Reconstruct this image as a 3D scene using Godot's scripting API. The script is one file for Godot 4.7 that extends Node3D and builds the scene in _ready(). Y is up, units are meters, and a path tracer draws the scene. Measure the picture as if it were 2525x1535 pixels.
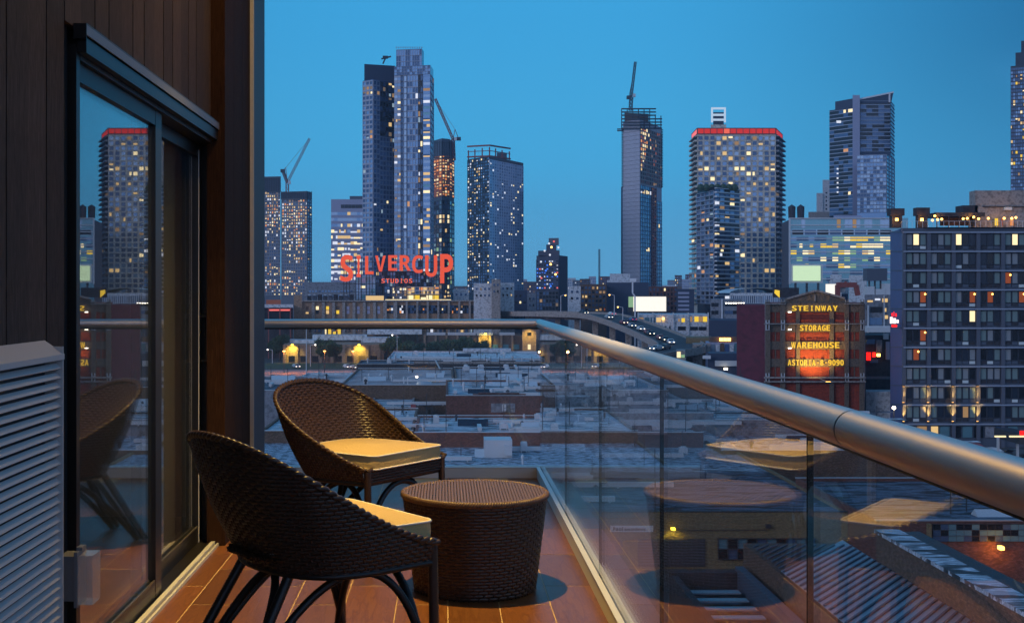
extends Node3D

const F := 2980.0        # focal length in photograph pixels
const CX := 1095.0       # vanishing point of the balcony's long side
const CY := 718.0
const EYE := 1.22        # camera height above the balcony floor
const GROUND := -24.8    # street level below the balcony floor

var rng := RandomNumberGenerator.new()
var M := {}
var used := {}

# ---------------------------------------------------------------- surveying
func sx(px: float, z: float) -> float:
	return (px - CX) / F * z

func sy(py: float, z: float) -> float:
	return EYE - (py - CY) / F * z

func sp(px: float, py: float, z: float) -> Vector3:
	return Vector3(sx(px, z), sy(py, z), -z)

# ---------------------------------------------------------------- materials
func lin(r: float, g: float, b: float) -> Color:
	return Color(r, g, b).linear_to_srgb()

func mat(key: String, c: Color, rough := 0.8, metal := 0.0, spec := 0.5) -> StandardMaterial3D:
	var m := StandardMaterial3D.new()
	m.resource_name = key
	m.albedo_color = c
	m.roughness = rough
	m.metallic = metal
	m.metallic_specular = spec
	M[key] = m
	return m

func glow(key: String, c: Color, e: float, base := 0.3) -> StandardMaterial3D:
	var m := mat(key, Color(c.r * base, c.g * base, c.b * base), 0.5)
	m.emission_enabled = true
	m.emission = c
	m.emission_energy_multiplier = e
	return m

func noise_tex(seed_: int, freq: float, cols: Array, offs: Array, octaves := 4, warp := 0.0, size := 512, type := FastNoiseLite.TYPE_SIMPLEX_SMOOTH) -> NoiseTexture2D:
	var n := FastNoiseLite.new()
	n.seed = seed_
	n.noise_type = type
	n.frequency = freq
	n.fractal_octaves = octaves
	if warp > 0.0:
		n.domain_warp_enabled = true
		n.domain_warp_amplitude = warp
		n.domain_warp_frequency = freq * 1.7
	var g := Gradient.new()
	g.colors = PackedColorArray(cols)
	g.offsets = PackedFloat32Array(offs)
	var t := NoiseTexture2D.new()
	t.width = size
	t.height = size
	t.seamless = true
	t.noise = n
	t.color_ramp = g
	return t

func grey(v: float) -> Color:
	return Color(v, v, v)

func worldtex(m: StandardMaterial3D, t: Texture2D, scale: Vector3, rough_t: Texture2D = null) -> StandardMaterial3D:
	m.albedo_texture = t
	m.uv1_triplanar = true
	m.uv1_world_triplanar = true
	m.uv1_scale = scale
	if rough_t:
		m.roughness_texture = rough_t
	return m

# ---------------------------------------------------------------- meshes
class MB:
	var v := PackedVector3Array()
	var n := PackedVector3Array()
	var uv := PackedVector2Array()
	var ix := PackedInt32Array()
	var xf := Transform3D.IDENTITY

	func quad(a: Vector3, b: Vector3, c: Vector3, d: Vector3, u0 := Vector2.ZERO, u1 := Vector2.ONE) -> void:
		var pa := xf * a
		var pb := xf * b
		var pc := xf * c
		var pd := xf * d
		var nn := (pb - pa).cross(pc - pa)
		if nn.length_squared() < 1e-18:
			nn = (pc - pa).cross(pd - pa)
		nn = nn.normalized()
		var s := v.size()
		v.append_array([pa, pb, pc, pd])
		n.append_array([nn, nn, nn, nn])
		uv.append_array([u0, Vector2(u1.x, u0.y), u1, Vector2(u0.x, u1.y)])
		ix.append_array([s, s + 2, s + 1, s, s + 3, s + 2])

	func tri(a: Vector3, b: Vector3, c: Vector3) -> void:
		var pa := xf * a
		var pb := xf * b
		var pc := xf * c
		var nn := (pb - pa).cross(pc - pa).normalized()
		var s := v.size()
		v.append_array([pa, pb, pc])
		n.append_array([nn, nn, nn])
		uv.append_array([Vector2.ZERO, Vector2.RIGHT, Vector2.ONE])
		ix.append_array([s, s + 2, s + 1])

	func box(a: Vector3, b: Vector3) -> void:
		var x0 := minf(a.x, b.x)
		var x1 := maxf(a.x, b.x)
		var y0 := minf(a.y, b.y)
		var y1 := maxf(a.y, b.y)
		var z0 := minf(a.z, b.z)
		var z1 := maxf(a.z, b.z)
		quad(Vector3(x0, y0, z1), Vector3(x1, y0, z1), Vector3(x1, y1, z1), Vector3(x0, y1, z1))
		quad(Vector3(x1, y0, z0), Vector3(x0, y0, z0), Vector3(x0, y1, z0), Vector3(x1, y1, z0))
		quad(Vector3(x1, y0, z1), Vector3(x1, y0, z0), Vector3(x1, y1, z0), Vector3(x1, y1, z1))
		quad(Vector3(x0, y0, z0), Vector3(x0, y0, z1), Vector3(x0, y1, z1), Vector3(x0, y1, z0))
		quad(Vector3(x0, y1, z1), Vector3(x1, y1, z1), Vector3(x1, y1, z0), Vector3(x0, y1, z0))
		quad(Vector3(x0, y0, z0), Vector3(x1, y0, z0), Vector3(x1, y0, z1), Vector3(x0, y0, z1))

	func cbox(c: Vector3, s: Vector3) -> void:
		box(c - s * 0.5, c + s * 0.5)

	# a square bar between two points
	func bar(a: Vector3, b: Vector3, w: float, h := -1.0) -> void:
		if h < 0.0:
			h = w
		var keep := xf
		var d := b - a
		var len_ := d.length()
		if len_ < 1e-6:
			return
		d /= len_
		var up := Vector3.UP if absf(d.y) < 0.95 else Vector3.RIGHT
		var r := d.cross(up).normalized()
		var u := r.cross(d).normalized()
		xf = keep * Transform3D(Basis(r, u, -d), a)
		box(Vector3(-w / 2, -h / 2, 0), Vector3(w / 2, h / 2, -len_))
		xf = keep

	# polygon (counterclockwise seen from above) raised from y0 to y1
	func prism(p: PackedVector2Array, y0: float, y1: float) -> void:
		var k := p.size()
		for i in k:
			var a := p[i]
			var b := p[(i + 1) % k]
			quad(Vector3(a.x, y0, a.y), Vector3(b.x, y0, b.y), Vector3(b.x, y1, b.y), Vector3(a.x, y1, a.y))
		for i in range(1, k - 1):
			tri(Vector3(p[0].x, y1, p[0].y), Vector3(p[i].x, y1, p[i].y), Vector3(p[i + 1].x, y1, p[i + 1].y))
			tri(Vector3(p[0].x, y0, p[0].y), Vector3(p[i + 1].x, y0, p[i + 1].y), Vector3(p[i].x, y0, p[i].y))

	# smooth tube along points; radii one per point
	func tube(pts: PackedVector3Array, radii: PackedFloat32Array, sides := 8, caps := true, flat := 1.0) -> void:
		var k := pts.size()
		var s := v.size()
		var t0 := (pts[1] - pts[0]).normalized()
		var ref := Vector3.UP if absf(t0.y) < 0.9 else Vector3.RIGHT
		var side := t0.cross(ref).normalized()
		for i in k:
			var t := (pts[mini(i + 1, k - 1)] - pts[maxi(i - 1, 0)]).normalized()
			side = (side - t * side.dot(t)).normalized()
			var up := side.cross(t)
			for j in sides:
				var a := TAU * j / sides
				var d := side * cos(a) + up * sin(a) * flat
				v.append(xf * (pts[i] + d * radii[i]))
				n.append((xf.basis * d).normalized())
				uv.append(Vector2(float(j) / sides, float(i)))
		for i in k - 1:
			for j in sides:
				var a0 := s + i * sides + j
				var a1 := s + i * sides + (j + 1) % sides
				ix.append_array([a0, a1, a0 + sides, a1, a1 + sides, a0 + sides])
		if caps:
			for e in 2:
				var c := v.size()
				var i: int = 0 if e == 0 else k - 1
				v.append(xf * pts[i])
				n.append((xf.basis * ((pts[0] - pts[1]) if e == 0 else (pts[k - 1] - pts[k - 2]))).normalized())
				uv.append(Vector2.ZERO)
				for j in sides:
					var b0 := s + i * sides + j
					var b1 := s + i * sides + (j + 1) % sides
					if e == 0:
						ix.append_array([c, b1, b0])
					else:
						ix.append_array([c, b0, b1])

	func rod(a: Vector3, b: Vector3, r: float, sides := 8, r2 := -1.0) -> void:
		tube(PackedVector3Array([a, b]), PackedFloat32Array([r, r if r2 < 0.0 else r2]), sides)

	# profile of (radius, y) turned about the y axis
	func lathe(prof: PackedVector2Array, sides := 24) -> void:
		for i in prof.size() - 1:
			var p := prof[i]
			var q := prof[i + 1]
			for j in sides:
				var a := TAU * j / sides
				var b := TAU * (j + 1) / sides
				quad(Vector3(cos(b) * p.x, p.y, sin(b) * p.x), Vector3(cos(a) * p.x, p.y, sin(a) * p.x), Vector3(cos(a) * q.x, q.y, sin(a) * q.x), Vector3(cos(b) * q.x, q.y, sin(b) * q.x))

	func done() -> ArrayMesh:
		var arr := []
		arr.resize(Mesh.ARRAY_MAX)
		arr[Mesh.ARRAY_VERTEX] = v
		arr[Mesh.ARRAY_NORMAL] = n
		arr[Mesh.ARRAY_TEX_UV] = uv
		arr[Mesh.ARRAY_INDEX] = ix
		var m := ArrayMesh.new()
		m.add_surface_from_arrays(Mesh.PRIMITIVE_TRIANGLES, arr)
		return m

# ---------------------------------------------------------------- objects
func numbered(called: String) -> String:
	var k: int = used.get(called, 0)
	used[called] = k + 1
	return called if k == 0 else "%s_%03d" % [called, k]

func tag(o: Node3D, label: String, category: String, group := "") -> Node3D:
	o.set_meta("label", label)
	o.set_meta("category", category)
	if group:
		o.set_meta("group", group)
	return o

func thing(called: String, label: String, category: String, at := Vector3.ZERO, group := "") -> Node3D:
	var o := Node3D.new()
	o.name = numbered(called)
	add_child(o)
	o.position = at
	return tag(o, label, category, group)

func part(parent: Node3D, called: String, mesh: Mesh, m: Material, at := Vector3.ZERO, kind := "") -> MeshInstance3D:
	var o := MeshInstance3D.new()
	o.name = called
	o.mesh = mesh
	o.material_override = m
	parent.add_child(o, true)
	o.position = at
	if kind:
		o.set_meta("kind", kind)
	return o

func struct(called: String, mesh: Mesh, m: Material, at := Vector3.ZERO) -> MeshInstance3D:
	var o := MeshInstance3D.new()
	o.name = numbered(called)
	o.mesh = mesh
	o.material_override = m
	add_child(o)
	o.position = at
	o.set_meta("kind", "structure")
	return o

func one(called: String, label: String, category: String, mesh: Mesh, m: Material, at := Vector3.ZERO, group := "") -> MeshInstance3D:
	var o := MeshInstance3D.new()
	o.name = numbered(called)
	o.mesh = mesh
	o.material_override = m
	add_child(o)
	o.position = at
	tag(o, label, category, group)
	return o

func boxm(a: Vector3, b: Vector3) -> ArrayMesh:
	var q := MB.new()
	q.box(a, b)
	return q.done()

func copies(parent: Node3D, called: String, mesh: Mesh, m: Material, where: Array) -> void:
	if where.is_empty():
		return
	var mm := MultiMesh.new()
	mm.transform_format = MultiMesh.TRANSFORM_3D
	mm.mesh = mesh
	mm.instance_count = where.size()
	for i in where.size():
		mm.set_instance_transform(i, where[i])
	var o := MultiMeshInstance3D.new()
	o.name = called
	o.multimesh = mm
	o.material_override = m
	parent.add_child(o, true)
	o.set_meta("kind", "stuff")

func spot(at: Vector3, to: Vector3, c: Color, e: float, angle: float, size := 0.05, blend := 0.6) -> void:
	var l := SpotLight3D.new()
	l.name = numbered("lamp_light")
	add_child(l)
	l.look_at_from_position(at, to, Vector3.UP if absf((to - at).normalized().y) < 0.98 else Vector3.BACK)
	l.light_color = c
	l.light_energy = e
	l.spot_angle = angle
	l.spot_angle_attenuation = blend
	l.spot_range = 200.0
	l.spot_attenuation = 2.0
	l.light_size = size
	l.shadow_enabled = true

func omni(at: Vector3, c: Color, e: float, size := 0.15) -> void:
	var l := OmniLight3D.new()
	l.name = numbered("lamp_light")
	add_child(l)
	l.position = at
	l.light_color = c
	l.light_energy = e
	l.omni_range = 150.0
	l.omni_attenuation = 2.0
	l.light_size = size
	l.shadow_enabled = true

# ---------------------------------------------------------------- sky
func sky_color(e: float, az: float) -> Color:
	# e: elevation, az: to the right of the view, both in degrees; linear light of a clear dusk sky
	var hor := Vector3(0.112, 0.40, 0.675)
	var low_ := Vector3(0.060, 0.415, 0.75)
	var mid := Vector3(0.045, 0.367, 0.725)
	var high := Vector3(0.055, 0.31, 0.67)
	var zen := Vector3(0.05, 0.24, 0.56)
	var c := hor.lerp(low_, smoothstep(0.0, 6.5, e)).lerp(mid, smoothstep(5.0, 14.0, e)).lerp(high, smoothstep(13.0, 45.0, e)).lerp(zen, smoothstep(40.0, 85.0, e))
	var side := smoothstep(7.0, 34.0, az) * (0.35 + 0.65 * smoothstep(0.0, 12.0, e)) * (1.0 - smoothstep(60.0, 150.0, absf(az)))
	c *= Vector3(1.0 - 0.80 * side, 1.0 - 0.68 * side, 1.0 - 0.60 * side)
	c *= 1.0 - 0.08 * smoothstep(-2.0, -14.0, az)
	var back := Vector3(0.40, 0.50, 0.76).lerp(Vector3(0.14, 0.32, 0.64), smoothstep(0.0, 40.0, e)).lerp(zen, smoothstep(35.0, 85.0, e))
	c = c.lerp(back, smoothstep(45.0, 150.0, absf(az)))
	c *= 1.04
	return Color(c.x, c.y, c.z)

func make_sky() -> Sky:
	var im := Image.create(512, 256, false, Image.FORMAT_RGBAF)
	for j in 256:
		var e := 90.0 - (j + 0.5) / 256.0 * 180.0
		for i in 512:
			var az := (i + 0.5) / 512.0 * 360.0
			if az > 180.0:
				az -= 360.0
			im.set_pixel(i, j, sky_color(maxf(e, 0.0), az) if e > -1.0 else Color(0.02, 0.035, 0.06))
	var pm := PanoramaSkyMaterial.new()
	pm.panorama = ImageTexture.create_from_image(im)
	var s := Sky.new()
	s.sky_material = pm
	return s

func _ready() -> void:
	rng.seed = 77
	var cam := Camera3D.new()
	cam.name = "camera"
	cam.projection = Camera3D.PROJECTION_FRUSTUM
	cam.near = 0.05
	cam.far = 6000.0
	cam.keep_aspect = Camera3D.KEEP_HEIGHT
	cam.size = 2.0 * 767.5 / F * 0.05
	cam.frustum_offset = Vector2((1262.5 - CX) / F, -(767.5 - CY) / F) * 0.05
	cam.position = Vector3(0, EYE, 0)
	add_child(cam)
	cam.current = true

	var env := Environment.new()
	env.background_mode = Environment.BG_SKY
	env.sky = make_sky()
	env.background_energy_multiplier = 1.0
	env.tonemap_mode = Environment.TONE_MAPPER_LINEAR
	env.tonemap_exposure = 1.0
	env.fog_enabled = true
	env.fog_density = 0.00014
	env.fog_light_color = Color(0.78, 0.88, 1.0)
	env.sdfgi_enabled = true
	env.ssao_enabled = true
	env.ssil_enabled = true
	var we := WorldEnvironment.new()
	we.name = "environment"
	we.environment = env
	add_child(we)

	var sun := DirectionalLight3D.new()
	sun.name = "afterglow"
	add_child(sun)
	sun.look_at_from_position(Vector3(-60, 26, 45), Vector3.ZERO, Vector3.UP)
	sun.light_color = Color(0.90, 0.90, 1.0)
	sun.light_energy = 0.34
	sun.light_angular_distance = 25.0
	sun.sky_mode = DirectionalLight3D.SKY_MODE_LIGHT_ONLY
	sun.shadow_enabled = true

	materials()
	building()
	balcony()
	door()
	furniture()
	city()

func materials() -> void:
	# wood print tiles
	var wood_ramp := [lin(0.135, 0.042, 0.012), lin(0.21, 0.074, 0.021), lin(0.165, 0.055, 0.016), lin(0.24, 0.088, 0.027), lin(0.18, 0.062, 0.018), lin(0.225, 0.08, 0.024), lin(0.15, 0.048, 0.014), lin(0.23, 0.085, 0.026), lin(0.19, 0.066, 0.02)]
	var wood := noise_tex(5, 0.0042, wood_ramp, [0.0, 0.24, 0.32, 0.39, 0.46, 0.53, 0.60, 0.70, 1.0], 6, 34.0, 1024)
	var bumpy := noise_tex(6, 0.012, [grey(0.2), grey(0.9), grey(0.3), grey(0.8)], [0.0, 0.4, 0.6, 1.0], 5, 20.0, 512)
	for k in 3:
		var m := mat("wood_tile_%d" % k, lin([0.72, 0.60, 0.84][k], [0.74, 0.63, 0.84][k], [0.68, 0.60, 0.72][k]), 0.38)
		m.albedo_texture = wood
		m.heightmap_enabled = true
		m.heightmap_texture = bumpy
		m.heightmap_scale = 0.05
	mat("grout", lin(0.50, 0.34, 0.17), 0.8)
	# dark stained boards
	var grain := noise_tex(9, 0.02, [lin(0.020, 0.013, 0.010), lin(0.060, 0.042, 0.034), lin(0.036, 0.025, 0.020), lin(0.095, 0.066, 0.052)], [0.0, 0.45, 0.55, 1.0], 5, 8.0, 512)
	for k in 3:
		var m := mat("board_%d" % k, lin([1.25, 1.5, 1.75][k], [1.22, 1.45, 1.68][k], [1.28, 1.5, 1.7][k]), 0.72, 0.0, 0.25)
		worldtex(m, grain, Vector3(9.0, 0.45, 9.0))
		m.heightmap_enabled = true
		m.heightmap_texture = grain
		m.heightmap_scale = 0.1
	var pier := mat("pier_board", lin(0.75, 0.48, 0.32), 0.7, 0.0, 0.2)
	worldtex(pier, grain, Vector3(7.0, 0.4, 7.0))
	mat("backing", lin(0.006, 0.006, 0.007), 0.9)
	var st := mat("steel", lin(0.80, 0.71, 0.66), 0.47, 1.0)
	st.clearcoat_enabled = true
	st.clearcoat = 0.25
	st.clearcoat_roughness = 0.2
	mat("alu", lin(0.66, 0.65, 0.64), 0.45, 0.3)
	mat("alu_paint", lin(0.55, 0.54, 0.54), 0.5)
	mat("trim_grey", lin(0.50, 0.48, 0.47), 0.5)
	mat("trim_dark", lin(0.045, 0.05, 0.065), 0.5)
	mat("bronze", lin(0.012, 0.010, 0.009), 0.38)
	mat("bronze_edge", lin(0.10, 0.09, 0.08), 0.4, 0.4)
	mat("black_steel", lin(0.012, 0.012, 0.013), 0.35)
	var g := mat("glass", Color(0.86, 0.95, 0.94, 0.02), 0.0)
	g.transparency = BaseMaterial3D.TRANSPARENCY_ALPHA
	var g2 := mat("door_glass", Color(0.5, 0.55, 0.6, 0.04), 0.0, 0.0, 0.62)
	g2.transparency = BaseMaterial3D.TRANSPARENCY_ALPHA
	mat("glass_edge", lin(0.004, 0.012, 0.012), 0.2)
	mat("louvre", lin(0.55, 0.50, 0.48), 0.5)
	mat("flashing", lin(0.20, 0.20, 0.23), 0.5, 0.3)
	mat("wicker_lit", lin(0.125, 0.070, 0.043), 0.38)  # tabletop wicker: brightness from the lamp overhead put into the colour
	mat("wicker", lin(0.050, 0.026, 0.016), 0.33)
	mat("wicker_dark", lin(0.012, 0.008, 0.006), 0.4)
	var cu := mat("cushion", lin(0.58, 0.41, 0.17), 0.85)
	cu.rim_enabled = true
	cu.rim = 0.3
	cu.albedo_texture = noise_tex(21, 0.15, [grey(0.92), grey(1.0)], [0.0, 1.0], 4)
	cu.uv1_triplanar = true
	cu.uv1_scale = Vector3(6, 6, 6)
	cu.heightmap_enabled = true
	cu.heightmap_texture = noise_tex(22, 0.006, [grey(0.3), grey(0.8), grey(0.5), grey(1.0)], [0.0, 0.45, 0.6, 1.0], 5, 30.0)
	cu.heightmap_scale = 0.35
	mat("piping", lin(0.72, 0.68, 0.62), 0.8)
	mat("plaster", lin(0.30, 0.28, 0.26), 0.9)
	mat("curtain", lin(0.34, 0.34, 0.22), 0.9)
	mat("carpet", lin(0.05, 0.05, 0.055), 0.95)
	mat("box_grey", lin(0.16, 0.16, 0.17), 0.5)
	var cc := mat("clear_cover", Color(0.75, 0.75, 0.75, 0.35), 0.15)
	cc.transparency = BaseMaterial3D.TRANSPARENCY_ALPHA
	mat("slab", lin(0.30, 0.30, 0.31), 0.85)
	glow("downlight_glow", Color(1.0, 0.85, 0.5), 6.0)

const WALL := -1.12
const FRONT := 7.9
const GLASS := 0.637

func building() -> void:
	# the hotel this balcony belongs to: its wall with the door opening, rooms above and below, slabs
	var w := MB.new()
	w.box(Vector3(-1.30, -0.3, 1.6), Vector3(WALL - 0.022, 3.72, -3.66))
	w.box(Vector3(-1.30, 2.02, -3.66), Vector3(WALL - 0.022, 3.72, -6.2))
	w.box(Vector3(-1.30, -0.3, -6.2), Vector3(WALL - 0.022, 3.72, -7.0))
	struct("building_wall", w.done(), M.backing)
	var b := MB.new()
	b.box(Vector3(-14, GROUND, 6), Vector3(-1.142, -0.31, -6.9))
	b.box(Vector3(-14, 3.0, 6), Vector3(-1.31, 9.0, -6.9))
	b.box(Vector3(-14, -0.31, 6), Vector3(-6.2, 3.0, -6.9))
	struct("hotel_building", b.done(), M.slab)
	struct("balcony_ceiling", boxm(Vector3(-1.141, 3.73, 1.6), Vector3(0.72, 3.95, -8.0)), M.slab)
	struct("balcony_slab", boxm(Vector3(-1.141, -0.27, 1.6), Vector3(0.74, -0.013, -8.0)), M.slab)
	# vertical boards on the wall
	var wall := Node3D.new()
	wall.name = "timber_wall"
	wall.set_meta("kind", "structure")
	add_child(wall)
	var pitch := 0.158
	var z := 3.729 - pitch * 16.0
	var k := 0
	var full := boxm(Vector3(0, -0.0, 0), Vector3(0.02, 3.71, -pitch + 0.005))
	var short := boxm(Vector3(0, 2.021, 0), Vector3(0.02, 3.71, -pitch + 0.005))
	while z < 6.2:
		var over := z + pitch > 3.70 and z < 6.1
		part(wall, "board", short if over else full, M["board_%d" % ((k * 7 + k / 3) % 3)], Vector3(WALL - 0.021 - 0.0015 * ((k * 5) % 3), 0, -z))
		z += pitch
		k += 1
	# timber pier beyond the door and the metal corner trim
	var p := Node3D.new()
	p.name = "timber_pier"
	p.set_meta("kind", "structure")
	add_child(p)
	var pw := 0.25
	for i in 3:
		part(p, "board", boxm(Vector3(WALL - 0.02, 0, -5.80 - pw * i), Vector3(-1.053, 3.71, -5.80 - pw * (i + 1) + 0.004)), M.pier_board)
	part(p, "corner_trim", boxm(Vector3(-1.25, 0, -6.553), Vector3(-1.032, 3.71, -6.94)), M.trim_dark)
	part(p, "trim_lit_face", boxm(Vector3(-1.052, 0, -6.541), Vector3(-1.031, 3.71, -6.552)), M.trim_grey)  # trim face turned to the lamp, its lamplight painted as lighter grey
	# room behind the glass
	struct("room_floor", boxm(Vector3(-6.2, -0.3, -2.0), Vector3(-1.31, -0.02, -6.8)), M.carpet)
	struct("room_ceiling", boxm(Vector3(-6.2, 2.6, -2.0), Vector3(-1.31, 2.75, -6.8)), M.plaster)
	struct("room_wall", boxm(Vector3(-6.2, -0.3, -2.0), Vector3(-6.05, 2.6, -6.8)), M.plaster)
	struct("room_wall", boxm(Vector3(-6.05, -0.02, -2.0), Vector3(-1.31, 2.6, -2.15)), M.plaster)
	struct("room_wall", boxm(Vector3(-6.05, -0.02, -6.65), Vector3(-1.31, 2.6, -6.8)), M.plaster)
	# curtain just inside the glass
	var c := MB.new()
	var prev := Vector3.ZERO
	for i in 61:
		var zz := 5.45 + 0.20 * i / 60.0
		var q := Vector3(-1.275 + 0.02 * sin(i * 1.05), 0, -zz)
		if i > 0:
			c.quad(prev + Vector3(0, 0.02, 0), q + Vector3(0, 0.02, 0), q + Vector3(0, 2.4, 0), prev + Vector3(0, 2.4, 0))
		prev = q
	one("curtain", "pale green curtain hanging inside the sliding door glass", "curtain", c.done(), M.curtain)

func balcony() -> void:
	# wood-look tiles 0.2 x 0.6 in running bond on a grout bed
	var bed := struct("balcony_floor", boxm(Vector3(-1.141, -0.012, 1.6), Vector3(0.70, -0.0012, -7.96)), M.grout)
	var meshes := []
	for k in 8:
		var q := MB.new()
		var u := rng.randf()
		var v := rng.randf()
		var a := Vector3(0.0020, -0.002, 0.0030)
		var b := Vector3(0.1983, -0.0004, 0.5965)
		q.box(a, b)
		q.uv.fill(Vector2(u, v))
		# top face is the fifth quad of the box: lay the grain along it
		q.uv[16] = Vector2(u, v)
		q.uv[17] = Vector2(u + 0.5, v)
		q.uv[18] = Vector2(u + 0.5, v + 0.2)
		q.uv[19] = Vector2(u, v + 0.2)
		meshes.append(q.done())
	var col := 0
	var x := 0.0145 - 0.2005 * 6
	while x < 0.62:
		var odd := posmod(col, 2)
		var z := 7.95 - (0.3 if odd else 0.0) + 0.06
		while z > -1.2:
			var t := part(bed, "tile", meshes[rng.randi() % 8], M["wood_tile_%d" % (rng.randi() % 3)], Vector3(x, 0, -z))
			if rng.randf() < 0.5:
				t.rotation.y = PI
				t.position += Vector3(0.2002, 0, 0.5992)
			z -= 0.6
		x += 0.2005
		col += 1
	# kerbs that hold the glass
	var f := thing("front_kerb", "low grey kerb along the far end of the balcony", "kerb", Vector3(0, 0, -FRONT))
	part(f, "face", boxm(Vector3(-1.6, 0, -0.01), Vector3(0.605, 0.066, 0.0)), M.alu_paint)
	part(f, "channel", boxm(Vector3(-1.6, -0.2, -0.09), Vector3(0.68, 0.06, -0.011)), M.slab)
	part(f, "cap", boxm(Vector3(-1.6, 0.0665, -0.022), Vector3(0.604, 0.0715, 0.003)), M.alu)
	part(f, "cap", boxm(Vector3(-1.6, 0.0665, -0.085), Vector3(0.68, 0.0715, -0.046)), M.alu)
	var s := thing("side_kerb", "long grey glazing channel running along the right side of the floor", "kerb", Vector3(GLASS, 0, 0))
	part(s, "face", boxm(Vector3(-0.031, 0, 1.6), Vector3(-0.021, 0.066, -FRONT)), M.alu_paint)
	part(s, "channel", boxm(Vector3(-0.020, -0.2, 1.6), Vector3(0.034, 0.045, -FRONT - 0.09)), M.slab)
	part(s, "cap", boxm(Vector3(-0.034, 0.0665, 1.6), Vector3(-0.010, 0.0715, -FRONT - 0.02)), M.alu)
	part(s, "cap", boxm(Vector3(0.012, 0.0665, 1.6), Vector3(0.034, 0.0715, -FRONT - 0.09)), M.alu)
	# glass panels
	var joints := [7.93, 6.31, 4.92, 3.53, 2.10, 0.70, -0.7]
	var gb := thing("glass_balustrade", "frameless clear glass balustrade round the balcony below the steel handrail", "balustrade", Vector3(GLASS, 0.05, 0))
	for i in 6:
		var a: float = joints[i] - 0.004
		var b: float = joints[i + 1] + 0.004
		var pn := part(gb, "pane", boxm(Vector3(-0.006, 0, 0), Vector3(0.006, 0.935, a - b)), M.glass, Vector3(0, 0, -a))
		part(pn, "edge", boxm(Vector3(-0.0058, 0, a - b + 0.0005), Vector3(0.0058, 0.93, a - b + 0.0035)), M.glass_edge)
	part(gb, "pane", boxm(Vector3(0, 0, -0.006), Vector3(2.225, 0.935, 0.006)), M.glass, Vector3(-1.6 - GLASS, 0, -FRONT - 0.034))
	# handrail
	var r := thing("handrail", "round brushed steel handrail turning the far corner of the balcony", "handrail", Vector3(0, EYE - 0.212, 0))
	var xr := 0.627
	var zf := -FRONT - 0.03
	for seg in [[1.6, -1.845], [-1.851, zf]]:
		var q := MB.new()
		var pts := PackedVector3Array()
		var rad := PackedFloat32Array()
		var cnt := 12
		for i in cnt + 1:
			pts.append(Vector3(xr, 0, lerpf(seg[0], seg[1], float(i) / cnt)))
			rad.append(0.0305)
		if seg[1] == zf:
			pts[cnt] = Vector3(xr, 0, zf)
		q.tube(pts, rad, 40)
		part(r, "side_tube", q.done(), M.steel)
	var q := MB.new()
	q.rod(Vector3(-1.7, 0, zf), Vector3(xr, 0, zf), 0.03, 40)
	part(r, "end_tube", q.done(), M.steel)
	q = MB.new()
	q.rod(Vector3(xr, 0, -1.8452), Vector3(xr, 0, -1.8508), 0.0296, 32)
	part(r, "joint", q.done(), M.black_steel)
	q = MB.new()
	var prof := PackedVector2Array()
	for i in 9:
		prof.append(Vector2(0.0302 * sin(PI * i / 8.0), -0.0302 * cos(PI * i / 8.0)))
	q.lathe(prof, 24)
	part(r, "elbow", q.done(), M.steel, Vector3(xr, 0, zf))
	part(r, "glass_slot", boxm(Vector3(GLASS - 0.011, -0.036, 1.6), Vector3(GLASS + 0.010, -0.024, zf)), M.black_steel)
	part(r, "glass_slot", boxm(Vector3(-1.6, -0.036, zf - 0.011), Vector3(xr, -0.024, zf + 0.011)), M.black_steel)
	# recessed downlight in the soffit
	var d := thing("downlight", "small warm downlight recessed in the balcony soffit overhead", "lamp", Vector3(-0.2, 3.725, -4.9))
	q = MB.new()
	q.lathe(PackedVector2Array([Vector2(0.0, 0.004), Vector2(0.034, 0.004)]), 20)
	part(d, "lamp_disc", q.done(), M.downlight_glow, Vector3(0, -0.006, 0))
	q = MB.new()
	q.lathe(PackedVector2Array([Vector2(0.035, 0.0), Vector2(0.035, -0.012), Vector2(0.06, -0.006), Vector2(0.06, 0.004)]), 24)
	part(d, "trim_ring", q.done(), M.alu_paint)
	omni(Vector3(-0.2, 3.66, -4.9), Color(1.0, 0.80, 0.45), 1.5, 0.03)
	spot(Vector3(-0.2, 3.70, -4.9), Vector3(-0.2, 0, -4.9), Color(1.0, 0.83, 0.44), 19.0, 31.0, 0.03, 0.8)

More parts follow.
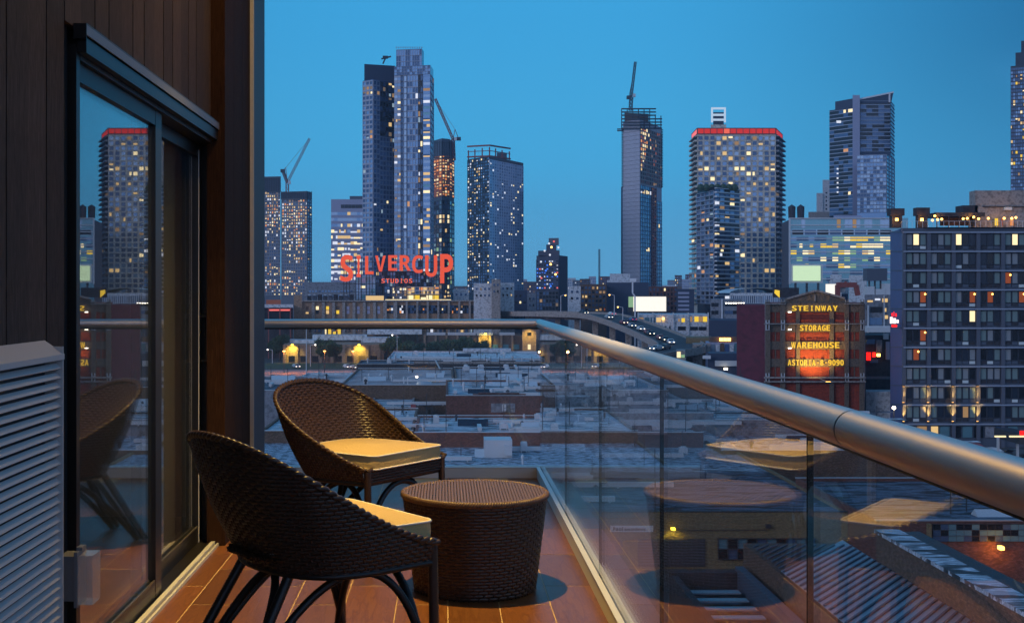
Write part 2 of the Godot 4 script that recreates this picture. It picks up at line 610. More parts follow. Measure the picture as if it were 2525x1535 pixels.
func door() -> void:
	var d := thing("sliding_door", "dark framed glass sliding door in the timber wall, mirroring the skyline", "door", Vector3(WALL, 0, 0))
	var f := MB.new()
	f.box(Vector3(-0.14, 0.0, -3.665), Vector3(0.004, 1.97, -3.70))
	f.box(Vector3(-0.14, 0.0, -5.90), Vector3(0.03, 1.97, -6.06))
	part(d, "jamb", f.done(), M.bronze)
	part(d, "head", boxm(Vector3(-0.14, 1.929, -3.70), Vector3(0.005, 2.02, -6.06)), M.bronze)
	part(d, "head_soffit", boxm(Vector3(0.0055, 1.945, -3.67), Vector3(0.033, 1.99, -5.97)), M.bronze)
	part(d, "threshold", boxm(Vector3(-0.14, -0.0, -3.70), Vector3(0.0, 0.012, -6.06)), M.bronze)
	part(d, "track", boxm(Vector3(0.001, 0.0, -3.0), Vector3(0.020, 0.022, -6.03)), M.alu)
	part(d, "track", boxm(Vector3(0.029, 0.0, -3.0), Vector3(0.038, 0.014, -6.03)), M.alu)
	# near leaf in the outer track, far leaf behind it
	for leaf in [[-0.03, -3.705, -4.83, 0.022, 0.10], [-0.085, -4.72, -5.90, 0.018, 0.075]]:
		var x: float = leaf[0]
		var za: float = leaf[1]
		var zb: float = leaf[2]
		var lf := Node3D.new()
		lf.name = "leaf"
		d.add_child(lf, true)
		part(lf, "stile", boxm(Vector3(x - 0.02, 0.013, za), Vector3(x + 0.02, 1.928, za - leaf[3])), M.bronze)
		part(lf, "stile", boxm(Vector3(x - 0.02, 0.013, zb + leaf[4]), Vector3(x + 0.02, 1.928, zb)), M.bronze)
		part(lf, "bottom_rail", boxm(Vector3(x - 0.019, 0.013, za - leaf[3]), Vector3(x + 0.019, 0.085, zb + leaf[4])), M.bronze)
		part(lf, "top_rail", boxm(Vector3(x - 0.019, 1.87, za - leaf[3]), Vector3(x + 0.019, 1.928, zb + leaf[4])), M.bronze)
		part(lf, "bead", boxm(Vector3(x + 0.012, 0.0855, za - leaf[3]), Vector3(x + 0.0185, 0.091, zb + leaf[4])), M.bronze_edge)
		part(lf, "pane", boxm(Vector3(x + 0.001, 0.085, za - leaf[3]), Vector3(x + 0.005, 1.87, zb + leaf[4])), M.door_glass)
		part(lf, "pane", boxm(Vector3(x - 0.013, 0.085, za - leaf[3]), Vector3(x - 0.009, 1.87, zb + leaf[4])), M.door_glass)
	part(d, "edge_strip", boxm(Vector3(-0.064, 0.013, -5.815), Vector3(-0.060, 1.9, -5.822)), M.trim_grey)
	var h := MB.new()
	var hx := -0.028
	h.tube(PackedVector3Array([Vector3(-0.066, 1.10, -5.855), Vector3(hx, 1.10, -5.855), Vector3(hx, 1.085, -5.855), Vector3(hx, 0.90, -5.855), Vector3(hx, 0.885, -5.855), Vector3(-0.066, 0.885, -5.855)]), PackedFloat32Array([0.011, 0.011, 0.011, 0.011, 0.011, 0.011]), 10)
	h.box(Vector3(-0.066, 0.87, -5.84), Vector3(-0.06, 1.13, -5.87))
	part(d, "handle", h.done(), M.black_steel)
	# rain flashing over the door
	var c := thing("door_canopy", "narrow metal rain flashing over the glass door", "canopy", Vector3(WALL, 1.995, -3.65))
	part(c, "face", boxm(Vector3(0.036, 0.0, 0.0), Vector3(0.040, 0.030, -2.32)), M.flashing)
	part(c, "end_cap", boxm(Vector3(0.0, -0.012, 0.004), Vector3(0.040, 0.034, 0.0005)), M.bronze)
	part(c, "top_plate", boxm(Vector3(0.0, 0.0305, 0.0), Vector3(0.040, 0.035, -2.32)), M.bronze)
	# louvred grille at the near end of the wall
	var g := thing("louvre_grille", "grey metal louvre grille fixed low on the timber wall at left", "louvre", Vector3(-1.07, 0, -3.375))
	part(g, "frame_post", boxm(Vector3(-0.05, 0.0, -0.008), Vector3(0.004, 1.066, 0.0)), M.louvre)
	part(g, "backing", boxm(Vector3(-0.052, 0.0, -0.007), Vector3(-0.046, 1.06, 1.6)), M.trim_dark)
	var cap := MB.new()
	cap.quad(Vector3(0.006, 1.045, 1.6), Vector3(0.006, 1.045, -0.01), Vector3(-0.05, 1.083, -0.01), Vector3(-0.05, 1.083, 1.6))
	cap.quad(Vector3(0.006, 1.030, 1.6), Vector3(0.006, 1.030, -0.01), Vector3(0.006, 1.045, -0.01), Vector3(0.006, 1.045, 1.6))
	cap.tri(Vector3(0.006, 1.045, -0.01), Vector3(-0.05, 1.045, -0.01), Vector3(-0.05, 1.083, -0.01))
	part(g, "cap", cap.done(), M.louvre)
	var sl := MB.new()
	sl.xf = Transform3D(Basis(Vector3.BACK, -0.80), Vector3(-0.008, 0, 0))
	sl.box(Vector3(-0.0100, -0.0012, 0.0), Vector3(0.0100, 0.0012, 1.6))
	var slat := sl.done()
	var yy := 1.012
	while yy > 0.02:
		part(g, "slat", slat, M.louvre, Vector3(0, yy, 0))
		yy -= 0.0266
	# outlet box
	var o := thing("outlet_box", "grey weatherproof outlet box beside the louvre grille", "outlet", Vector3(WALL, 0.38, -3.56))
	part(o, "back_box", boxm(Vector3(0.0, -0.06, 0.05), Vector3(0.045, 0.07, -0.03)), M.box_grey)
	part(o, "flange", boxm(Vector3(0.045, -0.078, 0.055), Vector3(0.055, 0.083, -0.035)), M.box_grey)
	part(o, "cover", boxm(Vector3(0.0555, -0.07, 0.05), Vector3(0.098, 0.072, -0.03)), M.clear_cover)
	part(o, "hinge", boxm(Vector3(0.045, 0.083, 0.03), Vector3(0.062, 0.093, -0.01)), M.box_grey)

# ---------------------------------------------------------------- wicker
# a strand whose centre line is given with outward normals; it weaves in and out of the stakes
func strand(q: MB, pts: PackedVector3Array, nrm: PackedVector3Array, ups: PackedVector3Array, wave: PackedFloat32Array, hh: float, th: float, amp: float) -> void:
	var s := q.v.size()
	var k := pts.size()
	var flip := (pts[k / 2 + 1] - pts[k / 2]).dot(nrm[k / 2].cross(ups[k / 2])) < 0.0
	for i in k:
		var c := pts[i] + nrm[i] * wave[i] * amp
		var u := ups[i]
		var nn := nrm[i]
		q.v.append_array([c - u * hh, c - u * hh * 0.55 + nn * th, c + u * hh * 0.55 + nn * th, c + u * hh, c + u * hh * 0.5 - nn * th, c - u * hh * 0.5 - nn * th])
		q.n.append_array([-u, (nn - u * 0.4).normalized(), (nn + u * 0.4).normalized(), u, (u * 0.4 - nn).normalized(), (-u * 0.4 - nn).normalized()])
		var z2 := Vector2.ZERO
		q.uv.append_array([z2, z2, z2, z2, z2, z2])
	for i in k - 1:
		for j in 6:
			var a0 := s + i * 6 + j
			var a1 := s + i * 6 + (j + 1) % 6
			if flip:
				q.ix.append_array([a0, a1, a0 + 6, a1, a1 + 6, a0 + 6])
			else:
				q.ix.append_array([a0, a0 + 6, a1, a1, a0 + 6, a1 + 6])

var arc := PackedFloat32Array()
func turn_at(u: float) -> float:      # even steps along the shell, not in angle
	if arc.is_empty():
		arc.append(0.0)
		for i in 400:
			var m0 := (rim_t(PI * i / 400.0) + foot_t(PI * i / 400.0)) * 0.5
			var m1 := (rim_t(PI * (i + 1) / 400.0) + foot_t(PI * (i + 1) / 400.0)) * 0.5
			arc.append(arc[i] + m0.distance_to(m1))
	var want := clampf(u, 0.0, 1.0) * arc[400]
	var k := clampi(arc.bsearch(want), 1, 400)
	return PI * (k - 1 + (want - arc[k - 1]) / (arc[k] - arc[k - 1])) / 400.0

func rim_t(t: float) -> Vector3:
	var s := maxf(sin(t), 0.0)
	return Vector3(-0.31 * cos(t) * (1.0 + 0.61 * s), 0.405 + 0.36 * pow(s, 0.73), 0.662 * pow(s, 0.545))

func foot_t(t: float) -> Vector3:
	var s := maxf(sin(t), 0.0)
	return Vector3(-0.288 * cos(t) * (1.0 + 0.30 * s), 0.342, 0.01 + 0.485 * pow(s, 0.58))

func rim_at(u: float) -> Vector3:      # u from 0 (front left) round the back to 1 (front right)
	return rim_t(turn_at(u))

func foot_at(u: float) -> Vector3:
	return foot_t(turn_at(u))

func shell_at(u: float, y: float) -> Vector3:
	var r := rim_at(u)
	var f := foot_at(u)
	var t := (y - f.y) / (r.y - f.y)
	var p := f.lerp(r, t)
	var mid := Vector3(0, 0, 0.24)
	var out := Vector3(p.x, 0, p.z - mid.z).normalized()
	return p + out * 0.02 * sin(PI * clampf(t, 0, 1)) * sin(PI * u)

func chair_mesh() -> Array:
	var weave := MB.new()
	var pitch := 0.0128
	var stakes := 76.0
	for i in 38:
		var y := 0.349 + pitch * i
		# where the rim is higher than this row
		var u0 := 0.0
		while u0 < 0.5 and rim_at(u0).y < y + 0.006:
			u0 += 0.002
		if u0 > 0.485:
			break
		u0 = maxf(u0, 0.004)
		var pts := PackedVector3Array()
		var nr := PackedVector3Array()
		var ups := PackedVector3Array()
		var wv := PackedFloat32Array()
		var seg := int((1.0 - 2.0 * u0) * stakes * 4.0)
		for k in seg + 1:
			var u := u0 + (1.0 - 2.0 * u0) * k / seg
			var p := shell_at(u, y)
			var d := shell_at(minf(u + 0.004, 1.0), y) - shell_at(maxf(u - 0.004, 0.0), y)
			var up := (shell_at(u, y + 0.01) - shell_at(u, y - 0.01)).normalized()
			pts.append(p)
			nr.append(up.cross(d).normalized() * 1.0)
			ups.append(up)
			wv.append(cos(PI * (u * stakes + i)))
		strand(weave, pts, nr, ups, wv, 0.0074, 0.0026, 0.0034)
	# thin lining that closes the weave
	var s0 := weave.v.size()
	for k in 97:
		var u := 0.003 + 0.994 * k / 96.0
		for j in 7:
			var y := lerpf(foot_at(u).y + 0.004, rim_at(u).y - 0.004, j / 6.0)
			var p := shell_at(u, y)
			weave.v.append(p)
			weave.n.append(Vector3(p.x, 0, p.z - 0.24).normalized())
			weave.uv.append(Vector2.ZERO)
	for k in 96:
		for j in 6:
			var a0 := s0 + k * 7 + j
			weave.ix.append_array([a0, a0 + 1, a0 + 7, a0 + 1, a0 + 8, a0 + 7])
	# stakes
	for k in 77:
		var u := 0.004 + 0.992 * k / 76.0
		var a := foot_at(u)
		var b := rim_at(u)
		var pts := PackedVector3Array()
		var rad := PackedFloat32Array()
		for j in 7:
			pts.append(shell_at(u, lerpf(a.y, b.y, j / 6.0)))
			rad.append(0.0036)
		weave.tube(pts, rad, 5, false)
	# front apron between the two front legs
	for i in 5:
		var y := 0.35 + pitch * i
		var pts := PackedVector3Array()
		var nr := PackedVector3Array()
		var ups := PackedVector3Array()
		var wv := PackedFloat32Array()
		for k in 105:
			var x := lerpf(-0.285, 0.285, k / 104.0)
			pts.append(Vector3(x, y, 0.0))
			nr.append(Vector3(0, 0, -1))
			ups.append(Vector3.UP)
			wv.append(cos(PI * (k / 4.0 + i)))
		strand(weave, pts, nr, ups, wv, 0.0064, 0.0026, 0.0034)
	# seat web under the cushion
	for i in 44:
		var z := 0.02 + 0.0125 * i
		var w := 0.30 * pow(maxf(1.0 - pow(z / 0.57, 2.4), 0.02), 0.5)
		var pts := PackedVector3Array()
		var nr := PackedVector3Array()
		var ups := PackedVector3Array()
		var wv := PackedFloat32Array()
		for k in 41:
			pts.append(Vector3(lerpf(-w, w, k / 40.0), 0.392, z))
			nr.append(Vector3.UP)
			ups.append(Vector3.BACK)
			wv.append(cos(PI * (k / 2.0 + i)))
		strand(weave, pts, nr, ups, wv, 0.0066, 0.0024, 0.003)
	# braided rim
	var rim := MB.new()
	for ph in 2:
		var pts := PackedVector3Array()
		var rad := PackedFloat32Array()
		for k in 541:
			var u := k / 540.0
			var p := rim_at(u)
			var out := Vector3(p.x, 0.2, p.z - 0.25).normalized()
			var a := u * 210.0 + ph * PI
			pts.append(p + Vector3(0, 0.006, 0) + out * 0.0045 * cos(a) + Vector3.UP * 0.0045 * sin(a))
			rad.append(0.0088)
		rim.tube(pts, rad, 7)
	for ph in 2:
		var pts := PackedVector3Array()
		var rad := PackedFloat32Array()
		for k in 121:
			var a := k * 0.32 + ph * PI
			pts.append(Vector3(lerpf(-0.295, 0.295, k / 120.0), 0.407 + 0.004 * sin(a), 0.0 + 0.006 * cos(a)))
			rad.append(0.0085)
		rim.tube(pts, rad, 7)
	var base := MB.new()
	var bp := PackedVector3Array()
	var br := PackedFloat32Array()
	for k in 61:
		bp.append(foot_at(k / 60.0))
		br.append(0.011)
	base.tube(bp, br, 8)
	base.rod(Vector3(-0.285, 0.342, 0.02), Vector3(0.285, 0.342, 0.02), 0.012)
	return [weave.done(), rim.done(), base.done()]

func wrapped(pts: PackedVector3Array, r: float) -> ArrayMesh:
	# pole wound with strand: small ridges along its length
	var q := MB.new()
	var fine := PackedVector3Array()
	var rad := PackedFloat32Array()
	var total := 0.0
	for i in pts.size() - 1:
		total += pts[i].distance_to(pts[i + 1])
	var step := 0.0045
	var i := 0
	var along := 0.0
	var count := int(total / step)
	for k in count + 1:
		var want := minf(k * step, total - 1e-4)
		while i < pts.size() - 2 and along + pts[i].distance_to(pts[i + 1]) < want:
			along += pts[i].distance_to(pts[i + 1])
			i += 1
		var t := (want - along) / maxf(pts[i].distance_to(pts[i + 1]), 1e-6)
		fine.append(pts[i].lerp(pts[i + 1], clampf(t, 0, 1)))
		rad.append(r * (1.0 + (0.05 if k % 2 == 0 else -0.05)))
	q.tube(fine, rad, 10)
	return q.done()

func bez(a: Vector3, b: Vector3, c: Vector3, d: Vector3, n := 24) -> PackedVector3Array:
	var o := PackedVector3Array()
	for i in n + 1:
		o.append(a.bezier_interpolate(b, c, d, float(i) / n))
	return o

func make_chair(label: String) -> Node3D:
	var t := thing("wicker_armchair", label, "chair", Vector3.ZERO, "wicker tub chairs on the balcony")
	var ms := chair_mesh()
	part(t, "woven_shell", ms[0], M.wicker, Vector3.ZERO, "stuff")
	part(t, "braided_rim", ms[1], M.wicker)
	part(t, "base_hoop", ms[2], M.wicker_dark)
	var feet := [Vector3(-0.285, 0, -0.005), Vector3(0.285, 0, -0.005), Vector3(0.19, 0, 0.66), Vector3(-0.19, 0, 0.66)]
	var tops := [Vector3(-0.285, 0.40, 0.005), Vector3(0.285, 0.40, 0.005), Vector3(0.15, 0.346, 0.455), Vector3(-0.15, 0.346, 0.455)]
	for i in 4:
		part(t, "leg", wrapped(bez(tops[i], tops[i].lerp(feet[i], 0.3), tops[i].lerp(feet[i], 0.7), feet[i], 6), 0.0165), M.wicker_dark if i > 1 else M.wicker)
	# bent braces: an arch between each pair of feet, up under the seat
	for i in 4:
		var a: Vector3 = feet[i]
		var b: Vector3 = feet[(i + 1) % 4]
		var inn := (Vector3(0, 0, 0.25) - (a + b) * 0.5).normalized() * 0.03
		var ta: Vector3 = tops[i]
		var tb: Vector3 = tops[(i + 1) % 4]
		var a2 := a + inn + (b - a).normalized() * 0.02
		var b2 := b + inn - (b - a).normalized() * 0.02
		var ca := a2 + (ta - a) * (0.43 / ta.y) + (b - a) * 0.12
		var cb := b2 + (tb - b) * (0.43 / tb.y) - (b - a) * 0.12
		part(t, "brace", wrapped(bez(a2, ca, cb, b2, 24), 0.0135), M.wicker_dark)
	return t

func cushion_outline(hw: float, fr: float, bk: float, rf: float, rb: float) -> PackedVector2Array:
	var o := PackedVector2Array()
	for c in [[hw - rf, fr + rf, rf, -PI / 2], [hw - rb, bk - rb, rb, 0.0], [-hw + rb, bk - rb, rb, PI / 2], [-hw + rf, fr + rf, rf, PI]]:
		for i in 9:
			var a: float = c[3] + PI / 2 * i / 8.0
			o.append(Vector2(c[0] + c[2] * cos(a), c[1] + c[2] * sin(a)))
	return o

func make_cushion(label: String) -> Node3D:
	var t := thing("seat_cushion", label, "cushion", Vector3.ZERO, "cream seat cushions with white piping")
	var out := cushion_outline(0.262, -0.02, 0.515, 0.035, 0.17)
	var k := out.size()
	var cen := Vector2(0, 0.25)
	var rings := [[0.60, -0.001], [0.985, 0.0], [1.0, 0.006], [1.006, 0.03], [1.0, 0.060], [0.985, 0.067], [0.80, 0.0755], [0.45, 0.081], [0.0, 0.083]]
	var q := MB.new()
	var s := 0
	for r in rings:
		for i in k:
			var p: Vector2 = cen + (out[i] - cen) * float(r[0])
			q.v.append(Vector3(p.x, r[1], p.y))
			q.uv.append(p)
			var side: float = clampf((r[0] - 0.9) * 10.0, 0, 1)
			var o2 := (out[i] - cen).normalized()
			var vert: float = -1.0 if r[1] < 0.005 else (1.0 if r[1] > 0.062 else (r[1] - 0.033) * 6.0)
			var nn := Vector3(o2.x * side, vert * (1.0 if side < 0.5 else 0.55), o2.y * side)
			if r[1] > 0.065:
				nn = Vector3(o2.x * 0.16, 1, o2.y * 0.16)
			q.n.append(nn.normalized())
	for r in rings.size() - 1:
		for i in k:
			var a0 := r * k + i
			var a1 := r * k + (i + 1) % k
			q.ix.append_array([a0, a1, a0 + k, a1, a1 + k, a0 + k])
	part(t, "cover", q.done(), M.cushion)
	for y in [0.004, 0.064]:
		var pts := PackedVector3Array()
		var rad := PackedFloat32Array()
		for i in k + 1:
			var p := cen + (out[i % k] - cen) * 1.004
			pts.append(Vector3(p.x, y, p.y))
			rad.append(0.0042)
		var pp := MB.new()
		pp.tube(pts, rad, 6, false)
		part(t, "piping", pp.done(), M.piping)
	return t

func furniture() -> void:
	var a := make_chair("near brown wicker tub chair with its dark back to the camera")
	a.position = Vector3(-0.205, 0, -4.156)
	a.rotation.y = -0.927
	var b: Node3D = a.duplicate()
	b.name = numbered("wicker_armchair")
	add_child(b)
	tag(b, "far brown wicker tub chair facing the round table, open side towards the camera", "chair", "wicker tub chairs on the balcony")
	b.position = Vector3(-0.177, 0, -5.708)
	b.rotation.y = -2.198
	var ca := make_cushion("cream seat cushion with white piping on the near wicker chair")
	ca.transform = a.transform * Transform3D(Basis.IDENTITY, Vector3(0, 0.405, 0))
	var cb: Node3D = ca.duplicate()
	cb.name = numbered("seat_cushion")
	add_child(cb)
	tag(cb, "cream seat cushion with white piping on the far wicker chair", "cushion", "cream seat cushions with white piping")
	cb.transform = b.transform * Transform3D(Basis.IDENTITY, Vector3(0, 0.405, 0))
	# round wicker table
	var t := thing("wicker_table", "round drum shaped brown wicker side table between the two chairs", "table", Vector3(0.127, 0, -4.99))
	var q := MB.new()
	var rows := 29
	for i in rows:
		var y := 0.010 + 0.0128 * i
		var r := 0.247 + 0.046 * y / 0.37
		var stakes := 78.0
		var pts := PackedVector3Array()
		var nr := PackedVector3Array()
		var ups := PackedVector3Array()
		var wv := PackedFloat32Array()
		for k in 313:
			var an := TAU * k / 312.0
			var d := Vector3(cos(an), 0, -sin(an))
			pts.append(d * r + Vector3(0, y, 0))
			nr.append(d)
			ups.append(Vector3.UP)
			wv.append(cos(PI * (k / 4.0 + i)))
		strand(q, pts, nr, ups, wv, 0.0074, 0.0026, 0.0034)
	for k in 78:
		var an := TAU * k / 78.0
		var d := Vector3(cos(an), 0, -sin(an))
		q.rod(d * 0.247, d * 0.293 + Vector3(0, 0.375, 0), 0.0036, 5)
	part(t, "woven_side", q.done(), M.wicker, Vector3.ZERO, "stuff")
	q = MB.new()
	var nst := 46
	for i in nst:
		var x := lerpf(-0.285, 0.285, (i + 0.5) / nst)
		var hz := sqrt(maxf(0.292 * 0.292 - x * x, 0.0))
		var cnt := maxi(int(hz * 2.0 / 0.0055), 4)
		var pts := PackedVector3Array()
		var nr := PackedVector3Array()
		var ups := PackedVector3Array()
		var wv := PackedFloat32Array()
		for k in cnt + 1:
			var z := lerpf(-hz, hz, float(k) / cnt)
			pts.append(Vector3(x, 0.3945, z))
			nr.append(Vector3.UP)
			ups.append(Vector3.RIGHT)
			wv.append(cos(PI * (z / 0.022 + i)))
		strand(q, pts, nr, ups, wv, 0.0058, 0.0026, 0.0022)
	part(t, "woven_top", q.done(), M.wicker_lit, Vector3.ZERO, "stuff")
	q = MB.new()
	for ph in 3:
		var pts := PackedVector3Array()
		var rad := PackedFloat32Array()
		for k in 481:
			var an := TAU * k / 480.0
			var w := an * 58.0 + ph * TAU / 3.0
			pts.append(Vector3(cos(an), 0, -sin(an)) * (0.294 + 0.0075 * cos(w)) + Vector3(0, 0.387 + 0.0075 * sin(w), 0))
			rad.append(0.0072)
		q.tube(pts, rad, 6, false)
	part(t, "braided_edge", q.done(), M.wicker_lit)
	q = MB.new()
	q.lathe(PackedVector2Array([Vector2(0.0, 0.003), Vector2(0.235, 0.003), Vector2(0.282, 0.372), Vector2(0.286, 0.386), Vector2(0.0, 0.386)]), 40)
	part(t, "liner", q.done(), M.wicker_dark)

# ---------------------------------------------------------------- city tools
func city_materials() -> void:
	for d in [["win_bright", 1.0, 0.91, 0.70, 1.25], ["win_warm", 1.0, 0.83, 0.55, 0.78], ["win_dim", 1.0, 0.78, 0.52, 0.30], ["win_white", 0.92, 0.94, 1.0, 0.95], ["win_cool", 0.80, 0.92, 1.0, 0.42], ["win_peach", 1.0, 0.72, 0.48, 0.6], ["win_faint", 1.0, 0.85, 0.66, 0.14], ["win_orange", 1.0, 0.62, 0.30, 0.85], ["win_yellow", 1.0, 0.83, 0.22, 0.95], ["win_amber", 1.0, 0.48, 0.18, 0.22], ["win_blue", 0.25, 0.5, 1.0, 1.2], ["win_green", 0.75, 0.95, 0.72, 0.45]]:
		glow(d[0], Color(d[1], d[2], d[3]), d[4])
	glow("red_glow", Color(1.0, 0.13, 0.07), 1.3)
	glow("red_band", Color(0.95, 0.20, 0.11), 0.62)
	glow("pink_glow", Color(1.0, 0.45, 0.42), 1.0)
	glow("letter_red", Color(1.0, 0.36, 0.20), 0.80)
	glow("letter_pink", Color(1.0, 0.42, 0.30), 0.9)
	glow("letter_yellow", Color(1.0, 0.80, 0.22), 0.95)
	glow("lamp_white", Color(1.0, 0.95, 0.86), 6.0)
	glow("lamp_warm", Color(1.0, 0.74, 0.36), 6.0)
	glow("lamp_yellow", Color(1.0, 0.86, 0.24), 8.0)
	glow("billboard_white", Color(1.0, 0.97, 0.92), 1.1)
	glow("billboard_green", Color(0.86, 0.98, 0.80), 0.85)
	glow("neon_red", Color(1.0, 0.10, 0.06), 1.6)
	glow("neon_white", Color(1.0, 0.90, 0.90), 1.6)
	mat("pane_blue", lin(0.24, 0.38, 0.58), 0.10, 0.65)
	mat("pane_deep", lin(0.09, 0.15, 0.26), 0.12, 0.5)
	mat("pane_pale", lin(0.42, 0.55, 0.70), 0.14, 0.65)
	mat("pane_teal", lin(0.20, 0.40, 0.46), 0.10, 0.6)
	mat("pane_black", lin(0.008, 0.010, 0.014), 0.15, 0.0)
	mat("curtain_teal", lin(0.13, 0.19, 0.19), 0.6)
	mat("curtain_grey", lin(0.20, 0.22, 0.24), 0.7)
	mat("blind_white", lin(0.5, 0.55, 0.55), 0.6)
	mat("glass_dark", lin(0.022, 0.032, 0.05), 0.2, 0.3)
	mat("slate", lin(0.06, 0.075, 0.105), 0.6)
	mat("navy_wall", lin(0.028, 0.040, 0.075), 0.7)
	mat("hotel_panel", lin(0.075, 0.085, 0.115), 0.6)
	mat("hotel_side", lin(0.065, 0.09, 0.20), 0.6)
	mat("mullion", lin(0.26, 0.30, 0.38), 0.5, 0.2)
	mat("mullion_dark", lin(0.03, 0.036, 0.05), 0.5, 0.2)
	mat("lavender_metal", lin(0.30, 0.31, 0.42), 0.5, 0.2)
	var conc := noise_tex(31, 0.02, [grey(0.62), grey(1.0), grey(0.8)], [0.0, 0.6, 1.0], 5)
	worldtex(mat("concrete", lin(0.44, 0.45, 0.53), 0.85), conc, Vector3(0.02, 0.25, 0.02))
	worldtex(mat("concrete_warm", lin(0.30, 0.27, 0.25), 0.85), conc, Vector3(0.1, 0.1, 0.1))
	worldtex(mat("beige_wall", lin(0.56, 0.51, 0.44), 0.85), conc, Vector3(0.05, 0.05, 0.05))
	worldtex(mat("white_wall", lin(0.55, 0.57, 0.60), 0.8), conc, Vector3(0.08, 0.08, 0.08))
	worldtex(mat("grey_wall", lin(0.22, 0.23, 0.26), 0.85), conc, Vector3(0.07, 0.07, 0.07))
	worldtex(mat("dark_wall", lin(0.035, 0.033, 0.04), 0.85), conc, Vector3(0.07, 0.07, 0.07))
	var brick := brick_tex()
	worldtex(mat("tan_brick", lin(0.40, 0.28, 0.19), 0.9), brick, Vector3(0.22, 0.22, 0.22))
	worldtex(mat("brown_brick", lin(0.16, 0.105, 0.075), 0.9), brick, Vector3(0.25, 0.25, 0.25))
	worldtex(mat("red_brick", lin(0.17, 0.075, 0.062), 0.9), brick, Vector3(0.25, 0.25, 0.25))
	worldtex(mat("rust_brick", lin(0.38, 0.066, 0.03), 0.9), brick, Vector3(0.2, 0.5, 0.2))
	worldtex(mat("maroon_paint", lin(0.10, 0.012, 0.028), 0.8), conc, Vector3(0.05, 0.05, 0.05))
	worldtex(mat("yellow_brick", lin(0.26, 0.205, 0.11), 0.9), brick, Vector3(0.5, 0.5, 0.5))
	worldtex(mat("stone_brown", lin(0.15, 0.115, 0.085), 0.9), conc, Vector3(0.2, 0.2, 0.2))
	# weathered flat roofs, stained in streaks
	var stain := noise_tex(41, 0.012, [grey(0.16), grey(0.30), grey(0.52), grey(1.0), grey(0.66), grey(1.0)], [0.0, 0.36, 0.46, 0.55, 0.64, 1.0], 6, 18.0, 1024)
	worldtex(mat("roof_silver", lin(0.70, 0.77, 0.85), 0.7), stain, Vector3(0.012, 0.05, 0.07))
	worldtex(mat("roof_worn", lin(0.58, 0.66, 0.78), 0.75), stain, Vector3(0.05, 0.06, 0.14))
	worldtex(mat("roof_dark", lin(0.16, 0.20, 0.27), 0.85), stain, Vector3(0.016, 0.05, 0.06))
	worldtex(mat("roof_white", lin(0.62, 0.66, 0.68), 0.7), conc, Vector3(0.05, 0.05, 0.02))
	mat("roof_metal", lin(0.34, 0.38, 0.42), 0.45, 0.5)
	mat("metal_light", lin(0.52, 0.54, 0.56), 0.45, 0.3)
	mat("metal_dark", lin(0.04, 0.042, 0.05), 0.5, 0.3)
	mat("pole_white", lin(0.6, 0.6, 0.62), 0.5)
	mat("steel_red", lin(0.22, 0.05, 0.04), 0.6)
	mat("net_orange", lin(0.45, 0.12, 0.05), 0.8)
	mat("tyre", lin(0.012, 0.012, 0.012), 0.8)
	for d in [["car_red", 0.25, 0.02, 0.02], ["car_white", 0.6, 0.6, 0.6], ["car_black", 0.015, 0.015, 0.018], ["car_silver", 0.33, 0.34, 0.36], ["car_blue", 0.04, 0.08, 0.2]]:
		var c := mat(d[0], lin(d[1], d[2], d[3]), 0.3, 0.2)
		c.clearcoat_enabled = true
	mat("bark", lin(0.05, 0.036, 0.026), 0.9)
	for k in 3:
		var lf := mat("leaf_%d" % k, [lin(0.030, 0.065, 0.022), lin(0.045, 0.085, 0.028), lin(0.022, 0.05, 0.022)][k], 0.7)
		lf.backlight_enabled = true
		lf.backlight = lin(0.02, 0.04, 0.01)
	worldtex(mat("asphalt", lin(0.055, 0.056, 0.06), 0.85), conc, Vector3(0.04, 0.04, 0.04))
	mat("road_paint", lin(0.6, 0.58, 0.5), 0.7)
	worldtex(mat("grass", lin(0.045, 0.075, 0.03), 0.95), conc, Vector3(0.2, 0.2, 0.2))

func brick_tex() -> ImageTexture:
	# tone of separate bricks, 16 courses to the tile
	var im := Image.create(256, 256, false, Image.FORMAT_RGB8)
	var r := RandomNumberGenerator.new()
	r.seed = 4
	for row in 32:
		for k in 17:
			var v := r.randf_range(0.72, 1.0)
			var x := k * 16 - (8 if row % 2 else 0)
			im.fill_rect(Rect2i(x, row * 8, 16, 8), Color(v * 0.7, v * 0.7, v * 0.7))
			im.fill_rect(Rect2i(x, row * 8, 15, 7), Color(v, v * r.randf_range(0.94, 1.0), v * r.randf_range(0.9, 1.0)))
	return ImageTexture.create_from_image(im)

# a thing whose front corners are listed left to right as [pixel, depth]; it goes back by deep metres
func block(called: String, label: String, chain: Array, ytop: float, deep: float, m: Material, base_y := GROUND, category := "building", zref := 0.0, group := "") -> Dictionary:
	var zr: float = zref if zref > 0.0 else float(chain[0][1])
	var c := Vector3.ZERO
	for p in chain:
		c += Vector3(sx(p[0], p[1]), 0, -float(p[1])) / chain.size()
	c.y = base_y
	var root := thing(called, label, category, c, group)
	var B := {"root": root, "left": 300, "rest": {}, "chain": chain, "zr": zr}
	volume(B, "wall", chain, sy(ytop, zr), base_y, deep, m)
	return B

func ring(chain: Array, deep: float) -> PackedVector2Array:
	# side walls run with the streets, which fan out from the balcony's corner of town
	var p := PackedVector2Array()
	for k in chain:
		p.append(Vector2(sx(k[0], k[1]), -float(k[1])))
	var a := p[0]
	var b := p[p.size() - 1]
	var d := Vector2(0, -1)
	if a.x > 0.0:
		d = a.normalized()
	elif b.x < 0.0:
		d = b.normalized()
	p.append(b + d * deep)
	p.append(a + d * deep)
	return p

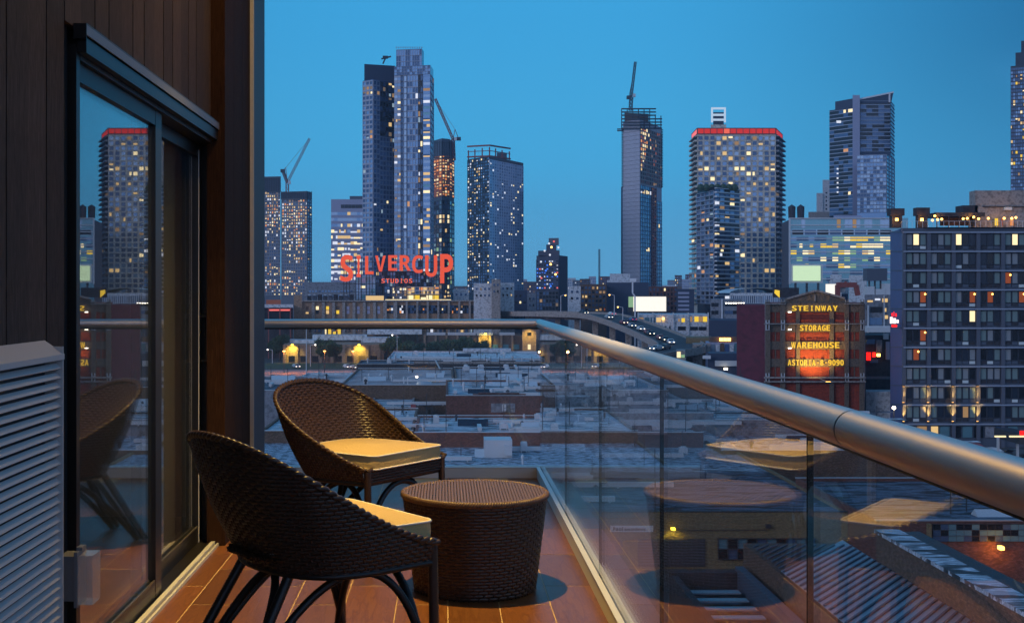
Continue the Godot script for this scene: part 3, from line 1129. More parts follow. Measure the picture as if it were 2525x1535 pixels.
func volume(B: Dictionary, called: String, chain: Array, y1: float, y0: float, deep: float, m: Material) -> void:
	var q := MB.new()
	q.prism(ring(chain, deep), y0, y1)
	part(B.root, called, q.done(), m, -B.root.position)

func pick(o: Dictionary, c: int, r: int) -> Material:
	var p: float = o.get("lit", 0.15)
	if o.has("rows_lit"):
		var rl: Array = o.rows_lit
		p = rl[mini(r, rl.size() - 1)]
	if o.has("cols_lit"):
		p *= float(o.cols_lit[c % o.cols_lit.size()])
	if rng.randf() < p:
		var pal: Array = o.get("lights", ["win_bright", "win_warm", "win_peach", "win_dim", "win_faint", "win_white", "win_cool"])
		return M[pal[rng.randi() % pal.size()]]
	var dk: Array = o.get("darks", ["pane_blue", "pane_deep", "pane_blue"])
	return M[dk[rng.randi() % dk.size()]]

# windows in a grid on one face, recessed between proud piers and bands
func facade(B: Dictionary, a2: Vector2, b2: Vector2, y0: float, y1: float, cols: int, rows: int, wf: float, hf: float, o := {}) -> void:
	var root: Node3D = B.root
	var a := Vector3(a2.x, 0, a2.y)
	var b := Vector3(b2.x, 0, b2.y)
	var u := (b - a).normalized()
	var nn := u.cross(Vector3.UP)
	var bs := Basis(u, Vector3.UP, nn)
	var cw := a.distance_to(b) / cols
	var ch := (y1 - y0) / rows
	var key := "%.3f_%.3f" % [cw * wf, ch * hf]
	var pane: BoxMesh
	if B.has(key):
		pane = B[key]
	else:
		pane = BoxMesh.new()
		pane.size = Vector3(cw * wf, ch * hf, 0.12)
		B[key] = pane
	var as_parts: bool = o.get("parts", true)
	var called: String = o.get("called", "window")
	for r in rows:
		for c in cols:
			if o.has("skip") and rng.randf() < o.skip:
				continue
			var m := pick(o, c, r)
			var pos := a + u * (c + 0.5) * cw + Vector3.UP * (y1 - (r + 0.5) * ch) + nn * 0.06
			# drawn blinds and curtains leave only part of a lit window bright
			var wb := bs
			if m.resource_name.begins_with("win") and not o.get("whole", false):
				var k := rng.randf()
				if k < 0.3:
					wb = Basis(u, Vector3.UP * 0.5, nn)
					pos += Vector3.UP * ch * hf * (-0.25 if k < 0.2 else 0.25)
				elif k < 0.45:
					wb = Basis(u * 0.5, Vector3.UP, nn)
					pos += u * cw * wf * (-0.25 if k < 0.38 else 0.25)
				elif k < 0.55:
					wb = Basis(u * 0.6, Vector3.UP * 0.7, nn)
			if as_parts and B.left > 0:
				B.left -= 1
				var w := part(root, called, pane, m, pos - root.position)
				w.basis = wb
			else:
				var rk := key + "|" + m.resource_name
				if not B.rest.has(rk):
					B.rest[rk] = []
				B.rest[rk].append(Transform3D(wb, pos - root.position))
	if o.has("m"):
		var q := MB.new()
		var d: float = o.get("d", 0.35)
		q.xf = Transform3D(bs, a)
		var L := cw * cols
		var pw := cw * (1.0 - wf)
		var bh := ch * (1.0 - hf)
		if pw > 0.001 and not o.get("no_piers", false):
			for c in cols + 1:
				q.box(Vector3(clampf(c * cw - pw / 2, 0, L), y0, 0.0), Vector3(clampf(c * cw + pw / 2, 0, L), y1, d))
		if bh > 0.001 and not o.get("no_bands", false):
			for r in rows + 1:
				q.box(Vector3(0, clampf(y0 + r * ch - bh / 2, y0, y1), 0.0), Vector3(L, clampf(y0 + r * ch + bh / 2, y0, y1), d + float(o.get("bd", 0.04))))
		part(root, "facade_grid", q.done(), M[o.m], -root.position, "stuff")

# part of face i of a chained building, by pixel columns measured on that face
func face(B: Dictionary, i: int, p0: float, p1: float, yt: float, yb: float, cols: int, rows: int, wf: float, hf: float, o := {}) -> void:
	var c: Array = o.get("chain", B.chain)
	var A := Vector2(sx(c[i][0], c[i][1]), -float(c[i][1]))
	var C := Vector2(sx(c[i + 1][0], c[i + 1][1]), -float(c[i + 1][1]))
	var a := on_face(A, C, p0)
	var b := on_face(A, C, p1)
	facade(B, a, b, sy(yb, B.zr), sy(yt, B.zr), cols, rows, wf, hf, o)

func on_face(A: Vector2, C: Vector2, px: float) -> Vector2:
	# where the line of sight through that pixel column meets the face
	var k := (px - CX) / F
	var d := C - A
	var t := (k * -A.y - A.x) / (d.x + k * d.y)
	return A + d * clampf(t, 0.0, 1.0)

func finish(B: Dictionary, called := "windows") -> void:
	for rk in B.rest:
		var s: PackedStringArray = rk.split("|")
		copies(B.root, "lit_windows" if s[1].begins_with("win") else called, B[s[0]], M[s[1]], B.rest[rk])

func add(B: Dictionary, called: String, q: MB, m: Material, kind := "") -> MeshInstance3D:
	return part(B.root, called, q.done(), m, -B.root.position, kind)

# lettering: one TextMesh stretched to the given width and height, centred at pos
func letters(parent: Node3D, text: String, pos: Vector3, w: float, h: float, m: Material, depth := 0.25, bold := true, called := "lettering") -> MeshInstance3D:
	var f := SystemFont.new()
	f.font_names = PackedStringArray(["Droid Sans"])
	if bold:
		f.font_weight = 700
	var t := TextMesh.new()
	t.text = text
	t.font = f
	t.font_size = 64
	t.pixel_size = 0.01
	t.depth = depth
	var bb := t.get_aabb()
	var o := part(parent, called, t, m)
	o.scale = Vector3(w / bb.size.x, h / bb.size.y, 1.0)
	o.position = pos - parent.position - Vector3((bb.position.x + bb.size.x / 2) * o.scale.x, (bb.position.y + bb.size.y / 2) * o.scale.y, 0)
	return o

# lattice boom between two points
func lattice(q: MB, a: Vector3, b: Vector3, w: float, t: float, bays: int) -> void:
	var d := (b - a).normalized()
	var r := d.cross(Vector3(0.3, 0.2, 1.0)).normalized() * w * 0.5
	var u := d.cross(r).normalized() * w * 0.5
	var cs := [r + u, r - u, -r - u, -r + u]
	for c in cs:
		q.bar(a + c, b + c, t)
	for i in bays:
		var p := a.lerp(b, float(i) / bays)
		var p2 := a.lerp(b, float(i + 1) / bays)
		for k in 4:
			q.bar(p + cs[k], p2 + cs[(k + 1) % 4], t * 0.7)
			q.bar(p + cs[k], p + cs[(k + 1) % 4], t * 0.6)

func crane(label: String, foot: Vector3, pivot: Vector3, tip: Vector3, tail: Vector3, m: Material, w := 2.0) -> void:
	var c := thing("tower_crane", label, "crane", foot)
	var q := MB.new()
	lattice(q, foot, pivot, w, 0.45, maxi(int(foot.distance_to(pivot) / 3.0), 2))
	part(c, "mast", q.done(), m, -foot)
	q = MB.new()
	lattice(q, pivot, tip, w * 0.7, 0.35, maxi(int(pivot.distance_to(tip) / 3.0), 4))
	part(c, "jib", q.done(), m, -foot)
	q = MB.new()
	q.bar(pivot, tail, w * 0.9)
	q.cbox(tail, Vector3(w * 1.6, w * 1.2, w * 1.6))
	part(c, "counterweight", q.done(), M.metal_dark, -foot)
	q = MB.new()
	var head := pivot + Vector3(0, pivot.distance_to(tip) * 0.22, 0) + (tail - pivot) * 0.35
	q.bar(pivot, head, 0.5)
	q.bar(tail, head, 0.4)
	q.bar(head, tip, 0.22)
	part(c, "stay", q.done(), m, -foot)
	q = MB.new()
	q.cbox(pivot + Vector3(w * 0.9, 0, w * 0.9), Vector3(w, w * 1.2, w))
	part(c, "cab", q.done(), M.metal_light, -foot)

func tree(label: String, px: float, ybase: float, ytop: float, z: float, wpx: float, seed_ := 1) -> void:
	var foot := Vector3(sx(px, z), sy(ybase, z), -z)
	foot.y = maxf(foot.y, GROUND)
	var top := sy(ytop, z)
	var hgt := top - foot.y
	var rw := wpx / F * z * 0.5
	var t := thing("street_tree", label, "tree", foot, "trees in front of the brick film studio")
	var r := RandomNumberGenerator.new()
	r.seed = seed_ * 31 + 5
	var q := MB.new()
	q.tube(PackedVector3Array([Vector3.ZERO, Vector3(0.1, hgt * 0.25, 0), Vector3(-0.1, hgt * 0.55, 0.1)]), PackedFloat32Array([0.32, 0.24, 0.12]), 7)
	for k in 6:
		var an := k * 1.1 + r.randf()
		var e := Vector3(cos(an) * rw * 0.6, hgt * r.randf_range(0.55, 0.85), sin(an) * rw * 0.6)
		q.rod(Vector3(0, hgt * 0.3, 0), e, 0.11, 5, 0.03)
	part(t, "trunk", q.done(), M.bark)
	# crown: leaf sprays in clumps
	var clumps := []
	for k in 11:
		var an := r.randf() * TAU
		var rr := rw * sqrt(r.randf()) * 0.72
		clumps.append([Vector3(cos(an) * rr, hgt * r.randf_range(0.42, 0.86), sin(an) * rr * 0.8), rw * r.randf_range(0.28, 0.5)])
	var leaf := MB.new()
	for k in 5:
		leaf.xf = Transform3D(Basis(Vector3(r.randf() - 0.5, r.randf() - 0.5, r.randf() - 0.5).normalized(), r.randf() * TAU), Vector3(r.randf() - 0.5, r.randf() - 0.5, r.randf() - 0.5) * 0.7)
		leaf.quad(Vector3(-0.22, -0.12, 0), Vector3(0.22, -0.12, 0.05), Vector3(0.22, 0.12, 0), Vector3(-0.22, 0.12, 0.05))
	var lm := leaf.done()
	for k in 3:
		var w := []
		for i in 330:
			var c: Array = clumps[r.randi() % clumps.size()]
			var d: Vector3 = Vector3(r.randfn(), r.randfn(), r.randfn()).normalized() * float(c[1]) * pow(r.randf(), 0.45)
			d.y *= 0.75
			w.append(Transform3D(Basis(Vector3(r.randf() - 0.5, r.randf() - 0.5, r.randf() - 0.5).normalized(), r.randf() * TAU).scaled(Vector3.ONE * r.randf_range(0.7, 1.5)), c[0] + d))
		copies(t, "crown", lm, M["leaf_%d" % k], w)

func lamp_post(label: String, px: float, ybase: float, ytop: float, z: float, side := 1.0, glow_key := "lamp_white", group := "slender street lamps among the low roofs") -> void:
	var foot := sp(px, ybase, z)
	foot.y = maxf(foot.y, GROUND)
	var h := sy(ytop, z) - foot.y
	var t := thing("street_lamp", label, "street lamp", foot, group)
	var q := MB.new()
	q.rod(Vector3.ZERO, Vector3(0, h, 0), 0.13, 6, 0.09)
	part(t, "pole", q.done(), M.pole_white)
	q = MB.new()
	q.rod(Vector3(0, h - 0.1, 0), Vector3(side * 1.4, h + 0.25, 0), 0.07, 6)
	part(t, "arm", q.done(), M.pole_white)
	q = MB.new()
	q.cbox(Vector3(side * 1.7, h + 0.28, 0), Vector3(0.9, 0.16, 0.4))
	part(t, "head", q.done(), M.pole_white)
	var s := SphereMesh.new()
	s.radius = 0.26
	s.height = 0.44
	s.radial_segments = 10
	s.rings = 5
	part(t, "bulb", s, M[glow_key], Vector3(side * 1.7, h + 0.02, 0))

# ---------------------------------------------------------------- low warehouses and their roofs
func low(called: String, label: String, px0: float, px1: float, ytop: float, hr: float, yfar: float, wall: String, roof: String, o := {}) -> Dictionary:
	var zf := hr * F / (ytop - CY)
	var zb := hr * F / (yfar - CY)
	var x0 := sx(px0, zf)
	var x1 := sx(px1, zf)
	var y := EYE - hr
	var root := thing(called, label, "building", Vector3((x0 + x1) / 2, GROUND, -zf))
	var B := {"root": root, "left": 300, "rest": {}, "chain": [[px0, zf], [px1, zf]], "zr": zf}
	var q := MB.new()
	q.box(Vector3(x0, GROUND, -zf), Vector3(x1, y - 0.5, -zb))
	add(B, "wall", q, M[wall])
	var pw := 0.35
	for e in [[Vector3(x0, y - 0.499, -zf), Vector3(x1, y, -zf - pw)], [Vector3(x0, y - 0.499, -zb + pw), Vector3(x1, y, -zb)], [Vector3(x0, y - 0.499, -zf - pw), Vector3(x0 + pw, y, -zb + pw)], [Vector3(x1 - pw, y - 0.499, -zf - pw), Vector3(x1, y, -zb + pw)]]:
		q = MB.new()
		q.box(e[0], e[1])
		add(B, "parapet", q, M[wall])
	for e in [[Vector3(x0 - 0.06, y + 0.001, -zf + 0.06), Vector3(x1 + 0.06, y + 0.09, -zf - pw - 0.05)], [Vector3(x0 - 0.06, y + 0.001, -zb + pw + 0.05), Vector3(x1 + 0.06, y + 0.09, -zb - 0.06)]]:
		q = MB.new()
		q.box(e[0], e[1])
		add(B, "coping", q, M[o.get("coping", "metal_light")])
	q = MB.new()
	q.box(Vector3(x0 + pw, y - 0.498, -zf - pw), Vector3(x1 - pw, y - 0.30, -zb + pw))
	add(B, "roof", q, M[roof])
	var ry := y - 0.30
	var W := x1 - x0 - 2.0
	var D := zb - zf - 2.0
	# sheet seams
	if o.get("seams", 0.0) > 0.0:
		q = MB.new()
		var s: float = o.seams
		var n := int(D / s)
		for i in n:
			q.box(Vector3(x0 + pw, ry + 0.001, -zf - 0.6 - i * s), Vector3(x1 - pw, ry + 0.12, -zf - 0.75 - i * s))
		add(B, "roof_seams", q, M.roof_metal, "stuff")
	clutter(B, Vector3(x0 + 1.0, ry, -zf - 1.0), W, D, o.get("items", 8))
	return B

func clutter(B: Dictionary, o: Vector3, W: float, D: float, n: int) -> void:
	for i in n:
		var x := o.x + rng.randf() * W
		var z := o.z - rng.randf() * D
		var y := o.y + 0.002
		var q := MB.new()
		match [0, 2, 3, 4, 5, 6, 6, 7, 7, 4][rng.randi() % 10]:
			0, 1:
				var s := Vector3(rng.randf_range(0.8, 1.7), rng.randf_range(0.6, 1.1), rng.randf_range(0.8, 1.4))
				q.box(Vector3(x - s.x / 2, y + 0.25, z - s.z / 2), Vector3(x + s.x / 2, y + 0.25 + s.y, z + s.z / 2))
				for k in [[-1, -1], [1, -1], [-1, 1], [1, 1]]:
					q.box(Vector3(x + k[0] * s.x * 0.4 - 0.06, y, z + k[1] * s.z * 0.4 - 0.06), Vector3(x + k[0] * s.x * 0.4 + 0.06, y + 0.249, z + k[1] * s.z * 0.4 + 0.06))
				q.xf.origin = Vector3(x, y + 0.251 + s.y, z)
				q.lathe(PackedVector2Array([Vector2(s.z * 0.38, 0.0), Vector2(s.z * 0.38, 0.14), Vector2(s.z * 0.3, 0.15), Vector2(0, 0.06)]), 12)
				add(B, "cooling_unit", q, M.metal_light)
			2, 3:
				q.xf.origin = Vector3(x, y, z)
				var h := rng.randf_range(0.4, 1.1)
				var r := rng.randf_range(0.10, 0.2)
				q.lathe(PackedVector2Array([Vector2(r, 0), Vector2(r, h), Vector2(r * 1.7, h + 0.05), Vector2(r * 1.7, h + 0.3), Vector2(0.0, h + 0.55)]), 10)
				add(B, "vent", q, M[["metal_light", "metal_dark", "metal_light"][rng.randi() % 3]])
			4:
				var l := rng.randf_range(5, 13)
				var alongx := rng.randf() < 0.75
				var e := Vector3(l if alongx else 0.0, 0, 0.0 if alongx else -l * 0.6)
				var a := Vector3(x, y + 0.45, z)
				q.bar(a, a + e, 0.55, 0.5)
				for k in 3:
					var p := a + e * (0.1 + 0.4 * k)
					q.box(p + Vector3(-0.1, -0.45, -0.1), p + Vector3(0.1, -0.251, 0.1))
				add(B, "duct", q, M.metal_light)
			5:
				var l := rng.randf_range(2, 5)
				var w := rng.randf_range(0.7, 1.3)
				q.quad(Vector3(x, y, z + w), Vector3(x + l, y, z + w), Vector3(x + l, y + w * 0.8, z), Vector3(x, y + w * 0.8, z))
				q.quad(Vector3(x + l, y, z - w), Vector3(x, y, z - w), Vector3(x, y + w * 0.8, z), Vector3(x + l, y + w * 0.8, z))
				q.tri(Vector3(x + l, y, z + w), Vector3(x + l, y, z - w), Vector3(x + l, y + w * 0.8, z))
				q.tri(Vector3(x, y, z - w), Vector3(x, y, z + w), Vector3(x, y + w * 0.8, z))
				add(B, "skylight", q, M[["roof_metal", "glass_dark", "metal_light"][rng.randi() % 3]])
			6:
				var l := rng.randf_range(4, 12)
				q.box(Vector3(x, y, z), Vector3(x + l, y + 0.012, z - rng.randf_range(1, 3)))
				add(B, "roof_patch", q, M[["roof_white", "roof_dark", "roof_silver"][rng.randi() % 3]])
			7:
				q.rod(Vector3(x, y, z), Vector3(x, y + rng.randf_range(2.0, 4.5), z), 0.06, 6)
				q.rod(Vector3(x, y + 1.8, z), Vector3(x + 0.7, y + 1.9, z), 0.04, 5)
				add(B, "mast", q, M.metal_dark)

func make_car(called: String, label: String, key: String, at: Vector3, turn: float, group: String) -> Node3D:
	var t := thing(called, label, "car", at, group)
	t.rotation.y = turn
	var prof := [Vector2(-2.2, 0.35), Vector2(2.2, 0.35), Vector2(2.25, 0.75), Vector2(1.15, 0.92), Vector2(0.45, 1.42), Vector2(-1.2, 1.45), Vector2(-1.95, 0.98), Vector2(-2.22, 0.88)]
	var q := MB.new()
	var k := prof.size()
	for i in k:
		var a: Vector2 = prof[i]
		var b: Vector2 = prof[(i + 1) % k]
		var wa := 0.86 if a.y < 1.0 else 0.66
		var wb := 0.86 if b.y < 1.0 else 0.66
		q.quad(Vector3(wa, a.y, a.x), Vector3(-wa, a.y, a.x), Vector3(-wb, b.y, b.x), Vector3(wb, b.y, b.x))
	for s in [1.0, -1.0]:
		var c := Vector3(0.86 * s, 0.7, 0.0)
		for i in k:
			var a: Vector2 = prof[i]
			var b: Vector2 = prof[(i + 1) % k]
			var pa := Vector3((0.86 if a.y < 1.0 else 0.66) * s, a.y, a.x)
			var pb := Vector3((0.86 if b.y < 1.0 else 0.66) * s, b.y, b.x)
			if s > 0:
				q.tri(c, pb, pa)
			else:
				q.tri(c, pa, pb)
	part(t, "body", q.done(), M[key])
	q = MB.new()
	q.box(Vector3(-0.70, 1.02, -1.3), Vector3(0.70, 1.30, 0.35))
	q.quad(Vector3(0.66, 0.97, 1.10), Vector3(-0.66, 0.97, 1.10), Vector3(-0.58, 1.36, 0.57), Vector3(0.58, 1.36, 0.57))
	q.quad(Vector3(-0.66, 1.06, -1.88), Vector3(0.66, 1.06, -1.88), Vector3(0.58, 1.38, -1.35), Vector3(-0.58, 1.38, -1.35))
	part(t, "windows", q.done(), M.pane_black)
	var w := CylinderMesh.new()
	w.top_radius = 0.33
	w.bottom_radius = 0.33
	w.height = 0.22
	w.radial_segments = 14
	w.rings = 1
	for s in [[-0.8, 1.35], [0.8, 1.35], [-0.8, -1.35], [0.8, -1.35]]:
		var p := part(t, "wheel", w, M.tyre, Vector3(s[0], 0.33, s[1]))
		p.rotation.z = PI / 2
	for s in [-0.6, 0.6]:
		part(t, "headlight", boxm(Vector3(s - 0.16, 0.62, 2.2), Vector3(s + 0.16, 0.74, 2.27)), M.lamp_white)
		part(t, "taillight", boxm(Vector3(s - 0.18, 0.68, -2.26), Vector3(s + 0.18, 0.84, -2.19)), M.red_glow)
	return t

func city() -> void:
	city_materials()
	var q := MB.new()
	q.quad(Vector3(-4000, GROUND, 300), Vector3(4000, GROUND, 300), Vector3(4000, GROUND, -2600), Vector3(-4000, GROUND, -2600))
	struct("ground", q.done(), M.asphalt)
	towers()
	midground()
	studio()
	warehouse()
	hotel()
	viaduct()
	roofs()

func towers() -> void:
	# two-part tower under construction behind the wall edge
	var B := block("construction_tower", "wide unfinished tower with glowing orange upper floors at the left edge of the skyline", [[693, 1100], [757, 1090], [768, 1105]], 473, 30, M.slate)
	face(B, 0, 695, 757, 492, 728, 11, 30, 0.62, 0.6, {"m": "grey_wall", "rows_lit": [0.5, 0.8, 0.9, 0.9, 0.9, 0.9, 0.85, 0.9, 0.8, 0.6, 0.7, 0.5, 0.55, 0.5, 0.35, 0.4, 0.3, 0.3, 0.25, 0.15, 0.15, 0.25, 0.3, 0.1, 0.55, 0.6, 0.5, 0.4, 0.5, 0.55], "lights": ["win_warm", "win_bright", "win_orange", "win_white", "win_dim"], "darks": ["pane_deep", "slate"], "parts": false})
	face(B, 1, 757, 768, 492, 728, 2, 30, 0.6, 0.6, {"m": "slate", "lit": 0.12, "parts": false})
	q_fins(B, [[693, 1099.5], [757, 1089.5], [768, 1104.5]], 473, 491, 17, M.mullion_dark)
	finish(B)
	B = block("construction_tower", "taller left half of the unfinished tower, partly hidden by the balcony wall", [[560, 1120], [691, 1110]], 437, 30, M.slate)
	face(B, 0, 620, 691, 473, 728, 13, 32, 0.62, 0.6, {"m": "grey_wall", "rows_lit": [0.7, 0.95, 0.95, 0.9, 0.9, 0.9, 0.8, 0.75, 0.8, 0.6, 0.6, 0.5, 0.5, 0.4, 0.4, 0.3, 0.3, 0.25, 0.2, 0.2, 0.15, 0.2, 0.2, 0.5, 0.5, 0.55, 0.4, 0.5, 0.5, 0.5], "lights": ["win_warm", "win_bright", "win_orange", "win_white", "win_dim"], "darks": ["pane_deep", "slate"], "parts": false})
	q_fins(B, [[560, 1119], [691, 1109]], 437, 472, 30, M.mullion_dark)
	finish(B)
	crane("tower crane on the unfinished tower at the far left, jib rising to the right", sp(708, 473, 1090), sp(708, 450, 1090), sp(763, 341, 1085), sp(697, 421, 1092), M.steel_red, 2.4)

	# low office slab left of the big tower
	B = block("office_block", "pale office slab with bright horizontal window bands behind the red roof letters", [[816, 1050], [912, 1050]], 491, 30, M.lavender_metal)
	face(B, 0, 816, 912, 519, 722, 12, 14, 0.97, 0.52, {"m": "lavender_metal", "no_piers": true, "rows_lit": [0.02, 0.12, 0.3, 0.9, 0.95, 0.9, 0.9, 0.95, 0.95, 0.9, 0.95, 0.9, 0.85, 0.8], "lights": ["win_white", "win_bright", "win_warm", "win_white"], "darks": ["pane_pale", "pane_blue"], "parts": false, "d": 0.1})
	face(B, 0, 840, 912, 503, 514, 8, 1, 0.96, 0.8, {"lit": 0.0, "darks": ["pane_black"], "parts": false})
	volume(B, "penthouse", [[862, 1056], [896, 1056]], sy(483, 1056), sy(491, 1056), 16, M.slate)
	finish(B)

	# the big twin-winged tower
	B = block("glass_tower", "tallest tower of the skyline, twin glass wings with lit corner windows", [[972, 690], [1061, 685], [1068.5, 700]], 164, 32, M.pane_deep)
	var sky_d := ["pane_blue", "pane_deep", "pane_blue", "pane_pale"]
	face(B, 0, 972, 988, 187, 702, 2, 35, 0.92, 0.42, {"m": "mullion", "lit": 0.30, "lights": ["win_bright", "win_warm", "win_white", "win_dim"], "darks": ["pane_pale", "pane_blue"], "bd": 0.0, "d": 0.25})
	face(B, 0, 988, 995, 187, 702, 1, 35, 0.8, 0.82, {"m": "mullion_dark", "lit": 0.04, "darks": ["pane_deep"], "parts": false})
	face(B, 0, 995, 1003, 187, 702, 1, 35, 0.9, 0.85, {"m": "mullion", "lit": 0.05, "darks": ["pane_pale"], "parts": false, "d": 0.7})
	face(B, 0, 1004, 1031, 187, 702, 4, 35, 0.84, 0.82, {"m": "mullion", "lit": 0.02, "darks": ["pane_deep", "pane_blue"], "parts": false, "bd": 0.0})
	face(B, 0, 1031, 1042, 187, 702, 2, 35, 0.86, 0.84, {"m": "mullion_dark", "cols_lit": [1.0, 0.2], "lit": 0.30, "darks": ["pane_black", "pane_deep"], "bd": 0.0})
	face(B, 0, 1043, 1061, 187, 702, 1, 35, 0.9, 0.46, {"m": "pane_blue", "lit": 0.60, "lights": ["win_bright", "win_warm", "win_warm", "win_dim", "win_white"], "darks": ["pane_pale", "pane_blue", "pane_teal"], "bd": 0.0})
	face(B, 1, 1061, 1068.5, 187, 702, 2, 35, 0.8, 0.8, {"m": "mullion", "lit": 0.02, "parts": false})
	face(B, 0, 972, 1061, 165, 186, 14, 3, 0.9, 0.9, {"m": "mullion", "lit": 0.0, "darks": ["pane_deep", "pane_blue"], "parts": false})
	volume(B, "crown", [[977, 695], [1040, 692], [1045, 700]], sy(118, 690), sy(164, 690), 20, M.pane_deep)
	face(B, 0, 977, 1040, 119, 163, 11, 3, 0.84, 0.92, {"chain": [[977, 695], [1040, 692]], "m": "mullion", "lit": 0.0, "darks": ["pane_deep", "pane_blue"], "parts": false})
	for k in 12:
		var qq := MB.new()
		var x := lerpf(977, 1040, k / 11.0)
		qq.bar(sp(x, 119, 694), sp(x, 115, 694), 0.5)
		add(B, "crown_post", qq, M.mullion)
	finish(B)
	B = block("glass_tower", "left wing of the tallest tower with dark balcony recess and dark roof box", [[894.5, 705], [920, 700], [975, 712]], 199, 30, M.pane_deep)
	face(B, 0, 894.5, 920, 201, 705, 3, 42, 0.74, 0.62, {"m": "mullion", "rows_lit": [0.0, 0.7, 0.4, 0.03], "darks": ["pane_deep", "pane_deep", "pane_blue"], "parts": false})
	face(B, 1, 920, 936, 201, 705, 2, 42, 0.8, 0.7, {"m": "mullion", "rows_lit": [0.0, 0.1, 0.3, 0.25, 0.25, 0.08], "lit": 0.06, "darks": ["pane_blue", "pane_deep"], "parts": false})
	face(B, 1, 936, 957, 201, 335, 3, 11, 0.9, 0.8, {"m": "mullion_dark", "lit": 0.05, "darks": ["pane_black", "pane_deep"], "parts": false})
	face(B, 1, 957, 974, 201, 335, 2, 11, 0.9, 0.8, {"m": "mullion_dark", "lit": 0.30, "darks": ["pane_black", "pane_deep"], "parts": false})
	face(B, 1, 936, 974, 337, 705, 5, 31, 0.84, 0.72, {"m": "mullion", "lit": 0.07, "rows_lit": [0.5, 0.06], "darks": ["pane_blue", "pane_deep"], "parts": false})
	volume(B, "roof_box", [[898, 708], [974, 714]], sy(155, 705), sy(199, 705), 22, M.navy_wall)
	var qa := MB.new()
	qa.bar(sp(944, 157, 712), sp(952, 139, 712), 0.8)
	qa.bar(sp(940, 145, 712), sp(964, 139, 712), 0.8)
	qa.cbox(sp(950, 141, 712), Vector3(3, 1.5, 2))
	add(B, "roof_rig", qa, M.mullion_dark)
	finish(B)

	# round tower under construction behind it
	B = block("construction_tower", "round unfinished tower with a netted glowing middle section behind the tallest tower", [[1055, 1010], [1090, 985], [1108, 990], [1119.5, 1010]], 350, 24, M.slate)
	var oc := [[1055, 1010], [1090, 985], [1108, 990], [1119.5, 1010]]
	for i in 3:
		var n: int = [5, 3, 2][i]
		face(B, i, oc[i][0], oc[i + 1][0], 391, 489, n, 13, 0.72, 0.62, {"m": "net_orange", "lit": 0.8, "lights": ["win_orange", "win_bright", "win_warm", "win_orange"], "darks": ["net_orange"], "parts": false})
		face(B, i, oc[i][0], oc[i + 1][0], 498, 724, n, 20, 0.8, 0.74, {"m": "mullion_dark", "lit": 0.16, "lights": ["win_warm", "win_bright", "win_dim", "win_green"], "darks": ["pane_teal", "pane_deep", "pane_black"], "parts": false})
	q_fins(B, oc, 350, 389, 12, M.mullion_dark)
	finish(B)
	crane("tower crane behind the tallest tower, long jib leaning left", sp(1119, 395, 1000), sp(1117, 343, 1000), sp(1073, 243, 1000), sp(1131, 342, 1002), M.steel_red, 2.2)

	# blue diamond-glass tower
	B = block("glass_tower", "blue glass tower with diamond patterned panes and an open steel crown", [[1153, 925], [1207, 900], [1290.5, 950]], 393, 30, M.glass_dark)
	face(B, 0, 1153, 1207, 395, 722, 10, 46, 0.66, 0.6, {"m": "mullion_dark", "lit": 0.24, "cols_lit": [1.4, 1.2, 0.7, 0.8, 1.3, 1.2, 0.6, 0.4, 0.3, 1.3], "lights": ["win_white", "win_bright", "win_white", "win_warm"], "darks": ["pane_deep", "pane_blue", "pane_black"], "parts": false})
	face(B, 1, 1207, 1290.5, 401, 722, 15, 45, 0.6, 0.62, {"m": "pane_pale", "lit": 0.07, "lights": ["win_white", "win_bright", "win_white"], "darks": ["pane_deep", "pane_blue"], "parts": false, "d": 0.2})
	var qc := MB.new()
	var ctop := sy(361, 900)
	for p in [[1155, 925], [1171, 918], [1189, 909], [1207, 903], [1222, 912], [1238, 922], [1256, 932]]:
		qc.bar(sp(p[0], 394, p[1]), Vector3(sx(p[0], p[1]), ctop, -p[1]), 0.9)
	var cc := [sp(1153, 361, 925), sp(1207, 358, 900), sp(1258, 366, 934)]
	for k in 3:
		for i in 2:
			qc.bar(cc[i] - Vector3(0, k * 4.0, 0), cc[i + 1] - Vector3(0, k * 4.0, 0), 1.1 if k != 1 else 0.5)
	add(B, "steel_crown", qc, M.steel_red)
	volume(B, "roof_core", [[1225, 925], [1250, 932]], sy(366, 900), sy(394, 900), 10, M.grey_wall)
	finish(B)

	# small stepped hotel with coloured lights
	B = block("boutique_hotel", "small dark stepped tower speckled with blue and pink lights", [[1323, 600], [1378, 592], [1400, 612]], 630, 20, M.navy_wall)
	face(B, 0, 1323, 1379, 640, 714, 9, 8, 0.7, 0.34, {"m": "navy_wall", "lit": 0.6, "lights": ["win_white", "win_blue", "win_white", "pink_glow", "win_blue"], "darks": ["pane_deep", "pane_black"], "parts": true})
	face(B, 0, 1323, 1379, 718, 764, 7, 5, 0.84, 0.8, {"m": "mullion_dark", "lit": 0.03, "darks": ["pane_black", "pane_deep"], "parts": true})
	volume(B, "upper_floor", [[1327, 598], [1380, 593]], sy(618, 600), sy(630, 600), 14, M.navy_wall)
	volume(B, "upper_floor", [[1347, 598], [1372, 594]], sy(603, 600), sy(618, 600), 12, M.navy_wall)
	volume(B, "roof_tank", [[1353, 599], [1378, 597]], sy(587, 600), sy(603, 600), 9, M.slate)
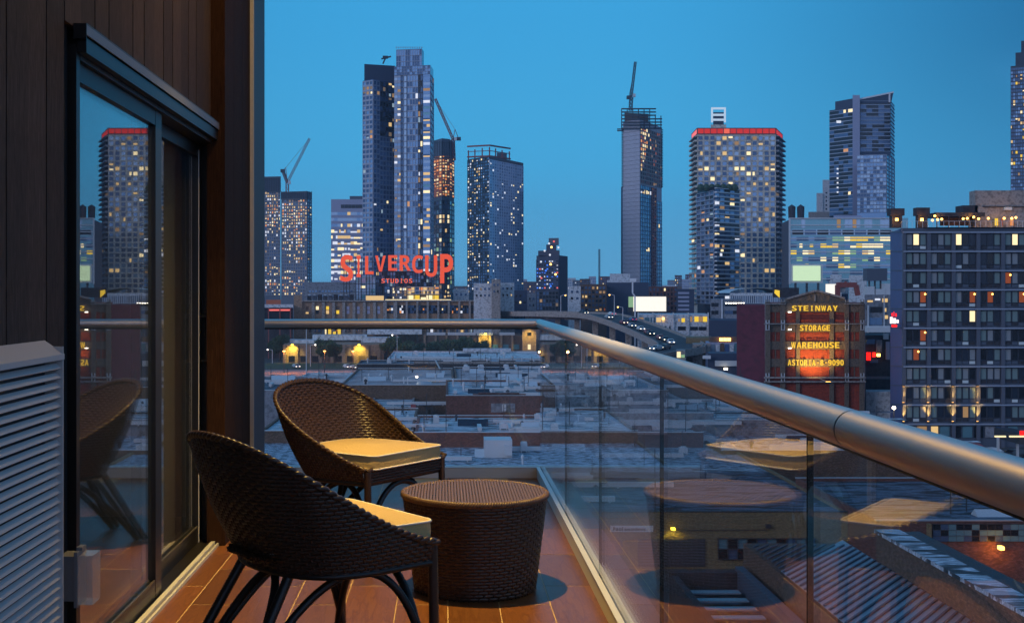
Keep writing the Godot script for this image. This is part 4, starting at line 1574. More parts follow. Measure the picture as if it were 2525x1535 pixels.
	for d in [[1366, 595, "pink_glow"], [1354, 600, "win_white"], [1360, 609, "lamp_warm"], [1343, 618, "win_white"], [1377, 610, "win_white"], [1356, 628, "win_white"], [1334, 645, "win_white"], [1358, 651, "lamp_warm"], [1346, 667, "win_blue"], [1370, 676, "lamp_warm"], [1335, 685, "pink_glow"], [1358, 705, "win_blue"]]:
		var s := SphereMesh.new()
		s.radius = 0.5
		s.height = 1.0
		s.radial_segments = 8
		s.rings = 4
		part(B.root, "accent_lamp", s, M[d[2]], sp(d[0], d[1], 591) - B.root.position)
	finish(B)

	# tower under construction with a crane
	B = block("construction_tower", "tall unfinished tower of bare concrete with scaffold top and a crane mast", [[1536, 1000], [1578, 985], [1632, 1035]], 300, 36, M.concrete)
	face(B, 0, 1536, 1578, 318, 702, 1, 38, 0.985, 0.9, {"m": "grey_wall", "lit": 0.0, "darks": ["concrete"], "parts": false, "no_piers": true, "d": 0.18})
	face(B, 1, 1579, 1606, 317, 455, 6, 14, 0.78, 0.7, {"m": "concrete_warm", "rows_lit": [0.9, 0.95, 0.9, 0.95, 0.95, 0.9, 0.9, 0.85, 0.8, 0.6, 0.1, 0.05, 0.0, 0.0], "cols_lit": [1.1, 1.1, 1, 0.6, 0.3, 0.2], "lights": ["win_warm", "win_bright", "win_amber", "win_orange"], "darks": ["dark_wall", "dark_wall", "steel_red"], "parts": false})
	face(B, 1, 1606, 1632, 317, 455, 6, 14, 0.78, 0.7, {"m": "concrete_warm", "lit": 0.2, "lights": ["win_amber", "win_dim"], "darks": ["dark_wall", "steel_red"], "parts": false})
	face(B, 1, 1579, 1606, 459, 720, 6, 26, 0.84, 0.86, {"m": "mullion_dark", "rows_lit": [0.0, 0.7, 0.02], "lights": ["win_bright", "win_warm", "win_white"], "darks": ["pane_blue", "pane_pale", "pane_blue"], "parts": false})
	face(B, 1, 1606, 1617, 459, 720, 2, 34, 0.6, 0.6, {"m": "steel_red", "lit": 0.18, "lights": ["win_amber", "win_dim", "win_warm"], "darks": ["dark_wall", "concrete_warm"], "parts": false, "d": 1.0})
	face(B, 1, 1617, 1632, 490, 720, 3, 24, 0.84, 0.86, {"m": "mullion_dark", "lit": 0.01, "darks": ["pane_blue", "pane_pale"], "parts": false})
	volume(B, "side_strip", [[1531.5, 1004], [1535.9, 1001]], sy(460, 1000), GROUND, 20, M.navy_wall)
	var q := MB.new()
	for k in 8:
		var x := lerpf(1533, 1630, k / 7.0)
		var z := 984.0 + absf(x - 1578) * 0.9
		q.bar(sp(x, 316, z), sp(x, 268 if x < 1615 else 285, z), 0.7)
	for y in [268, 276, 284, 293, 301, 308, 316]:
		q.bar(sp(1533, y, 998), sp(1578, y, 983), 0.7, 1.1)
		q.bar(sp(1578, y, 983), sp(1617, y, 1020), 0.7, 1.1)
		if y > 284:
			q.bar(sp(1617, y, 1020), sp(1632, y, 1034), 0.7, 1.1)
	for y in [318, 322]:
		q.bar(sp(1522, y, 1000), sp(1537, y, 999), 0.9)
	add(B, "scaffold", q, M.dark_wall)
	volume(B, "core", [[1540, 1004], [1600, 1010]], sy(276, 1000), sy(300, 1000), 14, M.brown_brick)
	q = MB.new()
	for k in 36:
		var y := 320 + k * 4.0
		q.bar(sp(1533, y, 1000), sp(1536.5, y, 999.5), 0.9)
		q.bar(sp(1631, y, 1033), sp(1634, y, 1036), 0.9)
	add(B, "outrigger", q, M.mullion_dark, "stuff")
	finish(B)
	crane("slim crane standing on top of the bare concrete tower", sp(1555, 272, 1000), sp(1557, 236, 1000), sp(1567, 152, 1003), sp(1551, 240, 1000), M.metal_dark, 2.2)

	# broad residential tower with the red top band
	var ch := [[1706, 690], [1720, 664], [1913, 664], [1930, 692]]
	B = block("residential_tower", "broad residential tower with a glowing red band round its top", ch, 315, 26, M.beige_wall, GROUND, "building", 664)
	face(B, 1, 1720, 1913, 334, 748, 13, 33, 0.70, 0.70, {"m": "beige_wall", "rows_lit": [0.12, 0.2, 0.12, 0.3, 0.22, 0.12, 0.16, 0.35, 0.12, 0.25, 0.2, 0.1], "lit": 0.12, "lights": ["win_bright", "win_warm", "win_warm", "win_dim", "win_bright"], "darks": ["pane_blue", "pane_deep", "pane_pale", "pane_deep"], "d": 0.45, "bd": -0.06})
	face(B, 0, 1706, 1720, 334, 748, 2, 33, 0.8, 0.66, {"m": "beige_wall", "lit": 0.05, "darks": ["pane_black", "pane_deep"], "parts": false, "d": 1.6, "no_piers": true})
	face(B, 2, 1913, 1930, 334, 748, 2, 33, 0.8, 0.66, {"m": "grey_wall", "lit": 0.10, "darks": ["pane_black", "pane_deep"], "parts": false, "d": 1.8, "no_piers": true})
	face(B, 1, 1720, 1913, 315, 331, 12, 1, 0.88, 0.72, {"m": "steel_red", "lit": 1.0, "lights": ["red_band", "red_band", "pink_glow", "red_band", "letter_pink"], "called": "light_panel", "d": 0.2})
	face(B, 0, 1706, 1720, 315, 331, 1, 1, 0.9, 0.74, {"m": "steel_red", "lit": 1.0, "lights": ["pink_glow"], "called": "light_panel", "d": 0.2})
	face(B, 2, 1913, 1930, 315, 331, 1, 1, 0.9, 0.74, {"m": "steel_red", "lit": 1.0, "lights": ["red_band"], "called": "light_panel", "d": 0.2})
	volume(B, "penthouse", [[1753, 672], [1791, 672]], sy(302, 664), sy(315, 664), 9, M.beige_wall)
	q = MB.new()
	for x in [1756.0, 1788.0]:
		for z in [672.5, 679.0]:
			q.bar(sp(x, 301.5, z), sp(x, 268, z), 0.9)
	for y in [267, 283, 295]:
		q.bar(sp(1754, y, 672), sp(1790, y, 672), 0.9, 1.1)
	add(B, "lit_frame", q, glow("frame_glow", Color(0.8, 0.9, 1.0), 0.75))
	volume(B, "water_tank", [[1759, 674], [1785, 674]], sy(270, 664), sy(300, 664), 5, M.navy_wall)
	finish(B)

	# glassy balcony tower standing before it
	ch = [[1720, 612], [1762, 590], [1824, 604]]
	B = block("balcony_tower", "slimmer glass tower with stacked balconies in front of the red banded tower", ch, 469, 22, M.glass_dark)
	face(B, 0, 1720, 1762, 478, 748, 4, 26, 0.84, 0.74, {"m": "mullion", "lit": 0.08, "darks": ["pane_deep", "pane_black", "pane_blue"], "d": 0.5, "bd": 0.3})
	face(B, 1, 1762, 1824, 472, 748, 5, 27, 0.84, 0.70, {"m": "metal_light", "lit": 0.14, "lights": ["win_warm", "win_bright", "win_white", "win_dim"], "darks": ["pane_deep", "pane_blue", "pane_black"], "d": 0.4, "no_piers": true, "bd": 1.1})
	for k in 7:
		var bq := MB.new()
		bq.xf.origin = sp(1728 + k * 14.0, 468, 597)
		bq.lathe(PackedVector2Array([Vector2(1.5, -0.4), Vector2(1.9, 1.0), Vector2(1.2, 2.6), Vector2(0.0, 3.2)]), 7)
		add(B, "roof_shrub", bq, M.leaf_2)
	finish(B)

	# dark slanted-top tower right of centre
	ch = [[2046, 815], [2104, 800]]
	B = block("dark_tower", "dark blue tower with a slanted white edged top and balcony lines", ch, 272, 26, M.navy_wall)
	face(B, 0, 2046, 2104, 275, 532, 5, 27, 0.97, 0.80, {"m": "mullion", "no_piers": true, "lit": 0.02, "darks": ["pane_black", "pane_deep", "pane_black"], "d": 0.3})
	volume(B, "stepped_top", [[2060, 816], [2104, 802]], sy(247, 810), sy(272, 810), 22, M.navy_wall)
	volume(B, "core_strip", [[2103, 797], [2121, 797]], sy(236, 800), GROUND, 26, M.lavender_metal)
	var ch2 := [[2121, 800], [2196, 800], [2206, 822]]
	volume(B, "right_wing", ch2, sy(254, 800), GROUND, 22, M.navy_wall)
	face(B, 0, 2122, 2196, 257, 380, 5, 13, 0.97, 0.80, {"chain": ch2, "m": "mullion", "no_piers": true, "lit": 0.0, "darks": ["pane_black", "pane_deep"], "d": 0.5})
	face(B, 1, 2196, 2206, 257, 532, 1, 29, 0.9, 0.8, {"chain": ch2, "m": "navy_wall", "no_piers": true, "lit": 0.0, "darks": ["pane_deep"], "d": 0.3})
	q = MB.new()
	var tp := [sp(2121, 244, 799.5), sp(2204, 227, 799.5)]
	q.quad(sp(2121, 254, 799.6), sp(2198, 254, 799.6), sp(2204, 228, 799.6), sp(2121, 245, 799.6))
	add(B, "slanted_parapet", q, M.navy_wall)
	q = MB.new()
	q.bar(tp[0], tp[1], 1.0)
	q.bar(sp(2194, 252, 799.3), sp(2194, 231, 799.3), 0.9)
	add(B, "white_edge", q, M.pole_white)
	for k in 12:
		var s := MB.new()
		s.cbox(sp([2066.0, 2089.0][k % 2], 416 + (k / 2) * 11.5, 806), Vector3(1.1, 1.0, 0.3))
		add(B, "lit_window", s, M.win_white)
	var s2 := MB.new()
	s2.cbox(sp(2069, 300, 806), Vector3(3.0, 1.6, 0.3))
	add(B, "lit_window", s2, M.win_white)
	var ch3 := [[2114, 775], [2186, 770], [2206, 798]]
	volume(B, "lower_block", ch3, sy(388, 775), GROUND, 14, M.pane_blue)
	face(B, 0, 2114, 2186, 399, 534, 9, 15, 0.9, 0.74, {"chain": ch3, "m": "mullion", "lit": 0.01, "lights": ["win_white"], "darks": ["pane_blue", "pane_pale", "pane_deep"], "d": 0.4})
	face(B, 1, 2186, 2206, 399, 534, 3, 15, 0.9, 0.7, {"chain": ch3, "m": "mullion", "lit": 0.0, "darks": ["pane_blue", "pane_pale"], "d": 0.4})
	finish(B)
	B = block("slim_tower", "slim pale building half hidden left of the dark slanted tower", [[2029, 900], [2050, 900]], 443, 12, M.white_wall)
	volume(B, "lower_step", [[2014, 899], [2030, 899]], sy(476, 900), GROUND, 11, M.white_wall)
	face(B, 0, 2034, 2042, 470, 530, 1, 6, 0.4, 0.4, {"lit": 0.0, "darks": ["pane_black"], "parts": false})
	finish(B)
	B = block("low_block", "low pinkish roof block between the water tanks and the dark slanted tower", [[1994, 800], [2046, 800]], 522, 12, M.concrete_warm)
	finish(B)

	# glass office building with bright floors
	ch = [[1947, 560], [2240, 560]]
	B = block("office_building", "wide glass office building with brightly lit floors left of the dark hotel", ch, 537, 40, M.pane_teal)
	volume(B, "side_wall", [[1928, 590], [1946.6, 561]], sy(541, 560), GROUND, 12, M.slate)
	face(B, 0, 1947, 2200, 540, 562, 26, 1, 0.94, 0.94, {"m": "mullion", "lit": 0.10, "lights": ["win_dim", "win_warm"], "darks": ["pane_teal", "pane_pale", "pane_teal"], "d": 0.1, "bd": 0.0})
	face(B, 0, 1952, 2200, 566, 579, 8, 1, 0.9, 0.9, {"m": "pane_pale", "lit": 0.0, "darks": ["pane_black", "pane_deep"], "d": 0.2})
	for r in 7:
		var y := 583.0 + r * 16.6
		face(B, 0, 1950, 2200, y, y + 11.5, 17, 1, 0.96, 0.85, {"lit": [0.6, 0.55, 0.75, 0.35, 0.3, 0.3, 0.2][r], "lights": ["win_bright", "win_yellow", "win_warm", "win_green", "win_bright"], "darks": ["pane_teal", "pane_deep", "pane_blue"]})
	q = MB.new()
	for r in 10:
		var y := 538.0 + r * 16.6
		q.bar(sp(1947, y, 559.6), sp(2200, y, 559.6), 0.7, 0.5)
	q.bar(sp(1947.5, 538, 559.5), sp(1947.5, 700, 559.5), 0.7)
	add(B, "floor_edge", q, M.metal_light)
	volume(B, "roof_plant", [[2056, 575], [2125, 575]], sy(526, 560), sy(537, 560), 10, M.lavender_metal)
	for x in [1953.0, 1975.0]:
		var t := MB.new()
		t.xf.origin = sp(x, 537, 570)
		t.lathe(PackedVector2Array([Vector2(1.6, 0), Vector2(1.75, 5.2), Vector2(0.0, 6.4)]), 14)
		add(B, "water_tank", t, M.dark_wall)
	finish(B)
	var bb := thing("billboard", "pale green lit billboard in front of the glass office building", "billboard", sp(1990, 745, 520))
	q = MB.new()
	q.box(sp(1956, 692, 520), sp(2024, 655, 519.6))
	part(bb, "lit_screen", q.done(), M.billboard_green, -bb.position)
	q = MB.new()
	q.box(sp(1952, 697, 520.2), sp(2027, 651, 521.5))
	part(bb, "frame", q.done(), M.metal_light, -bb.position)
	q = MB.new()
	for x in [1962.0, 1990.0, 2018.0]:
		q.bar(sp(x, 697, 521), Vector3(sx(x, 521), GROUND, -521), 0.8)
	part(bb, "post", q.done(), M.metal_dark, -bb.position)

	# tower cut by the right edge of the frame
	ch = [[2493, 700], [2600, 690]]
	B = block("stepped_tower", "dark stepped tower with scattered yellow windows at the right edge of the photograph", ch, 163, 30, M.glass_dark)
	volume(B, "upper_step", [[2505, 702], [2600, 696]], sy(128, 700), sy(163, 700), 24, M.glass_dark)
	volume(B, "upper_step", [[2519, 704], [2590, 700]], sy(97, 700), sy(128, 700), 18, M.glass_dark)
	face(B, 0, 2493, 2600, 166, 470, 18, 34, 0.8, 0.72, {"m": "mullion_dark", "rows_lit": [0.05, 0.15, 0.3, 0.15, 0.3, 0.1, 0.1, 0.1, 0.1, 0.1, 0.3, 0.2, 0.3, 0.1, 0.1, 0.3, 0.15, 0.1], "lit": 0.22, "lights": ["win_yellow", "win_bright", "win_warm", "win_dim"], "darks": ["pane_blue", "pane_deep", "pane_deep"], "parts": false})
	finish(B)

	# distant skyline along the horizon
	var far := [[770, 820, 709, 1500], [1119, 1155, 705, 1700], [1276, 1300, 688, 1500], [1290, 1324, 694, 1400], [1400, 1420, 685, 1500], [1412, 1432, 690, 1300], [1430, 1456, 687, 1250], [1452, 1470, 681, 1350], [1476, 1504, 681, 1500], [1630, 1668, 703, 1500], [1646, 1665, 690, 1700], [1664, 1682, 678, 1600], [1682, 1706, 688, 1500], [1690, 1706, 676, 1800]]
	for k in far.size():
		var d: Array = far[k]
		B = block("distant_building", ["hazy low block on the horizon left of the red roof letters", "hazy low block just right of the red roof letters", "narrow far block left of the stepped hotel with coloured lights", "reddish far block beside the stepped hotel", "far block just right of the stepped hotel", "small pale far block above the dark brick block", "far block with a white roof above the dark brick block", "narrow far tower above the dark brick block", "far block left of the white roof box", "far reddish block right of the bare concrete tower", "faint far tower right of the bare concrete tower", "pale far tower with a dark water tank on top", "far block left of the balcony tower", "faintest far tower left of the balcony tower"][k], [[d[0], d[3]], [d[1], d[3]]], d[2], 20, M[["grey_wall", "brown_brick", "concrete", "red_brick", "white_wall"][k % 5]])
		var wpx: float = d[1] - d[0]
		face(B, 0, d[0], d[1], d[2] + 3, d[2] + 28, maxi(int(wpx / 4.5), 2), 4, 0.5, 0.5, {"lit": 0.16, "parts": false})
		finish(B)
	var m := thing("radio_mast", "thin radio mast on the horizon left of the bare concrete tower", "mast", Vector3(sx(1478, 1600), GROUND, -1600))
	q = MB.new()
	lattice(q, Vector3(sx(1478, 1600), GROUND, -1600), sp(1478, 614, 1600), 1.6, 0.35, 24)
	part(m, "lattice", q.done(), M.metal_dark, -m.position)

func q_fins(B: Dictionary, chain: Array, yt: float, yb: float, n: int, m: Material) -> void:
	var q := MB.new()
	for i in chain.size() - 1:
		var a := sp(chain[i][0], yt, chain[i][1])
		var b := sp(chain[i + 1][0], yt, chain[i + 1][1])
		var h := (yb - yt) / F * float(chain[i][1])
		var k := maxi(int(n * (chain[i + 1][0] - chain[i][0]) / (chain[-1][0] - chain[0][0])), 2)
		for j in k + 1:
			var p := a.lerp(b, float(j) / k)
			q.box(p + Vector3(-0.35, 0.6, 0.45), p + Vector3(0.35, -h, -0.2))
		q.bar(a + Vector3(0, -0.4, 0.2), b + Vector3(0, -0.4, 0.2), 0.6)
		q.bar(a + Vector3(0, -h, 0.2), b + Vector3(0, -h, 0.2), 0.9)
	add(B, "screen_fins", q, m, "stuff")

func midground() -> void:
	var B := block("brick_block", "dark brown brick block with small lit windows above the viaduct", [[1430, 540], [1496, 540]], 700, 20, M.brown_brick)
	face(B, 0, 1432, 1494, 704, 768, 7, 6, 0.62, 0.55, {"lit": 0.28, "lights": ["win_dim", "win_amber", "win_warm"], "darks": ["pane_black", "pane_deep"]})
	finish(B)
	B = block("warehouse", "windowless dark blue warehouse with a white plant box on its roof", [[1495, 560], [1600, 560]], 696, 22, M.navy_wall)
	volume(B, "plant_box", [[1504, 565], [1554, 565]], sy(674, 560), sy(696, 560), 10, M.white_wall)
	volume(B, "plant_box", [[1497, 564], [1567, 564]], sy(690, 560), sy(696, 560), 12, M.white_wall)
	finish(B)
	B = block("brick_block", "red brick block with pale window frames right of the dark blue warehouse", [[1600, 600], [1670, 600]], 706, 20, M.red_brick)
	face(B, 0, 1600, 1670, 708, 776, 8, 6, 0.5, 0.6, {"m": "red_brick", "lit": 0.04, "darks": ["pane_black", "pane_deep"]})
	finish(B)
	B = block("parking_block", "dark block with pale horizontal stripes below the balcony tower", [[1668, 560], [1712, 560]], 712, 18, M.navy_wall)
	face(B, 0, 1672, 1700, 717, 768, 1, 5, 0.98, 0.5, {"lit": 0.0, "darks": ["lavender_metal"], "called": "stripe"})
	finish(B)
	B = block("long_block", "long low grey block behind the left end of the film studio roof", [[750, 620], [880, 620]], 695, 20, M.grey_wall)
	face(B, 0, 760, 870, 712, 735, 14, 2, 0.6, 0.4, {"lit": 0.03, "parts": true})
	finish(B)
	B = block("studio_annex", "blue glass annex below the red roof letters", [[876, 540], [926, 540]], 682, 16, M.pane_teal)
	face(B, 0, 877, 925, 684, 738, 4, 4, 0.9, 0.84, {"m": "mullion", "lit": 0.12, "darks": ["pane_teal", "pane_pale"]})
	finish(B)
	B = block("dark_annex", "dark glass block behind the small rooftop word below the red letters", [[926, 545], [1066, 545]], 668, 16, M.glass_dark)
	face(B, 0, 927, 1065, 670, 740, 20, 8, 0.86, 0.86, {"m": "mullion_dark", "lit": 0.05, "darks": ["pane_deep", "pane_black", "pane_blue"]})
	finish(B)
	for d in [[1168, 1213, 698, 470, "white_wall", "whitewashed roof block with small dark windows right of the red letters"], [1212, 1234, 688, 465, "concrete_warm", "narrow tan stair tower at the right end of the film studio"], [1234, 1268, 697, 480, "white_wall", "small white house with two dark windows right of the tan stair tower"], [1266, 1300, 715, 520, "navy_wall", "blue shadowed block between the white house and the stepped hotel"], [1300, 1322, 722, 500, "grey_wall", "small grey block with a lamp left of the stepped hotel"], [1402, 1432, 705, 520, "white_wall", "pale small house right of the stepped hotel"], [1118, 1156, 712, 560, "white_wall", "pale far houses right of the red letter P"]]:
		B = block("small_building", d[5], [[d[0], d[3]], [d[1], d[3]]], d[2], 12, M[d[4]])
		face(B, 0, d[0] + 2, d[1] - 2, d[2] + 6, d[2] + 38, maxi(int((d[1] - d[0]) / 11.0), 1), 2, 0.42, 0.34, {"lit": 0.08, "darks": ["pane_black", "pane_deep"]})
		finish(B)
	# lit billboard beside the viaduct
	var b := thing("billboard", "big blank glowing white billboard beside the viaduct", "billboard", Vector3(sx(1600, 470), GROUND, -470))
	var q := MB.new()
	q.box(sp(1562, 767, 470), sp(1643, 731, 469.5))
	part(b, "lit_screen", q.done(), M.billboard_white, -b.position)
	q = MB.new()
	q.box(sp(1550, 757, 470), sp(1561.8, 731, 469.5))
	part(b, "printed_panel", q.done(), M.win_green, -b.position)
	q = MB.new()
	q.box(sp(1549, 769, 470.2), sp(1645, 729, 471.4))
	for x in [1560.0, 1597.0, 1634.0]:
		q.bar(sp(x, 769, 471), Vector3(sx(x, 471), GROUND, -471), 0.9)
	part(b, "frame", q.done(), M.metal_dark, -b.position)
	var lp := thing("light_mast", "tall white light mast bent over the glowing white billboard", "street lamp", Vector3(sx(1560, 460), GROUND, -460))
	q = MB.new()
	q.bar(Vector3(sx(1566, 460), GROUND, -460), sp(1566, 731, 460), 0.5)
	q.bar(sp(1566, 731, 460), sp(1560, 722, 460), 0.5)
	q.bar(sp(1560, 722, 460), sp(1560, 690, 460), 0.5)
	q.cbox(sp(1561, 690, 460), Vector3(2.4, 1.2, 1.0))
	part(lp, "pole", q.done(), M.pole_white, -lp.position)
	# white workshop with yellow windows
	B = block("workshop", "long white two storey workshop with yellow lit upper windows right of the viaduct", [[1572, 420], [1748, 420]], 775, 26, M.white_wall)
	face(B, 0, 1574, 1646, 781, 795, 5, 1, 0.8, 0.8, {"lit": 0.7, "lights": ["win_yellow", "win_warm", "win_dim"], "darks": ["pane_teal"]})
	face(B, 0, 1670, 1690, 783, 795, 2, 1, 0.8, 0.8, {"lit": 1.0, "lights": ["win_yellow", "win_dim"]})
	face(B, 0, 1702, 1744, 779, 794, 4, 1, 0.94, 0.84, {"lit": 1.0, "lights": ["win_yellow", "win_yellow", "win_dim"]})
	face(B, 0, 1600, 1646, 803, 815, 2, 1, 0.8, 0.8, {"lit": 0.0, "darks": ["pane_black"]})
	face(B, 0, 1650, 1654, 803, 822, 1, 1, 0.8, 0.9, {"lit": 0.0, "darks": ["pane_black"], "called": "door"})
	face(B, 0, 1671, 1692, 803, 815, 1, 1, 0.9, 0.8, {"lit": 0.0, "darks": ["pane_black"]})
	face(B, 0, 1701, 1743, 804, 815, 2, 1, 0.9, 0.8, {"lit": 0.0, "darks": ["pane_black"]})
	for x in [1574.0, 1610.0, 1660.0, 1697.0, 1746.0]:
		q = MB.new()
		q.box(sp(x - 1.5, 770, 419.6), Vector3(sx(x + 1.5, 419.6), GROUND, -419.2))
		add(B, "pilaster", q, M.white_wall)
	var lamp := MB.new()
	lamp.cbox(sp(1636, 785, 419.3), Vector3(0.7, 0.7, 0.5))
	add(B, "wall_lamp", lamp, M.lamp_warm)
	finish(B)
	B = block("panel_building", "grey panelled building with long dark window strips left of the maroon wall", [[1752, 440], [1830, 440]], 737, 22, M.grey_wall)
	for y in [746.0, 765.0]:
		face(B, 0, 1754, 1772, y, y + 10, 2, 1, 0.9, 0.9, {"lit": 0.0, "darks": ["pane_black"]})
		face(B, 0, 1787, 1828, y, y + 9, 4, 1, 0.94, 0.9, {"lit": 0.0, "darks": ["pane_black", "pane_deep"]})
	q = MB.new()
	q.box(sp(1779, 737, 439.8), Vector3(sx(1782, 439.8), GROUND, -439.6))
	q.box(sp(1748, 786, 439.8), sp(1830, 788, 438.6))
	add(B, "joint", q, M.pole_white)
	for k in 8:
		q = MB.new()
		q.cbox(sp(1791 + k * 6.2, 747, 400), Vector3(0.45, 0.35, 0.3))
		add(B, "lamp", q, M.lamp_white)
	finish(B)
	B = block("dark_shed", "long dark shed left of the maroon wall", [[1748, 415], [1822, 415]], 789, 24, M.navy_wall)
	finish(B)
	B = block("roof_hall", "pale curved roof hall behind the maroon wall", [[1800, 470], [1925, 470]], 722, 24, M.white_wall)
	q = MB.new()
	for k in 10:
		var a0 := PI * k / 10.0
		var a1 := PI * (k + 1) / 10.0
		var c0 := Vector2(1862 - 62 * cos(a0), 722 - 12 * sin(a0))
		var c1 := Vector2(1862 - 62 * cos(a1), 722 - 12 * sin(a1))
		var f0 := sp(c0.x, c0.y, 469.8)
		var f1 := sp(c1.x, c1.y, 469.8)
		q.quad(f0, f1, f1 + Vector3(0, 0, -22), f0 + Vector3(0, 0, -22))
	add(B, "curved_roof", q, M.metal_light)
	face(B, 0, 1802, 1923, 728, 748, 26, 1, 0.6, 0.9, {"m": "metal_light", "lit": 0.0, "darks": ["pane_blue", "pane_deep"]})
	finish(B)
	var sg := thing("roof_sign", "black roof sign with a yellow kite shape behind the warehouse gable", "sign", sp(1935, 740, 330))
	q = MB.new()
	q.box(sp(1908, 733, 330), sp(1968, 709, 331))
	part(sg, "board", q.done(), M.dark_wall, -sg.position)
	q = MB.new()
	q.quad(sp(1910, 722, 329.7), sp(1923, 734, 329.7), sp(1923, 716, 329.7), sp(1911, 714, 329.7))
	part(sg, "kite", q.done(), M.win_yellow, -sg.position)
	for d in [[2044, 2092, 690, 400, "navy_wall", "blue grey block with a flat dark roof behind the warehouse gable"], [2048, 2076, 676, 395, "white_wall", "white panel clad stair head behind the warehouse gable"], [2094, 2138, 678, 380, "white_wall", "white panel building left of the water tank"]]:
		B = block("back_building", d[5], [[d[0], d[3]], [d[1], d[3]]], d[2], 12, M[d[4]])
		face(B, 0, d[0] + 1, d[1] - 1, d[2] + 2, d[2] + 34, 4, 2, 0.95, 0.95, {"m": "metal_light", "lit": 0.0, "darks": ["white_wall"], "called": "panel", "d": 0.12})
		finish(B)
	sg = thing("roof_sign", "blank white lit panel right of the warehouse gable", "sign", sp(2052, 726, 300))
	q = MB.new()
	q.box(sp(2039, 726, 300), sp(2064, 700, 300.8))
	part(sg, "lit_panel", q.done(), M.billboard_white, -sg.position)
	sg = thing("roof_gantry", "dark red steel gantry on the roof right of the lit white panel", "frame", sp(2090, 735, 290))
	q = MB.new()
	q.bar(sp(2066, 732, 290), sp(2066, 702, 290), 1.0)
	q.bar(sp(2064, 702, 290), sp(2112, 702, 290), 1.2)
	q.bar(sp(2111, 702, 290), sp(2116, 728, 290), 1.0)
	q.bar(sp(2084, 702, 290), sp(2088, 695, 290), 0.8)
	part(sg, "frame", q.done(), M.steel_red, -sg.position)
	q = MB.new()
	q.xf.origin = sp(2077, 713, 291)
	q.xf.basis = Basis(Vector3.RIGHT, PI / 2)
	q.lathe(PackedVector2Array([Vector2(0.7, 0.0), Vector2(0.7, 0.6), Vector2(0.0, 0.7)]), 14)
	part(sg, "dish", q.done(), M.metal_light, -sg.position)
	B = block("blue_building", "blue grey building with lit windows between the warehouse and the dark hotel", [[2133, 300], [2215, 300]], 726, 24, M.grey_wall)
	face(B, 0, 2137, 2192, 735, 745, 3, 1, 0.7, 0.9, {"lit": 0.6, "lights": ["win_white", "win_warm"], "darks": ["pane_teal"]})
	face(B, 0, 2147, 2176, 756, 770, 1, 1, 1.0, 1.0, {"lit": 0.0, "darks": ["pane_black"]})
	face(B, 0, 2178, 2194, 755, 790, 1, 2, 0.5, 0.5, {"lit": 0.9, "lights": ["win_orange", "win_warm"]})
	face(B, 0, 2144, 2176, 782, 802, 2, 1, 0.94, 0.9, {"lit": 0.0, "darks": ["pane_blue", "pane_pale"]})
	q = MB.new()
	q.box(sp(2133, 818, 299.5), sp(2200, 806, 297))
	q.box(sp(2133, 803, 299.5), sp(2200, 806, 298.6))
	q.box(sp(2139, 752, 299.6), Vector3(sx(2142, 299.6), GROUND, -299.2))
	q.box(sp(2179, 728, 299.6), Vector3(sx(2181, 299.6), GROUND, -299.2))
	add(B, "pale_band", q, M.metal_light)
	for k in 3:
		q = MB.new()
		q.box(sp([2140.0, 2160.0, 2184.0][k], 727, 301), sp([2147.0, 2174.0, 2194.0][k], [706.0, 712.0, 699.0][k], 304))
		add(B, "roof_box", q, M.metal_light)
	finish(B)
	var wt := thing("water_tank", "dark square rooftop water tank right of the warehouse", "water tank", sp(2160, 727, 303))
	q = MB.new()
	q.box(sp(2139, 692, 303), sp(2178, 662, 306))
	part(wt, "tank", q.done(), M.slate, -wt.position)
	q = MB.new()
	for x in [2144.0, 2158.0, 2172.0]:
		q.bar(sp(x, 727, 304), sp(x, 692, 304), 0.35)
	part(wt, "leg", q.done(), M.metal_dark, -wt.position)
	B = block("shop_row", "small dark shops with signs between the warehouse and the dark hotel", [[2134, 255], [2205, 255]], 826, 14, M.dark_wall)
	for d in [[2136, 2158, 836, 848, "pane_blue"], [2178, 2192, 822, 836, "metal_light"], [2184, 2195, 842, 886, "lavender_metal"], [2160, 2176, 838, 868, "grey_wall"], [2146, 2166, 886, 894, "car_blue"]]:
		q = MB.new()
		q.box(sp(d[0], d[2], 254.6), sp(d[1], d[3], 254.2))
		add(B, "sign_board", q, M[d[4]])
	q = MB.new()
	q.box(sp(2137, 868, 254.4), sp(2148, 888, 254.0))
	q.box(sp(2151, 868, 254.4), sp(2160, 880, 254.0))
	add(B, "red_sign", q, M.neon_red)
	q = MB.new()
	q.cbox(sp(2167, 875, 253), Vector3(0.6, 0.6, 0.5))
	add(B, "lamp", q, M.lamp_warm)
	finish(B)
	B = block("white_shed", "pale low shed with horizontal cladding at the foot of the dark hotel", [[2136, 235], [2205, 235]], 965, 10, M.white_wall)
	face(B, 0, 2136, 2200, 967, 988, 1, 4, 1.0, 0.8, {"m": "metal_light", "lit": 0.0, "darks": ["white_wall"], "called": "board", "d": 0.08})
	finish(B)
	B = block("black_shed", "black shed above the pale low shed", [[2134, 240], [2205, 240]], 934, 8, M.dark_wall)
	finish(B)
	# shops left of the maroon wall
	B = block("mural_shop", "low building with a painted mural wall left of the maroon wall", [[1740, 330], [1824, 330]], 844, 14, M.lavender_metal)
	for k in 7:
		q = MB.new()
		q.box(sp(1742 + k * 11.5, 846 + (k % 3) * 2, 329.6), sp(1752 + k * 11.5, 867, 329.5))
		add(B, "mural_panel", q, M[["concrete_warm", "pane_pale", "white_wall", "brown_brick", "car_blue", "white_wall", "pane_teal"][k]])
	q = MB.new()
	q.box(sp(1752, 830, 331), sp(1818, 842, 333))
	add(B, "upper_wall", q, M.brown_brick)
